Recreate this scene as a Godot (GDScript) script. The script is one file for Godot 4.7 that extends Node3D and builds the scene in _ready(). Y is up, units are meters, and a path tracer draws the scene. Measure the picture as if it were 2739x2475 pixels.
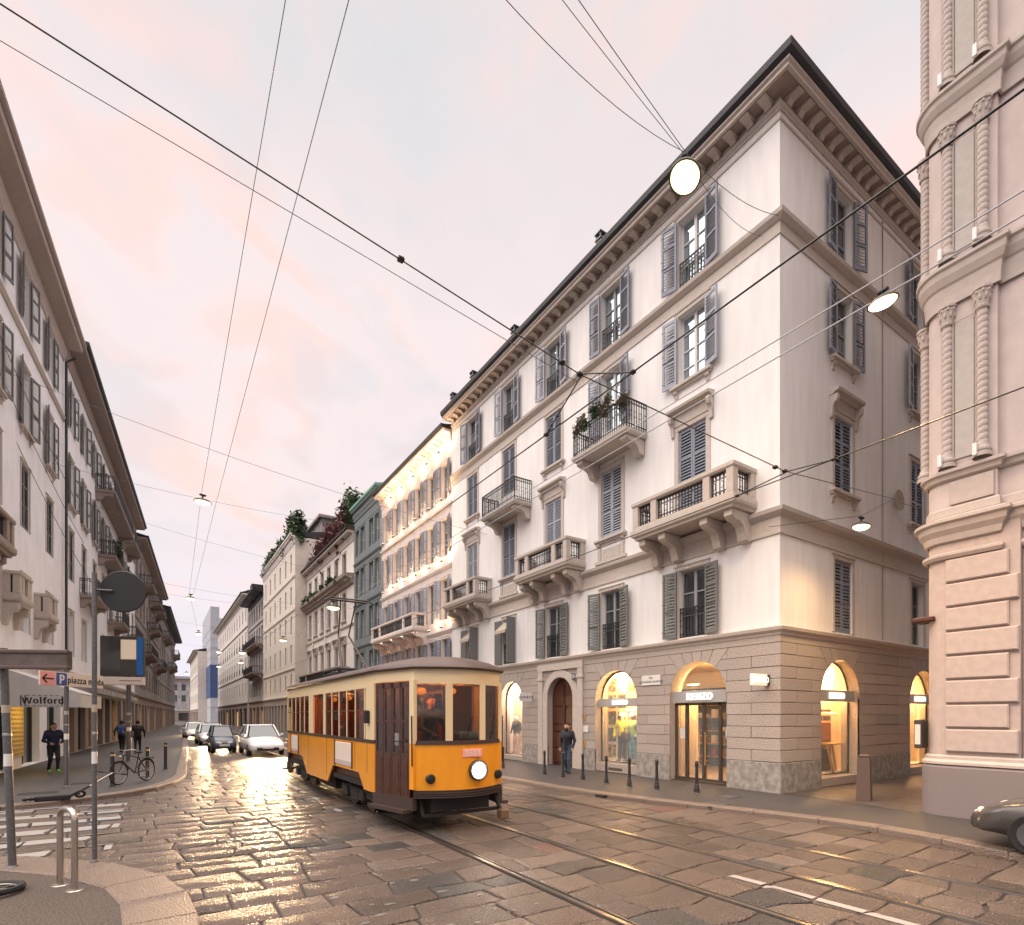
extends Node3D

# ---------------------------------------------------------------- geometry helper
class MB extends RefCounted:
	var v := PackedVector3Array()
	var n := PackedVector3Array()
	var c := PackedColorArray()
	var col := Color(1, 1, 1)
	var tinted := false

	func _push(a: Vector3, b: Vector3, d: Vector3, na: Vector3, nb: Vector3, nd: Vector3) -> void:
		v.append(a); v.append(d); v.append(b)
		n.append(na); n.append(nd); n.append(nb)
		if tinted:
			c.append(col); c.append(col); c.append(col)

	func tri(a: Vector3, b: Vector3, d: Vector3) -> void:
		var m := (b - a).cross(d - a).normalized()
		_push(a, b, d, m, m, m)

	func trin(a: Vector3, b: Vector3, d: Vector3, na: Vector3, nb: Vector3, nd: Vector3) -> void:
		if (b - a).cross(d - a).dot(na + nb + nd) < 0.0:
			_push(a, d, b, na, nd, nb)
		else:
			_push(a, b, d, na, nb, nd)

	func quad(a: Vector3, b: Vector3, d: Vector3, e: Vector3) -> void:
		tri(a, b, d)
		tri(a, d, e)

	func quadn(a: Vector3, b: Vector3, d: Vector3, e: Vector3, na: Vector3, nb: Vector3, nd: Vector3, ne: Vector3) -> void:
		trin(a, b, d, na, nb, nd)
		trin(a, d, e, na, nd, ne)

	func box(x0: float, y0: float, z0: float, x1: float, y1: float, z1: float) -> void:
		var p: Array[Vector3] = [Vector3(x0, y0, z0), Vector3(x1, y0, z0), Vector3(x1, y1, z0), Vector3(x0, y1, z0), Vector3(x0, y0, z1), Vector3(x1, y0, z1), Vector3(x1, y1, z1), Vector3(x0, y1, z1)]
		hexa(p)

	func hexa(p: Array[Vector3]) -> void:
		quad(p[4], p[5], p[6], p[7]); quad(p[1], p[0], p[3], p[2])
		quad(p[5], p[1], p[2], p[6]); quad(p[0], p[4], p[7], p[3])
		quad(p[7], p[6], p[2], p[3]); quad(p[0], p[1], p[5], p[4])

	func bar(a: Vector3, b: Vector3, w: float, h: float, up := Vector3.UP) -> void:
		var f := (b - a).normalized()
		if absf(f.dot(up)) > 0.98:
			up = Vector3(0, 0, 1) if absf(f.z) < 0.9 else Vector3(1, 0, 0)
		var s := f.cross(up).normalized()
		var u := s.cross(f)
		s *= w * 0.5
		u *= h * 0.5
		var p: Array[Vector3] = [a - s - u, a + s - u, a + s + u, a - s + u, b - s - u, b + s - u, b + s + u, b - s + u]
		hexa(p)

	func cbox(x0: float, y0: float, z0: float, x1: float, y1: float, z1: float, b: float) -> void:
		# a box whose edges are chamfered
		var lo := Vector3(x0, y0, z0)
		var hi := Vector3(x1, y1, z1)
		var ctr := (lo + hi) * 0.5
		var hs := (hi - lo) * 0.5
		var pt := func(sx: int, sy: int, sz: int, ax: int) -> Vector3:
			var q := Vector3(sx * hs.x, sy * hs.y, sz * hs.z)
			for k in 3:
				if k != ax:
					q[k] -= signf(q[k]) * b
			return ctr + q
		for ax in 3:
			var u := (ax + 1) % 3
			var w := (ax + 2) % 3
			for s in [-1, 1]:
				var cs: Array[Vector3] = []
				for k: Array in [[-1, -1], [1, -1], [1, 1], [-1, 1]]:
					var sg := [0, 0, 0]
					sg[ax] = s; sg[u] = k[0]; sg[w] = k[1]
					cs.append(pt.call(sg[0], sg[1], sg[2], ax))
				if s > 0:
					quad(cs[0], cs[1], cs[2], cs[3])
				else:
					quad(cs[3], cs[2], cs[1], cs[0])
		for ax in 3:
			var u := (ax + 1) % 3
			var w := (ax + 2) % 3
			for k: Array in [[-1, -1], [1, -1], [1, 1], [-1, 1]]:
				var s0 := [0, 0, 0]
				s0[ax] = -1; s0[u] = k[0]; s0[w] = k[1]
				var s1 := s0.duplicate()
				s1[ax] = 1
				var m := Vector3.ZERO
				m[u] = k[0]; m[w] = k[1]
				m = m.normalized()
				quadn(pt.call(s0[0], s0[1], s0[2], u), pt.call(s1[0], s1[1], s1[2], u), pt.call(s1[0], s1[1], s1[2], w), pt.call(s0[0], s0[1], s0[2], w), m, m, m, m)

	func prism(poly: PackedVector2Array, z0: float, z1: float, bev := 0.0, back := false) -> void:
		if Geometry2D.is_polygon_clockwise(poly):
			poly = poly.duplicate()
			poly.reverse()
		var top := poly
		if bev > 0.0:
			var o := Geometry2D.offset_polygon(poly, -bev, Geometry2D.JOIN_MITER)
			if o.size() == 1 and o[0].size() == poly.size():
				# match the first vertex
				var best := 0
				for i in o[0].size():
					if o[0][i].distance_to(poly[0]) < o[0][best].distance_to(poly[0]):
						best = i
				top = PackedVector2Array()
				var rev := Geometry2D.is_polygon_clockwise(o[0])
				for i in poly.size():
					top.append(o[0][(best - i + poly.size()) % poly.size() if rev else (best + i) % poly.size()])
			else:
				bev = 0.0
		var ix := Geometry2D.triangulate_polygon(top)
		for i in range(0, ix.size(), 3):
			var a := top[ix[i]]
			var b := top[ix[i + 1]]
			var d := top[ix[i + 2]]
			var up := Vector3(0, 0, 1)
			trin(Vector3(a.x, a.y, z1), Vector3(b.x, b.y, z1), Vector3(d.x, d.y, z1), up, up, up)
			if back:
				trin(Vector3(a.x, a.y, z0), Vector3(b.x, b.y, z0), Vector3(d.x, d.y, z0), -up, -up, -up)
		var m := poly.size()
		for i in m:
			var a := poly[i]
			var b := poly[(i + 1) % m]
			if bev > 0.0:
				var ta := top[i]
				var tb := top[(i + 1) % m]
				quad(Vector3(a.x, a.y, z1 - bev), Vector3(b.x, b.y, z1 - bev), Vector3(tb.x, tb.y, z1), Vector3(ta.x, ta.y, z1))
			quad(Vector3(a.x, a.y, z0), Vector3(b.x, b.y, z0), Vector3(b.x, b.y, z1 - bev), Vector3(a.x, a.y, z1 - bev))

	func tube(pts: Array, r: float, seg := 8, r_end := -1.0, closed := false, caps := true) -> void:
		var m := pts.size()
		var rings: Array[PackedVector3Array] = []
		var norms: Array[PackedVector3Array] = []
		var prev := Vector3.ZERO
		for i in m:
			var t: Vector3
			if closed:
				t = (pts[(i + 1) % m] - pts[(i - 1 + m) % m]).normalized()
			else:
				t = (pts[mini(i + 1, m - 1)] - pts[maxi(i - 1, 0)]).normalized()
			if prev == Vector3.ZERO:
				prev = Vector3.UP if absf(t.y) < 0.9 else Vector3.RIGHT
			var s := t.cross(prev).normalized()
			var u := s.cross(t).normalized()
			prev = u
			var rr := r if r_end < 0.0 else lerpf(r, r_end, float(i) / float(m - 1))
			var ring := PackedVector3Array()
			var nn := PackedVector3Array()
			for k in seg:
				var a := TAU * k / seg
				var dir := s * cos(a) + u * sin(a)
				ring.append(pts[i] + dir * rr)
				nn.append(dir)
			rings.append(ring)
			norms.append(nn)
		for i in (m if closed else m - 1):
			var j := (i + 1) % m
			for k in seg:
				var l := (k + 1) % seg
				quadn(rings[i][k], rings[i][l], rings[j][l], rings[j][k], norms[i][k], norms[i][l], norms[j][l], norms[j][k])
		if caps and not closed:
			for e: int in [0, m - 1]:
				var t: Vector3 = (pts[0] - pts[1]).normalized() if e == 0 else (pts[m - 1] - pts[m - 2]).normalized()
				for k in seg:
					trin(pts[e], rings[e][k], rings[e][(k + 1) % seg], t, t, t)

	func lathe(prof: Array, seg: int, at := Vector3.ZERO, basis := Basis.IDENTITY, smooth := true) -> void:
		# prof: Vector2(radius, height), turned round the y axis
		var m := prof.size()
		for i in m - 1:
			var p: Vector2 = prof[i]
			var q: Vector2 = prof[i + 1]
			var t := (q - p)
			var nn := Vector2(t.y, -t.x).normalized()
			for k in seg:
				var a := TAU * k / seg
				var b := TAU * (k + 1) / seg
				var da := Vector3(cos(a), 0, sin(a))
				var db := Vector3(cos(b), 0, sin(b))
				var na := basis * (da * nn.x + Vector3.UP * nn.y)
				var nb := basis * (db * nn.x + Vector3.UP * nn.y)
				if not smooth:
					na = (na + nb).normalized()
					nb = na
				var p0 := at + basis * (da * p.x + Vector3.UP * p.y)
				var p1 := at + basis * (db * p.x + Vector3.UP * p.y)
				var q0 := at + basis * (da * q.x + Vector3.UP * q.y)
				var q1 := at + basis * (db * q.x + Vector3.UP * q.y)
				if p.x > 0.0001:
					trin(p0, p1, q0, na, nb, na)
				if q.x > 0.0001:
					trin(p1, q1, q0, nb, nb, na)

	func ball(at: Vector3, r: Vector3, seg := 10, rings := 6) -> void:
		var grid: Array[PackedVector3Array] = []
		for i in rings + 1:
			var a := PI * i / rings
			var row := PackedVector3Array()
			for k in seg + 1:
				var b := TAU * k / seg
				row.append(Vector3(sin(a) * cos(b), cos(a), sin(a) * sin(b)))
			grid.append(row)
		for i in rings:
			for k in seg:
				var q := [grid[i][k], grid[i][k + 1], grid[i + 1][k + 1], grid[i + 1][k]]
				var w: Array[Vector3] = []
				var m: Array[Vector3] = []
				for e: Vector3 in q:
					w.append(at + e * r)
					m.append((e / r).normalized())
				if i > 0:
					trin(w[0], w[1], w[2], m[0], m[1], m[2])
				if i < rings - 1:
					trin(w[0], w[2], w[3], m[0], m[2], m[3])

	func sweep(path: PackedVector2Array, prof: Array, ends := true) -> void:
		# path in (x, z), outward is to its left seen from above with z down the page; prof: Vector2(out, height)
		var m := path.size()
		var nr: Array[Vector2] = []
		for i in m:
			var n1 := Vector2.ZERO
			var n2 := Vector2.ZERO
			if i > 0:
				var t := (path[i] - path[i - 1]).normalized()
				n1 = Vector2(-t.y, t.x)
			if i < m - 1:
				var t := (path[i + 1] - path[i]).normalized()
				n2 = Vector2(-t.y, t.x)
			if i == 0: n1 = n2
			if i == m - 1: n2 = n1
			nr.append((n1 + n2) / (1.0 + n1.dot(n2)))
		for i in m - 1:
			for k in prof.size() - 1:
				var a: Vector2 = prof[k]
				var b: Vector2 = prof[k + 1]
				var p := path[i] + nr[i] * a.x
				var q := path[i + 1] + nr[i + 1] * a.x
				var r := path[i + 1] + nr[i + 1] * b.x
				var s := path[i] + nr[i] * b.x
				quad(Vector3(p.x, a.y, p.y), Vector3(s.x, b.y, s.y), Vector3(r.x, b.y, r.y), Vector3(q.x, a.y, q.y))
		if ends:
			var pp := PackedVector2Array()
			for a: Vector2 in prof:
				pp.append(a)
			var ix := Geometry2D.triangulate_polygon(pp)
			for e: int in [0, m - 1]:
				for i in range(0, ix.size(), 3):
					var w: Array[Vector3] = []
					for k in 3:
						var a := pp[ix[i + k]]
						var p := path[e] + nr[e] * a.x
						w.append(Vector3(p.x, a.y, p.y))
					tri(w[0], w[1], w[2])

	func wall(x0: float, x1: float, y0: float, y1: float, holes: Array, depth: float) -> void:
		var xs := [x0, x1]
		var ys := [y0, y1]
		for h: Array in holes:
			xs.append_array([h[0], h[1]])
			ys.append_array([h[2], h[3]])
		xs.sort()
		ys.sort()
		for j in ys.size() - 1:
			if ys[j + 1] - ys[j] < 0.0005: continue
			var run := x0
			var open := false
			for i in xs.size() - 1:
				if xs[i + 1] - xs[i] < 0.0005: continue
				var cx: float = (xs[i] + xs[i + 1]) * 0.5
				var cy: float = (ys[j] + ys[j + 1]) * 0.5
				var inside := false
				for h: Array in holes:
					if cx > h[0] and cx < h[1] and cy > h[2] and cy < h[3]:
						inside = true
						break
				if inside:
					if open:
						quad(Vector3(run, ys[j], 0), Vector3(xs[i], ys[j], 0), Vector3(xs[i], ys[j + 1], 0), Vector3(run, ys[j + 1], 0))
					open = false
				elif not open:
					open = true
					run = xs[i]
			if open:
				quad(Vector3(run, ys[j], 0), Vector3(x1, ys[j], 0), Vector3(x1, ys[j + 1], 0), Vector3(run, ys[j + 1], 0))
		for h: Array in holes:
			var d := -depth
			quad(Vector3(h[0], h[2], d), Vector3(h[0], h[2], 0), Vector3(h[0], h[3], 0), Vector3(h[0], h[3], d))
			quad(Vector3(h[1], h[2], 0), Vector3(h[1], h[2], d), Vector3(h[1], h[3], d), Vector3(h[1], h[3], 0))
			quad(Vector3(h[0], h[2], d), Vector3(h[1], h[2], d), Vector3(h[1], h[2], 0), Vector3(h[0], h[2], 0))
			quad(Vector3(h[0], h[3], 0), Vector3(h[1], h[3], 0), Vector3(h[1], h[3], d), Vector3(h[0], h[3], d))

	func smooth(limit := 0.6) -> void:
		# average the normals of faces that meet at a point, unless they meet at a sharp edge
		var at := {}
		for i in v.size():
			var k := Vector3i((v[i] * 2000.0).round())
			if not at.has(k): at[k] = PackedInt32Array()
			at[k].append(i)
		var o := n.duplicate()
		for k: Vector3i in at:
			for i: int in at[k]:
				var s := Vector3.ZERO
				for j: int in at[k]:
					if n[i].dot(n[j]) > limit: s += n[j]
				o[i] = s.normalized()
		n = o

	func move(t: Transform3D, from := 0) -> void:
		for i in range(from, v.size()):
			v[i] = t * v[i]
			n[i] = (t.basis * n[i]).normalized()

	func mesh(mat: Material) -> ArrayMesh:
		var arr := []
		arr.resize(Mesh.ARRAY_MAX)
		arr[Mesh.ARRAY_VERTEX] = v
		arr[Mesh.ARRAY_NORMAL] = n
		if tinted:
			arr[Mesh.ARRAY_COLOR] = c
		var m := ArrayMesh.new()
		m.add_surface_from_arrays(Mesh.PRIMITIVE_TRIANGLES, arr)
		m.surface_set_material(0, mat)
		return m

# ---------------------------------------------------------------- naming helpers
var rng := RandomNumberGenerator.new()
var M := {}
var taken := {}
var cache := {}
const NOWHERE := Transform3D.IDENTITY

func numbered(parent: Node, called: String) -> String:
	var key := str(parent.get_instance_id()) + called
	var k: int = taken.get(key, 0)
	taken[key] = k + 1
	return called if k == 0 else "%s_%03d" % [called, k]

func tag(o: Node, label: String, category: String, group := "") -> Node:
	o.set_meta("label", label)
	o.set_meta("category", category)
	if group != "":
		o.set_meta("group", group)
	return o

func thing(called: String, label: String, category: String, at := Vector3.ZERO, turn := 0.0, group := "") -> Node3D:
	var o := Node3D.new()
	o.name = numbered(self, called)
	add_child(o, true)
	o.position = at
	o.rotation.y = turn
	tag(o, label, category, group)
	return o

func struct(called: String, mesh: Mesh, parent: Node = self) -> MeshInstance3D:
	var o := MeshInstance3D.new()
	o.mesh = mesh
	o.name = numbered(parent, called)
	parent.add_child(o, true)
	if parent == self:
		o.set_meta("kind", "structure")
	return o

func part(called: String, mesh: Mesh, parent: Node, t := NOWHERE, label := "") -> MeshInstance3D:
	var o := MeshInstance3D.new()
	o.mesh = mesh
	o.name = numbered(parent, called)
	parent.add_child(o, true)
	o.transform = t
	if label != "":
		o.set_meta("label", label)
	return o

func copy_thing(o: Node3D, called: String, label: String, at: Vector3, turn: float, group := "") -> Node3D:
	var r: Node3D = o.duplicate()
	r.name = numbered(self, called)
	add_child(r, true)
	r.position = at
	r.rotation.y = turn
	r.set_meta("label", label)
	if group != "":
		r.set_meta("group", group)
	return r

func at3(x: float, y: float, z: float) -> Transform3D:
	return Transform3D(Basis.IDENTITY, Vector3(x, y, z))

func V2(a: Array) -> PackedVector2Array:
	var p := PackedVector2Array()
	for i in range(0, a.size(), 2):
		p.append(Vector2(a[i], a[i + 1]))
	return p

# ---------------------------------------------------------------- materials
func noise_tex(freq: float, octaves: int, lo: float, hi: float, seed_: int, type := FastNoiseLite.TYPE_SIMPLEX_SMOOTH, size := 512) -> NoiseTexture2D:
	var nz := FastNoiseLite.new()
	nz.seed = seed_
	nz.noise_type = type
	nz.frequency = freq
	nz.fractal_octaves = octaves
	var t := NoiseTexture2D.new()
	t.width = size
	t.height = size
	t.seamless = true
	t.noise = nz
	var g := Gradient.new()
	g.set_color(0, Color(lo, lo, lo))
	g.set_color(1, Color(hi, hi, hi))
	t.color_ramp = g
	return t

var T := {}

func mat(name_: String, lin: Color, rough: float, tex := "", scale := Vector3.ONE, bump := "", bump_cm := 0.0, metal := 0.0, spec := 0.5) -> StandardMaterial3D:
	var m := StandardMaterial3D.new()
	m.resource_name = name_
	m.albedo_color = Color(lin.r, lin.g, lin.b).linear_to_srgb()
	m.roughness = rough
	m.metallic = metal
	m.metallic_specular = spec
	if tex != "" or bump != "":
		m.uv1_triplanar = true
		m.uv1_world_triplanar = true
		m.uv1_scale = scale
	if tex != "":
		m.albedo_texture = T[tex]
	if bump != "":
		m.heightmap_enabled = true
		m.heightmap_texture = T[bump]
		m.heightmap_scale = bump_cm
	M[name_] = m
	return m

func glow(name_: String, col: Color, energy: float) -> StandardMaterial3D:
	var m := StandardMaterial3D.new()
	m.resource_name = name_
	m.albedo_color = Color(0.8, 0.8, 0.8)
	m.emission_enabled = true
	m.emission = col
	m.emission_energy_multiplier = energy
	M[name_] = m
	return m

func make_materials() -> void:
	T.fine = noise_tex(0.09, 3, 0.72, 1.0, 3)
	T.grain = noise_tex(0.22, 2, 0.55, 1.0, 4)
	T.stain = noise_tex(0.012, 5, 0.70, 1.0, 5)
	T.stain2 = noise_tex(0.02, 5, 0.93, 1.0, 6)
	T.pit = noise_tex(0.075, 5, 0.50, 1.0, 26)
	T.streak = noise_tex(0.016, 5, 0.94, 1.0, 16)
	T.relief = noise_tex(0.05, 4, 0.0, 1.0, 7)
	T.wood = noise_tex(0.03, 4, 0.6, 1.0, 8)
	mat("plaster", Color(0.815, 0.79, 0.775), 0.9, "streak", Vector3(0.30, 0.045, 0.30))
	mat("plaster_left", Color(0.88, 0.88, 0.92), 0.9, "streak", Vector3(0.16, 0.07, 0.16))
	mat("plaster_grey", Color(0.56, 0.54, 0.55), 0.9, "stain", Vector3(0.12, 0.07, 0.12))
	mat("plaster_dark", Color(0.40, 0.37, 0.37), 0.9, "stain", Vector3(0.12, 0.07, 0.12))
	mat("plaster_rose", Color(0.80, 0.70, 0.655), 0.9, "stain2", Vector3(0.15, 0.09, 0.15))
	mat("plaster_cream", Color(0.74, 0.68, 0.64), 0.9, "stain2", Vector3(0.12, 0.07, 0.12))
	mat("plaster_beige", Color(0.70, 0.63, 0.56), 0.9, "stain2", Vector3(0.12, 0.07, 0.12))
	mat("plaster_green", Color(0.17, 0.20, 0.21), 0.9, "stain2", Vector3(0.2, 0.12, 0.2))
	mat("plaster_pink", Color(0.575, 0.485, 0.455), 0.88, "stain2", Vector3(0.3, 0.2, 0.3))
	mat("pink_trim", Color(0.50, 0.425, 0.385), 0.85, "stain2", Vector3(0.4, 0.4, 0.4))
	mat("pink_block", Color(0.49, 0.40, 0.365), 0.85, "stain2", Vector3(0.5, 0.5, 0.5))
	mat("pink_panel", Color(0.48, 0.435, 0.40), 0.85, "stain2", Vector3(0.4, 0.4, 0.4))
	mat("bollard_stone", Color(0.20, 0.13, 0.105), 0.6, "grain", Vector3(1.5, 1.5, 1.5), "relief", 0.3)
	mat("plinth", Color(0.37, 0.315, 0.32), 0.75, "grain", Vector3(1.3, 1.3, 1.3))
	mat("stone_trim", Color(0.54, 0.475, 0.425), 0.85, "stain2", Vector3(0.5, 0.4, 0.5))
	for k in 3:
		mat("stone_block%d" % k, [Color(0.53, 0.455, 0.405), Color(0.56, 0.485, 0.43), Color(0.50, 0.43, 0.385)][k], 0.82, "fine", Vector3(0.45, 0.45, 0.45))
	mat("granite", Color(0.40, 0.37, 0.34), 0.7, "stain", Vector3(0.7, 0.7, 0.7))
	mat("wall_joint", Color(0.25, 0.21, 0.18), 0.95)
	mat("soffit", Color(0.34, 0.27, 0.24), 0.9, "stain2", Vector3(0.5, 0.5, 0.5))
	mat("shutter_blue", Color(0.285, 0.31, 0.385), 0.55, "fine", Vector3(0.4, 0.4, 0.4))
	mat("shutter_faded", Color(0.335, 0.355, 0.41), 0.6, "streak", Vector3(0.8, 0.3, 0.8))
	mat("shutter_grey", Color(0.20, 0.21, 0.205), 0.6, "fine", Vector3(0.4, 0.4, 0.4))
	mat("frame_grey", Color(0.30, 0.31, 0.32), 0.5)
	mat("frame_white", Color(0.62, 0.61, 0.60), 0.5)
	mat("frame_dark", Color(0.05, 0.045, 0.04), 0.45)
	mat("iron", Color(0.022, 0.022, 0.026), 0.5)
	mat("iron_grey", Color(0.10, 0.10, 0.11), 0.45, "", Vector3.ONE, "", 0.0, 0.4)
	mat("roof_dark", Color(0.028, 0.028, 0.034), 0.6, "fine", Vector3(0.5, 0.5, 0.5))
	mat("roof_red", Color(0.16, 0.07, 0.06), 0.8, "fine", Vector3(0.5, 0.5, 0.5))
	mat("copper_green", Color(0.20, 0.42, 0.34), 0.7)
	mat("pane_sky", Color(0.36, 0.42, 0.46), 0.07, "", Vector3.ONE, "", 0.0, 0.75)
	mat("pane_dark", Color(0.035, 0.04, 0.045), 0.06, "", Vector3.ONE, "", 0.0, 0.0, 0.7)
	mat("pane_mid", Color(0.14, 0.155, 0.17), 0.08, "", Vector3.ONE, "", 0.0, 0.5)
	mat("curtain", Color(0.66, 0.64, 0.60), 0.9)
	mat("wood_door", Color(0.115, 0.034, 0.018), 0.42, "wood", Vector3(1.5, 0.3, 1.5))
	mat("awning_white", Color(0.56, 0.54, 0.52), 0.9, "streak", Vector3(0.4, 0.2, 0.4))
	mat("fender_wood", Color(0.26, 0.15, 0.07), 0.7, "wood", Vector3(2, 2, 2))
	mat("canvas", Color(0.42, 0.36, 0.29), 0.9)
	mat("asphalt", Color(0.095, 0.085, 0.084), 0.62, "pit", Vector3(1.1, 1.1, 1.1), "relief", 0.35)
	mat("alley_asphalt", Color(0.11, 0.085, 0.07), 0.55, "stain", Vector3(0.4, 0.4, 0.4), "relief", 0.3)
	mat("mortar", Color(0.065, 0.053, 0.045), 0.7, "grain", Vector3(1.2, 1.2, 1.2))
	mat("kerb", Color(0.40, 0.295, 0.235), 0.42, "pit", Vector3(1.3, 1.3, 1.3), "relief", 3.0)
	var st := mat("paving", Color(1, 1, 1), 0.41, "pit", Vector3(1.1, 1.1, 1.1), "relief", 4.2)
	st.vertex_color_use_as_albedo = true
	mat("paint", Color(0.43, 0.40, 0.38), 0.5, "fine", Vector3(2, 2, 2))
	mat("rail_steel", Color(0.50, 0.46, 0.42), 0.28, "fine", Vector3(1, 1, 1), "", 0.0, 0.95)
	mat("rail_groove", Color(0.02, 0.018, 0.016), 0.8)
	mat("tram_yellow", Color(0.86, 0.33, 0.010), 0.22, "streak", Vector3(0.6, 0.2, 0.6))
	M.tram_yellow.clearcoat_enabled = true
	M.tram_yellow.clearcoat = 0.6
	M.tram_yellow.clearcoat_roughness = 0.12
	mat("tram_cream", Color(0.70, 0.56, 0.34), 0.4)
	mat("tram_roof", Color(0.10, 0.060, 0.048), 0.55, "stain", Vector3(0.3, 0.3, 0.3))
	mat("tram_wood", Color(0.11, 0.045, 0.028), 0.3, "wood", Vector3(1.2, 0.3, 1.2))
	mat("tram_brown", Color(0.055, 0.034, 0.028), 0.45)
	mat("tram_black", Color(0.012, 0.011, 0.011), 0.5)
	mat("tram_under", Color(0.02, 0.016, 0.014), 0.8)
	mat("tram_red", Color(0.26, 0.02, 0.018), 0.6)
	mat("steel", Color(0.46, 0.42, 0.38), 0.28, "", Vector3.ONE, "", 0.0, 0.9)
	mat("pole_grey", Color(0.16, 0.16, 0.165), 0.45, "fine", Vector3(0.5, 0.5, 0.5), "", 0.0, 0.3)
	mat("rubber", Color(0.012, 0.012, 0.013), 0.75)
	mat("white_paint", Color(0.72, 0.71, 0.70), 0.5)
	mat("car_white", Color(0.72, 0.72, 0.73), 0.2)
	mat("car_dark", Color(0.055, 0.052, 0.05), 0.2)
	mat("car_blue", Color(0.06, 0.08, 0.11), 0.22)
	mat("car_silver", Color(0.42, 0.42, 0.43), 0.22)
	mat("car_glass", Color(0.03, 0.04, 0.05), 0.04, "", Vector3.ONE, "", 0.0, 0.0, 0.8)
	mat("band_grey", Color(0.36, 0.35, 0.345), 0.4)
	mat("shop_wall", Color(0.80, 0.66, 0.46), 0.85)
	mat("shop_white", Color(0.84, 0.78, 0.72), 0.85)
	mat("shop_floor", Color(0.45, 0.36, 0.26), 0.5)
	mat("shop_dark", Color(0.05, 0.04, 0.03), 0.6)
	mat("shelf_wood", Color(0.42, 0.24, 0.08), 0.5)
	mat("mannequin", Color(0.80, 0.77, 0.72), 0.45)
	mat("brass", Color(0.62, 0.42, 0.18), 0.35, "", Vector3.ONE, "", 0.0, 0.9)
	mat("sign_brown", Color(0.155, 0.115, 0.10), 0.5, "stain", Vector3(0.8, 0.8, 0.8))
	mat("sign_brown_dark", Color(0.09, 0.06, 0.05), 0.5)
	mat("sign_pink", Color(0.85, 0.36, 0.32), 0.5)
	mat("sign_cream", Color(0.70, 0.60, 0.52), 0.5)
	mat("sign_blue", Color(0.03, 0.06, 0.30), 0.45)
	mat("screen_blue", Color(0.01, 0.12, 0.42), 0.4)
	mat("text_black", Color(0.012, 0.011, 0.011), 0.6)
	mat("marble", Color(0.68, 0.66, 0.63), 0.45)
	mat("leaf_green", Color(0.045, 0.085, 0.035), 0.7)
	mat("leaf_red", Color(0.13, 0.035, 0.045), 0.75)
	mat("leaf_dry", Color(0.13, 0.10, 0.075), 0.8)
	mat("scaffold", Color(0.46, 0.47, 0.52), 0.8, "stain2", Vector3(0.05, 0.05, 0.05))
	mat("banner_blue", Color(0.045, 0.085, 0.21), 0.7, "stain2", Vector3(0.1, 0.1, 0.1))
	mat("lace_gold", Color(0.60, 0.45, 0.14), 0.7)
	mat("concrete", Color(0.15, 0.108, 0.085), 0.7, "pit", Vector3(0.8, 0.8, 0.8), "relief", 2.0)
	for k: String in ["leaf_green", "leaf_red", "leaf_dry"]:
		M[k].backlight_enabled = true
		M[k].backlight = Color(0.15, 0.15, 0.1)
	var gl := StandardMaterial3D.new()
	gl.albedo_color = Color(0.85, 0.88, 0.88, 0.10)
	gl.transparency = BaseMaterial3D.TRANSPARENCY_ALPHA
	gl.roughness = 0.03
	M.glass = gl
	var gt := StandardMaterial3D.new()
	gt.albedo_color = Color(0.09, 0.08, 0.075, 0.44)
	gt.transparency = BaseMaterial3D.TRANSPARENCY_ALPHA
	gt.roughness = 0.03
	M.tram_glass = gt
	var body := StandardMaterial3D.new()
	body.vertex_color_use_as_albedo = true
	body.roughness = 0.8
	M.body = body
	glow("lamp_hot", Color(1.0, 0.86, 0.62), 12.0)
	glow("lamp_rim", Color(1.0, 0.86, 0.62), 0.9)
	glow("lamp_warm", Color(1.0, 0.83, 0.60), 5.0)
	glow("lamp_far", Color(1.0, 0.90, 0.74), 5.0)
	glow("lamp_spot", Color(1.0, 0.82, 0.58), 6.0)
	glow("headlight", Color(1.0, 0.95, 0.88), 2.5)
	glow("letter_light", Color(1.0, 0.95, 0.86), 0.28)
	glow("ceiling_light", Color(1.0, 0.84, 0.60), 1.5)
	glow("tram_lamp", Color(1.0, 0.52, 0.14), 0.55)
	glow("screen_light", Color(0.55, 0.42, 0.20), 0.22)
	glow("sign_light", Color(0.92, 0.84, 0.66), 0.16)
	glow("shop_glow", Color(1.0, 0.78, 0.45), 0.26)

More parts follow.
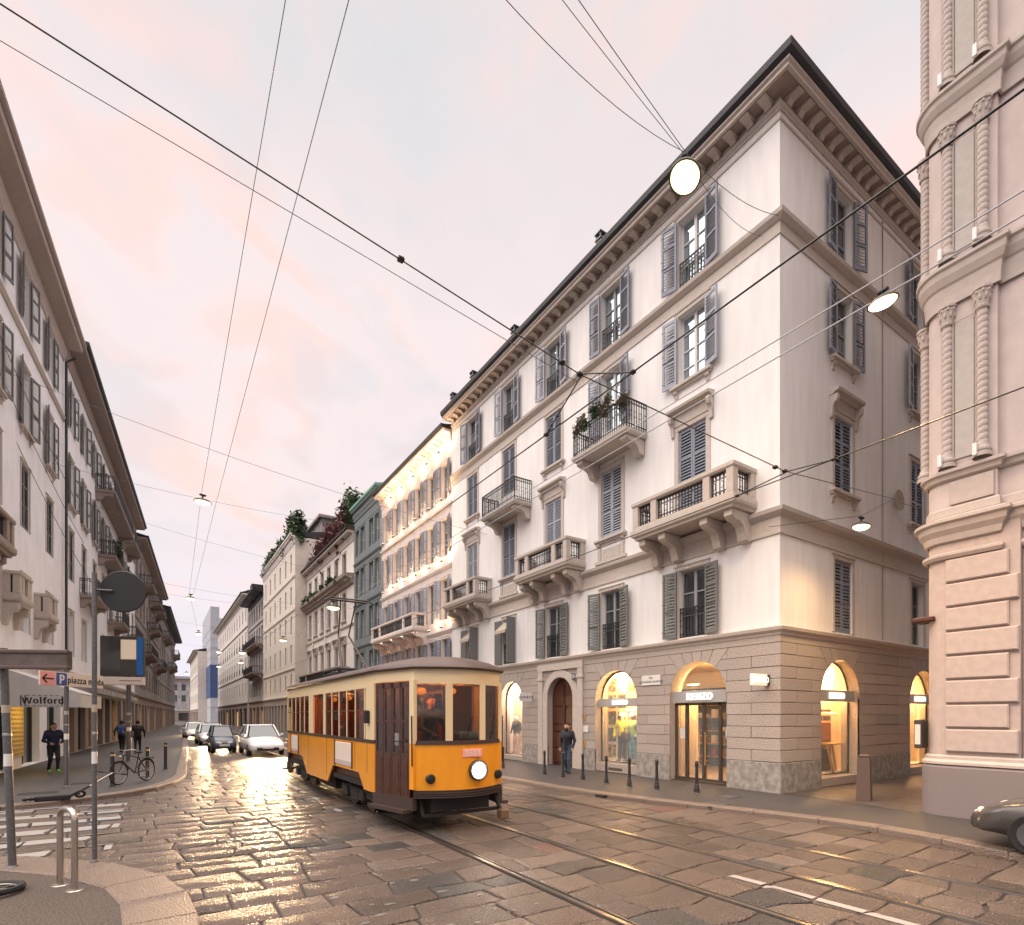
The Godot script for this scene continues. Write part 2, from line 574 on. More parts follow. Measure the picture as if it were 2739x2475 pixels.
# ---------------------------------------------------------------- camera, sky, light
func make_sky() -> PanoramaSkyMaterial:
	var w := 1024
	var h := 512
	var im := Image.create(w, h, false, Image.FORMAT_RGBF)
	var n1 := FastNoiseLite.new()
	n1.seed = 21
	n1.frequency = 1.0
	n1.fractal_octaves = 6
	var n2 := FastNoiseLite.new()
	n2.seed = 33
	n2.frequency = 1.0
	n2.fractal_octaves = 5
	var low := Color(0.895, 0.878, 0.915).srgb_to_linear()
	var mid := Color(0.925, 0.872, 0.872).srgb_to_linear()
	var top := Color(0.848, 0.824, 0.830).srgb_to_linear()
	var rose := Color(0.975, 0.815, 0.775).srgb_to_linear()
	var hole := Color(0.785, 0.820, 0.845).srgb_to_linear()
	for y in h:
		var el := (0.5 - (y + 0.5) / h) * PI
		for x in w:
			if el < -0.02:
				im.set_pixel(x, y, Color(0.20, 0.17, 0.16))
				continue
			var az := (x + 0.5) / w * TAU
			var dir := Vector3(cos(el) * cos(az), sin(el), cos(el) * sin(az))
			# a sheet of high cloud: sample the noise on a flattened sphere
			var p := Vector3(dir.x, 0.0, dir.z) / (dir.y + 0.28) * 1.25
			var warp := n2.get_noise_3d(p.x * 0.8, 3.0, p.z * 0.8)
			var a := n1.get_noise_3d(p.x * 1.1 + warp * 1.2, 0.0, p.z * 1.1)
			var b := n2.get_noise_3d(p.x * 1.7 + 9.0, warp * 0.7, p.z * 1.7)
			var f := n1.get_noise_3d(p.x * 4.2 + warp * 2.0, 7.0, p.z * 3.0)
			var e := clampf(el / 1.05, 0.0, 1.0)
			var col := low.lerp(mid, smoothstep(0.0, 0.42, e)).lerp(top, smoothstep(0.5, 1.0, e))
			col = col.lerp(rose, clampf(smoothstep(-0.08, 0.62, a + f * 1.15) * 0.68 * smoothstep(0.05, 0.3, e), 0.0, 1.0))
			col = col.lerp(hole, clampf(smoothstep(0.02, 0.65, b + f * 1.0) * 0.42 * smoothstep(0.1, 0.4, e), 0.0, 1.0))
			var s := 1.0 + 0.05 * f + 0.05 * a
			im.set_pixel(x, y, Color(col.r * s, col.g * s, col.b * s))
	var m := PanoramaSkyMaterial.new()
	m.panorama = ImageTexture.create_from_image(im)
	return m

func lamp_light(called: String, parent: Node, at: Vector3, col: Color, energy: float, size := 0.15, rng_m := 40.0) -> OmniLight3D:
	var l := OmniLight3D.new()
	l.name = numbered(parent, called)
	l.light_color = col
	l.light_energy = energy
	l.light_size = size
	l.omni_range = rng_m
	l.omni_attenuation = 2.0
	l.shadow_enabled = true
	parent.add_child(l, true)
	l.position = at
	return l

func spot(called: String, parent: Node, at: Vector3, towards: Vector3, col: Color, energy: float, angle: float, size := 0.08, rng_m := 40.0) -> SpotLight3D:
	var l := SpotLight3D.new()
	l.name = numbered(parent, called)
	l.light_color = col
	l.light_energy = energy
	l.light_size = size
	l.spot_range = rng_m
	l.spot_attenuation = 2.0
	l.spot_angle = angle
	l.shadow_enabled = true
	parent.add_child(l, true)
	var d := towards.normalized()
	l.transform = Transform3D(Basis.looking_at(d, Vector3.UP if absf(d.y) < 0.95 else Vector3.RIGHT), at)
	return l

# ---------------------------------------------------------------- facade pieces (local frame: x right, y up, z out of the wall)
func cached(key: String, build: Callable) -> Mesh:
	if not cache.has(key):
		cache[key] = build.call()
	return cache[key]

func frame_mesh(w: float, h: float, cols: int, rows: int, m: String, t := 0.055) -> Mesh:
	return cached("frame%s|%.2f|%.2f|%d|%d" % [m, w, h, cols, rows], func() -> Mesh:
		var b := MB.new()
		b.box(-w / 2, 0, -0.04, -w / 2 + t, h, 0.03)
		b.box(w / 2 - t, 0, -0.04, w / 2, h, 0.03)
		b.box(-w / 2 + t, 0, -0.04, w / 2 - t, t, 0.03)
		b.box(-w / 2 + t, h - t, -0.04, w / 2 - t, h, 0.03)
		for i in range(1, cols):
			var x := -w / 2 + w * i / cols
			b.box(x - 0.045, t, -0.03, x + 0.045, h - t, 0.042)
		for j in range(1, rows):
			var y := h * j / rows
			for i in cols:
				var xa := -w / 2 + w * i / cols + (t if i == 0 else 0.045)
				var xb := -w / 2 + w * (i + 1) / cols - (t if i == cols - 1 else 0.045)
				b.box(xa, y - 0.018, -0.03, xb, y + 0.018, 0.024)
		return b.mesh(M[m]))

func pane_mesh(w: float, h: float, m: String) -> Mesh:
	return cached("pane%s|%.2f|%.2f" % [m, w, h], func() -> Mesh:
		var b := MB.new()
		b.box(-w / 2, 0, -0.012, w / 2, h, 0)
		return b.mesh(M[m]))

func add_window(parent: Node3D, F: Transform3D, cx: float, y: float, w: float, h: float, cols := 2, rows := 3, fm := "frame_grey", pm := "pane_sky", z := -0.2) -> Node3D:
	var o := part("window", frame_mesh(w, h, cols, rows, fm), parent, F * at3(cx, y, z))
	var pw := w / cols
	var ph := h / rows
	for i in cols:
		for j in rows:
			var mm := pm
			if pm == "mix":
				mm = ["pane_sky", "pane_mid", "pane_dark", "pane_mid"][rng.randi() % 4]
			part("pane", pane_mesh(pw - 0.02, ph - 0.02, mm), o, Transform3D(Basis(Vector3.UP, rng.randf_range(-0.012, 0.012)), Vector3(-w / 2 + pw * (i + 0.5), ph * j + 0.01, -0.012)))
	return o

func shutter_mesh(w: float, h: float, m: String) -> Mesh:
	return cached("shut%s|%.2f|%.2f" % [m, w, h], func() -> Mesh:
		var b := MB.new()
		var s := 0.065
		b.box(-w / 2, 0, 0, -w / 2 + s, h, 0.045)
		b.box(w / 2 - s, 0, 0, w / 2, h, 0.045)
		var rails := [[0.0, 0.12], [h * 0.36, h * 0.36 + 0.08], [h * 0.68, h * 0.68 + 0.07], [h - 0.09, h]]
		for r: Array in rails:
			b.box(-w / 2 + s, r[0], 0.001, w / 2 - s, r[1], 0.044)
		for k in 3:
			var y: float = rails[k][1]
			var e: float = rails[k + 1][0]
			var cnt := maxi(2, int((e - y) / 0.088))
			var st: float = (e - y) / cnt
			for i in cnt:
				var a: float = y + st * i
				var xa := -w / 2 + s
				var xb := w / 2 - s
				# a tilted slat: sloping front, lower edge, sloping back; open to the dark behind
				b.quad(Vector3(xa, a + 0.004, 0.048), Vector3(xb, a + 0.004, 0.048), Vector3(xb, a + st * 0.74, 0.004), Vector3(xa, a + st * 0.74, 0.004))
				b.quad(Vector3(xa, a + 0.004, 0.048), Vector3(xa, a - 0.008, 0.044), Vector3(xb, a - 0.008, 0.044), Vector3(xb, a + 0.004, 0.048))
				b.quad(Vector3(xa, a - 0.008, 0.044), Vector3(xa, a + st * 0.62, 0.0), Vector3(xb, a + st * 0.62, 0.0), Vector3(xb, a - 0.008, 0.044))
		for r: float in [0.2, h * 0.52, h - 0.25]:
			b.box(-w / 2 - 0.012, r, 0.03, -w / 2 + 0.06, r + 0.035, 0.052)
			b.box(-w / 2 + 0.02, h * 0.40, 0.045, w / 2 - 0.08, h * 0.40 + 0.018, 0.058)
		return b.mesh(M[m]))

func shutters(parent: Node3D, F: Transform3D, cx: float, y: float, w: float, h: float, open: bool, m := "shutter_blue") -> void:
	var sw := w / 2 - 0.008
	if m == "shutter_blue" and rng.randf() < 0.35:
		m = "shutter_faded"
	var sm := shutter_mesh(sw, h - 0.03, m)
	for s: int in [-1, 1]:
		var t: Transform3D
		if open:
			# hinged at the edge of the opening and swung back nearly flat against the wall
			var a := s * deg_to_rad(rng.randf_range(4.0, 16.0))
			t = at3(cx + s * (w / 2 + 0.02), y + 0.015, 0.055) * Transform3D(Basis(Vector3.UP, -a), Vector3.ZERO) * at3(s * sw / 2, 0, 0.0)
		else:
			t = at3(cx + s * w / 4, y + 0.015, -0.075)
		part("shutter", sm, parent, F * t)

func surround_mesh(w: float, h: float, bw: float, m: String) -> Mesh:
	return cached("sur%s|%.2f|%.2f|%.2f" % [m, w, h, bw], func() -> Mesh:
		var b := MB.new()
		var p := 0.035
		b.cbox(-w / 2 - bw, 0, -0.01, -w / 2, h, p, 0.008)
		b.cbox(w / 2, 0, -0.01, w / 2 + bw, h, p, 0.008)
		b.cbox(-w / 2 - bw, h + 0.001, -0.01, w / 2 + bw, h + bw, p, 0.008)
		b.box(-w / 2 - bw - 0.03, h + bw, -0.01, w / 2 + bw + 0.03, h + bw + 0.03, p + 0.025)
		return b.mesh(M[m]))

func corbel_poly(dep: float, hgt: float) -> PackedVector2Array:
	# a scrolled console seen from the side: x out of the wall, y up, top at y = 0
	return V2([0, 0, dep, 0, dep, -hgt * 0.22, dep * 0.86, -hgt * 0.34, dep * 0.62, -hgt * 0.38, dep * 0.44, -hgt * 0.5, dep * 0.36, -hgt * 0.72, dep * 0.30, -hgt * 0.95, dep * 0.16, -hgt, 0, -hgt])

func corbel_into(b: MB, x: float, y: float, z: float, dep: float, hgt: float, w: float) -> void:
	var q := MB.new()
	q.prism(corbel_poly(dep, hgt), -w / 2, w / 2, 0.012, true)
	# the prism runs along z: turn it so that it runs along x and sticks out along z
	q.move(Transform3D(Basis(Vector3(0, 0, 1), Vector3(0, 1, 0), Vector3(-1, 0, 0)), Vector3(x, y, z)))
	b.v.append_array(q.v)
	b.n.append_array(q.n)

func corbel_mesh(dep: float, hgt: float, w: float, m: String) -> Mesh:
	return cached("corb%s|%.2f|%.2f|%.2f" % [m, dep, hgt, w], func() -> Mesh:
		var b := MB.new()
		corbel_into(b, 0, 0, 0, dep, hgt, w)
		return b.mesh(M[m]))

func sill_mesh(w: float, m: String) -> Mesh:
	return cached("sill%s|%.2f" % [m, w], func() -> Mesh:
		var b := MB.new()
		b.cbox(-w / 2, -0.10, -0.02, w / 2, 0, 0.16, 0.015)
		b.box(-w / 2 + 0.03, -0.15, -0.02, w / 2 - 0.03, -0.101, 0.10)
		for s: int in [-1, 1]:
			corbel_into(b, s * (w / 2 - 0.17), -0.151, 0.0, 0.10, 0.22, 0.14)
		return b.mesh(M[m]))

func hood_mesh(w: float, m: String) -> Mesh:
	# a cornice on two scrolled brackets above a window; y = 0 is the top of the opening
	return cached("hood%s|%.2f" % [m, w], func() -> Mesh:
		var b := MB.new()
		b.box(-w / 2 + 0.1, 0.14, -0.01, w / 2 - 0.1, 0.48, 0.055)
		b.sweep(V2([-w / 2 + 0.08, 0, w / 2 - 0.08, 0]), [Vector2(0, 0.48), Vector2(0.10, 0.48), Vector2(0.14, 0.53), Vector2(0.26, 0.56), Vector2(0.28, 0.63), Vector2(0.0, 0.68)])
		for s: int in [-1, 1]:
			corbel_into(b, s * (w / 2 - 0.16), 0.478, 0.0, 0.22, 0.62, 0.13)
		return b.mesh(M[m]))

func iron_panel(b: MB, x0: float, x1: float, y0: float, y1: float, z: float, motif: bool) -> void:
	# wrought iron: top and bottom rails, bars, and a ring and scroll pattern
	var r := 0.011
	b.box(x0, y1 - 0.03, z - 0.018, x1, y1, z + 0.018)
	b.box(x0, y0, z - 0.013, x1, y0 + 0.022, z + 0.013)
	if motif:
		b.box(x0, y1 - 0.17, z - 0.009, x1, y1 - 0.152, z + 0.009)
		b.box(x0, y0 + 0.12, z - 0.009, x1, y0 + 0.138, z + 0.009)
	var cnt := maxi(2, int((x1 - x0) / 0.105))
	for i in cnt + 1:
		var x := lerpf(x0 + r, x1 - r, float(i) / cnt)
		b.box(x - r, y0, z - r, x + r, y1 - 0.03, z + r)
		if motif and i < cnt:
			var xm := x + (x1 - x0) / cnt * 0.5
			for yc: float in [y1 - 0.09, y0 + 0.07]:
				var ring := []
				for k in 8:
					ring.append(Vector3(xm + cos(TAU * k / 8) * 0.042, yc + sin(TAU * k / 8) * 0.05, z))
				b.tube(ring, 0.008, 4, -1, true, false)
			if i % 2 == 0:
				var curl := []
				for k in 9:
					var a := lerpf(-2.4, 2.4, k / 8.0)
					curl.append(Vector3(xm + cos(a) * 0.045, (y0 + y1) / 2 + sin(a) * 0.10, z))
				b.tube(curl, 0.008, 4, -1, false, false)

func rail_mesh(w: float, h: float) -> Mesh:
	return cached("rail%.2f|%.2f" % [w, h], func() -> Mesh:
		var b := MB.new()
		iron_panel(b, -w / 2, w / 2, 0, h, 0.0, true)
		return b.mesh(M.iron))

func stone_balcony(parent: Node3D, F: Transform3D, x0: float, x1: float, y: float, dep: float, m := "stone_trim", corbels := 4) -> void:
	# y is the top of the slab
	var s := MB.new()
	s.sweep(V2([x0 + 0.12, 0.0, x0 + 0.12, dep - 0.12, x1 - 0.12, dep - 0.12, x1 - 0.12, 0.0]), [Vector2(-0.06, -0.30), Vector2(0.0, -0.30), Vector2(0.03, -0.23), Vector2(0.10, -0.19), Vector2(0.12, -0.12), Vector2(0.12, 0.0), Vector2(0.0, 0.0)], false)
	s.box(x0 + 0.10, -0.29, -0.02, x1 - 0.10, -0.002, dep - 0.10)
	var slab := part("balcony", s.mesh(M[m]), parent, F * at3(0, y, 0))
	for i in corbels:
		var k := float(i) / (corbels - 1)
		if corbels == 4:
			k = [0.05, 0.28, 0.72, 0.95][i]
		part("console", corbel_mesh(dep * 0.82, 0.78, 0.26, m), slab, at3(lerpf(x0 + 0.14, x1 - 0.14, k), -0.301, 0.0))
	# parapet: stone piers and top rail with iron panels between
	var hh := 0.86
	var pz := dep - 0.16
	var cap := MB.new()
	cap.sweep(V2([x0 + 0.16, 0.0, x0 + 0.16, pz, x1 - 0.16, pz, x1 - 0.16, 0.0]), [Vector2(-0.14, hh - 0.14), Vector2(0.10, hh - 0.14), Vector2(0.14, hh - 0.09), Vector2(0.14, hh), Vector2(-0.14, hh), Vector2(-0.14, hh - 0.14)], false)
	part("coping", cap.mesh(M[m]), slab)
	var base := MB.new()
	base.sweep(V2([x0 + 0.16, 0.0, x0 + 0.16, pz, x1 - 0.16, pz, x1 - 0.16, 0.0]), [Vector2(-0.11, 0.0), Vector2(-0.11, 0.09), Vector2(0.11, 0.09), Vector2(0.11, 0.0)], false)
	part("kerb", base.mesh(M[m]), slab)
	var px := [x0 + 0.16, x0 + 0.16 + (x1 - x0) * 0.2, x1 - 0.16 - (x1 - x0) * 0.2, x1 - 0.16]
	var pier := cached("pier" + m, func() -> Mesh:
		var b := MB.new()
		b.cbox(-0.11, 0.091, -0.11, 0.11, hh - 0.141, 0.11, 0.01)
		return b.mesh(M[m]))
	for x: float in px:
		part("pier", pier, slab, at3(x, 0, pz))
	for x: float in [px[0], px[3]]:
		part("pier", pier, slab, at3(x, 0, 0.11))
	var ir := MB.new()
	for i in 3:
		iron_panel(ir, px[i] + 0.112, px[i + 1] - 0.112, 0.10, hh - 0.145, pz, true)
	part("iron_grille", ir.mesh(M.iron), slab)
	for x: float in [px[0], px[3]]:
		var side := MB.new()
		iron_panel(side, 0.222, pz - 0.112, 0.10, hh - 0.145, 0.0, true)
		side.move(Transform3D(Basis(Vector3(0, 0, 1), Vector3.UP, Vector3(-1, 0, 0)), Vector3(x, 0, 0)))
		part("iron_grille", side.mesh(M.iron), slab)

func iron_balcony(parent: Node3D, F: Transform3D, x0: float, x1: float, y: float, dep: float, m := "stone_trim") -> Node3D:
	var s := MB.new()
	s.sweep(V2([x0 + 0.06, 0.0, x0 + 0.06, dep - 0.06, x1 - 0.06, dep - 0.06, x1 - 0.06, 0.0]), [Vector2(-0.04, -0.16), Vector2(0.0, -0.16), Vector2(0.05, -0.09), Vector2(0.06, 0.0), Vector2(0.0, 0.0)], false)
	s.box(x0 + 0.05, -0.155, -0.02, x1 - 0.05, -0.002, dep - 0.05)
	var slab := part("balcony", s.mesh(M[m]), parent, F * at3(0, y, 0))
	for x: float in [x0 + 0.28, x1 - 0.28]:
		part("console", corbel_mesh(dep * 0.86, 0.52, 0.30, m), slab, at3(x, -0.161, 0.0))
	var ir := MB.new()
	iron_panel(ir, x0 + 0.05, x1 - 0.05, 0.02, 0.98, dep - 0.07, true)
	part("iron_railing", ir.mesh(M.iron), slab)
	for x: float in [x0 + 0.06, x1 - 0.06]:
		var side := MB.new()
		iron_panel(side, 0.0, dep - 0.09, 0.02, 0.98, 0.0, true)
		side.move(Transform3D(Basis(Vector3(0, 0, 1), Vector3.UP, Vector3(-1, 0, 0)), Vector3(x, 0, 0)))
		part("iron_railing", side.mesh(M.iron), slab)
	return slab

func plant_mass(lo: Vector3, hi: Vector3, cnt: int, leaf: float, m: String, droop := 0.0) -> Mesh:
	# many small leaves spread unevenly through a box, denser in a few clumps
	var b := MB.new()
	var clumps := []
	for i in maxi(3, int(cnt / 90.0)):
		clumps.append(Vector3(rng.randf_range(lo.x, hi.x), rng.randf_range(lo.y, hi.y), rng.randf_range(lo.z, hi.z)))
	var size := hi - lo
	for i in cnt:
		var q: Vector3 = clumps[rng.randi() % clumps.size()]
		var p := q + Vector3(rng.randfn(0, 0.16) * minf(size.x, 1.6), rng.randfn(0, 0.2) * size.y - absf(rng.randfn(0, droop)), rng.randfn(0, 0.22) * size.z)
		var d := Vector3(rng.randf_range(-1, 1), rng.randf_range(-0.6, 1), rng.randf_range(-1, 1)).normalized()
		var s := d.cross(Vector3(rng.randf_range(-1, 1), 1, rng.randf_range(-1, 1))).normalized() * leaf * rng.randf_range(0.3, 0.5)
		var e := d * leaf * rng.randf_range(0.7, 1.3)
		b.tri(p - s * 0.6, p + s * 0.6, p + e)
		b.tri(p + s, p - s, p - e * 0.5)
	return b.mesh(M[m])

func plant(parent: Node, called: String, me: Mesh, t: Transform3D) -> void:
	part(called, me, parent, t).set_meta("kind", "stuff")

func text_mesh(s: String, height: float, depth: float, m: String, font := "Droid Sans", bold := true) -> TextMesh:
	var t := TextMesh.new()
	var f := SystemFont.new()
	f.font_names = PackedStringArray([font])
	f.font_weight = 700 if bold else 400
	t.font = f
	t.text = s
	t.font_size = 32
	t.pixel_size = height / 23.0
	t.depth = depth
	t.material = M[m]
	return t

func arch_poly(cx: float, w: float, y0: float, spring: float, seg := 20, r_extra := 0.0) -> PackedVector2Array:
	var p := PackedVector2Array()
	var r := w / 2 + r_extra
	p.append(Vector2(cx - r, y0))
	p.append(Vector2(cx + r, y0))
	for i in seg + 1:
		var a := PI * i / seg
		p.append(Vector2(cx + cos(a) * r, spring + sin(a) * r))
	return p

# ---------------------------------------------------------------- rusticated ground floors
func stone_blocks(parent: Node3D, F: Transform3D, x0: float, x1: float, y0: float, rows: int, ph: float, blen: float, arches: Array, mats: Array, proud := 0.035, joint := 0.014, x_over := 0.0) -> void:
	# arches: [cx, width, spring]; stones are cut to the arch, with wedge stones round its head
	var y1 := y0 + rows * ph
	var cuts := []
	for a: Array in arches:
		var r: float = a[1] / 2
		cuts.append(arch_poly(a[0], a[1], y0 - 1.0, a[2], 24))
		# room for the wedge stones over the crown
		var p := PackedVector2Array()
		for i in 9:
			var t := deg_to_rad(lerpf(50.0, 130.0, i / 8.0))
			p.append(Vector2(a[0] + cos(t) * (r - 0.03), a[2] + sin(t) * (r - 0.03)))
		for t: float in [deg_to_rad(130.0), deg_to_rad(50.0)]:
			var l: float = (y1 + 0.2 - a[2]) / sin(t)
			p.append(Vector2(a[0] + cos(t) * l, a[2] + sin(t) * l))
		cuts.append(p)
	for j in rows:
		var ya := y0 + j * ph + joint / 2
		var yb := y0 + (j + 1) * ph - joint / 2
		var xs := [x0]
		var x := x0 + (blen if j % 2 == 0 else blen * 0.5)
		while x < x1 - 0.3:
			xs.append(x)
			x += blen
		xs.append(x1)
		for i in xs.size() - 1:
			var xa: float = xs[i] + joint * 0.35
			var xb: float = xs[i + 1] - joint * 0.35
			if i == xs.size() - 2:
				xb = xs[i + 1] + x_over
			var touched := false
			for a: Array in arches:
				if xb > a[0] - a[1] / 2 - 0.45 and xa < a[0] + a[1] / 2 + 0.45:
					touched = true
			var mname: String = mats[rng.randi() % mats.size()]
			if not touched:
				var key := "blk%s|%.2f|%.2f" % [mname, xb - xa, yb - ya]
				var ww := xb - xa
				var hh := yb - ya
				var me := cached(key, func() -> Mesh:
					var b := MB.new()
					b.prism(V2([0, 0, ww, 0, ww, hh, 0, hh]), 0.0, proud, 0.012)
					return b.mesh(M[mname]))
				part("stone_block", me, parent, F * at3(xa, ya, rng.randf_range(-0.003, 0.003)))
			else:
				var polys := [V2([xa, ya, xb, ya, xb, yb, xa, yb])]
				for c: PackedVector2Array in cuts:
					var nx := []
					for p: PackedVector2Array in polys:
						for q in Geometry2D.clip_polygons(p, c):
							if not Geometry2D.is_polygon_clockwise(q):
								nx.append(q)
					polys = nx
				for p: PackedVector2Array in polys:
					var area := 0.0
					for k in p.size():
						area += p[k].cross(p[(k + 1) % p.size()])
					if absf(area) < 0.02: continue
					var b := MB.new()
					b.prism(p, 0.0, proud, 0.0)
					part("stone_block", b.mesh(M[mname]), parent, F * at3(0, 0, rng.randf_range(-0.003, 0.003)))
	for a: Array in arches:
		var r: float = a[1] / 2
		for k in 5:
			var t0 := deg_to_rad(50.0 + 16.0 * k) + 0.008
			var t1 := deg_to_rad(66.0 + 16.0 * k) - 0.008
			var p := PackedVector2Array()
			for t: float in [t0, t1]:
				var l: float = (y1 + 0.2 - a[2]) / sin(t)
				p.append(Vector2(a[0] + cos(t) * l, a[2] + sin(t) * l))
			for i in 4:
				var t := lerpf(t1, t0, i / 3.0)
				p.append(Vector2(a[0] + cos(t) * r, a[2] + sin(t) * r))
			for q in Geometry2D.intersect_polygons(p, V2([x0, y0, x1, y0, x1, y1 - joint / 2, x0, y1 - joint / 2])):
				var b := MB.new()
				b.prism(q, 0.0, proud, 0.0)
				part("stone_block", b.mesh(M[mats[rng.randi() % mats.size()]]), parent, F * at3(0, 0, rng.randf_range(-0.003, 0.003)), "wedge stone of the arch" if k == 2 else "")

func arch_wall(parent: Node3D, F: Transform3D, x0: float, x1: float, y0: float, y1: float, arches: Array, m: String, z := 0.0) -> void:
	var polys := [V2([x0, y0, x1, y0, x1, y1, x0, y1])]
	for a: Array in arches:
		var nx := []
		var c := arch_poly(a[0], a[1], y0 - 1.0, a[2])
		for p: PackedVector2Array in polys:
			nx.append_array(Geometry2D.clip_polygons(p, c))
		polys = nx
	var b := MB.new()
	for p: PackedVector2Array in polys:
		b.prism(p, z - 0.02, z, 0.0)
	part("wall", b.mesh(M[m]), parent, F)

func arch_reveal(parent: Node3D, F: Transform3D, a: Array, y0: float, z0: float, z1: float, m: String) -> void:
	var p := arch_poly(a[0], a[1], y0, a[2])
	var b := MB.new()
	for i in range(1, p.size()):
		var u := p[i]
		var w := p[(i + 1) % p.size()]
		b.quad(Vector3(u.x, u.y, z0), Vector3(w.x, w.y, z0), Vector3(w.x, w.y, z1), Vector3(u.x, u.y, z1))
	part("arch_reveal", b.mesh(M[m]), parent, F)

func room(parent: Node3D, F: Transform3D, x0: float, x1: float, y0: float, y1: float, z0: float, z1: float, wall_m: String, floor_m: String, called := "shop_interior") -> void:
	# an alcove open at z1 (towards the street), with walls that have thickness
	var b := MB.new()
	var t := 0.08
	b.box(x0 - t, y0 - t, z0 - t, x1 + t, y1 + t, z0)
	b.box(x0 - t, y0 - t, z0, x0, y1 + t, z1)
	b.box(x1, y0 - t, z0, x1 + t, y1 + t, z1)
	b.box(x0, y1, z0, x1, y1 + t, z1)
	part(called, b.mesh(M[wall_m]), parent, F)
	var f := MB.new()
	f.box(x0, y0 - t, z0, x1, y0, z1)
	part("shop_floor", f.mesh(M[floor_m]), parent, F)

func arch_glass(parent: Node3D, F: Transform3D, a: Array, y0: float, z: float, frame := true) -> void:
	var b := MB.new()
	b.prism(arch_poly(a[0], a[1] - 0.02, y0, a[2]), z - 0.01, z, 0.0, true)
	part("pane", b.mesh(M.glass), parent, F)
	if frame:
		var p := arch_poly(a[0], a[1] - 0.05, y0 + 0.025, a[2])
		var pts := []
		for q in p:
			pts.append(Vector3(q.x, q.y, z + 0.015))
		var f := MB.new()
		f.tube(pts, 0.028, 4, -1, true, false)
		part("pane_frame", f.mesh(M.frame_dark), parent, F)

var poster_mats := []

func make_posters() -> void:
	for k in 4:
		var im := Image.create(96, 128, false, Image.FORMAT_RGB8)
		im.fill([Color(0.80, 0.66, 0.45), Color(0.42, 0.30, 0.20), Color(0.72, 0.70, 0.60), Color(0.36, 0.42, 0.38)][k])
		for i in 46:
			var c := Color.from_hsv([0.03, 0.09, 0.35, 0.55, 0.12][rng.randi() % 5], rng.randf_range(0.2, 0.8), rng.randf_range(0.08, 0.75))
			var w := rng.randi_range(5, 34)
			var h := rng.randi_range(8, 46)
			var cx := rng.randi_range(0, 95)
			var cy := rng.randi_range(0, 127)
			for y in range(maxi(0, cy - h / 2), mini(128, cy + h / 2)):
				for x in range(maxi(0, cx - w / 2), mini(96, cx + w / 2)):
					var u := Vector2((x - cx) * 2.0 / w, (y - cy) * 2.0 / h)
					if u.length() < 1.0:
						im.set_pixel(x, y, c)
		var m := StandardMaterial3D.new()
		m.albedo_texture = ImageTexture.create_from_image(im)
		m.roughness = 0.6
		poster_mats.append(m)

func poster_mesh(k: int, w: float, h: float) -> Mesh:
	return cached("poster%d|%.2f|%.2f" % [k, w, h], func() -> Mesh:
		var q := QuadMesh.new()
		q.size = Vector2(w, h)
		q.material = poster_mats[k]
		return q)

func sign_band(parent: Node3D, F: Transform3D, a: Array, y: float, h: float, z: float, word: String, th: float, dx := 0.0) -> void:
	var b := MB.new()
	b.cbox(a[0] - a[1] / 2 - 0.02, y, z - 0.05, a[0] + a[1] / 2 + 0.02, y + h, z, 0.008)
	part("sign_band", b.mesh(M.band_grey), parent, F)
	part("sign_letters", text_mesh(word, th, 0.05, "letter_light"), parent, F * at3(a[0] + dx, y + h / 2, z + 0.025), "glowing white letters")

# ---------------------------------------------------------------- the corner building with the shops
const CX := 13.56
const CZ := -8.03

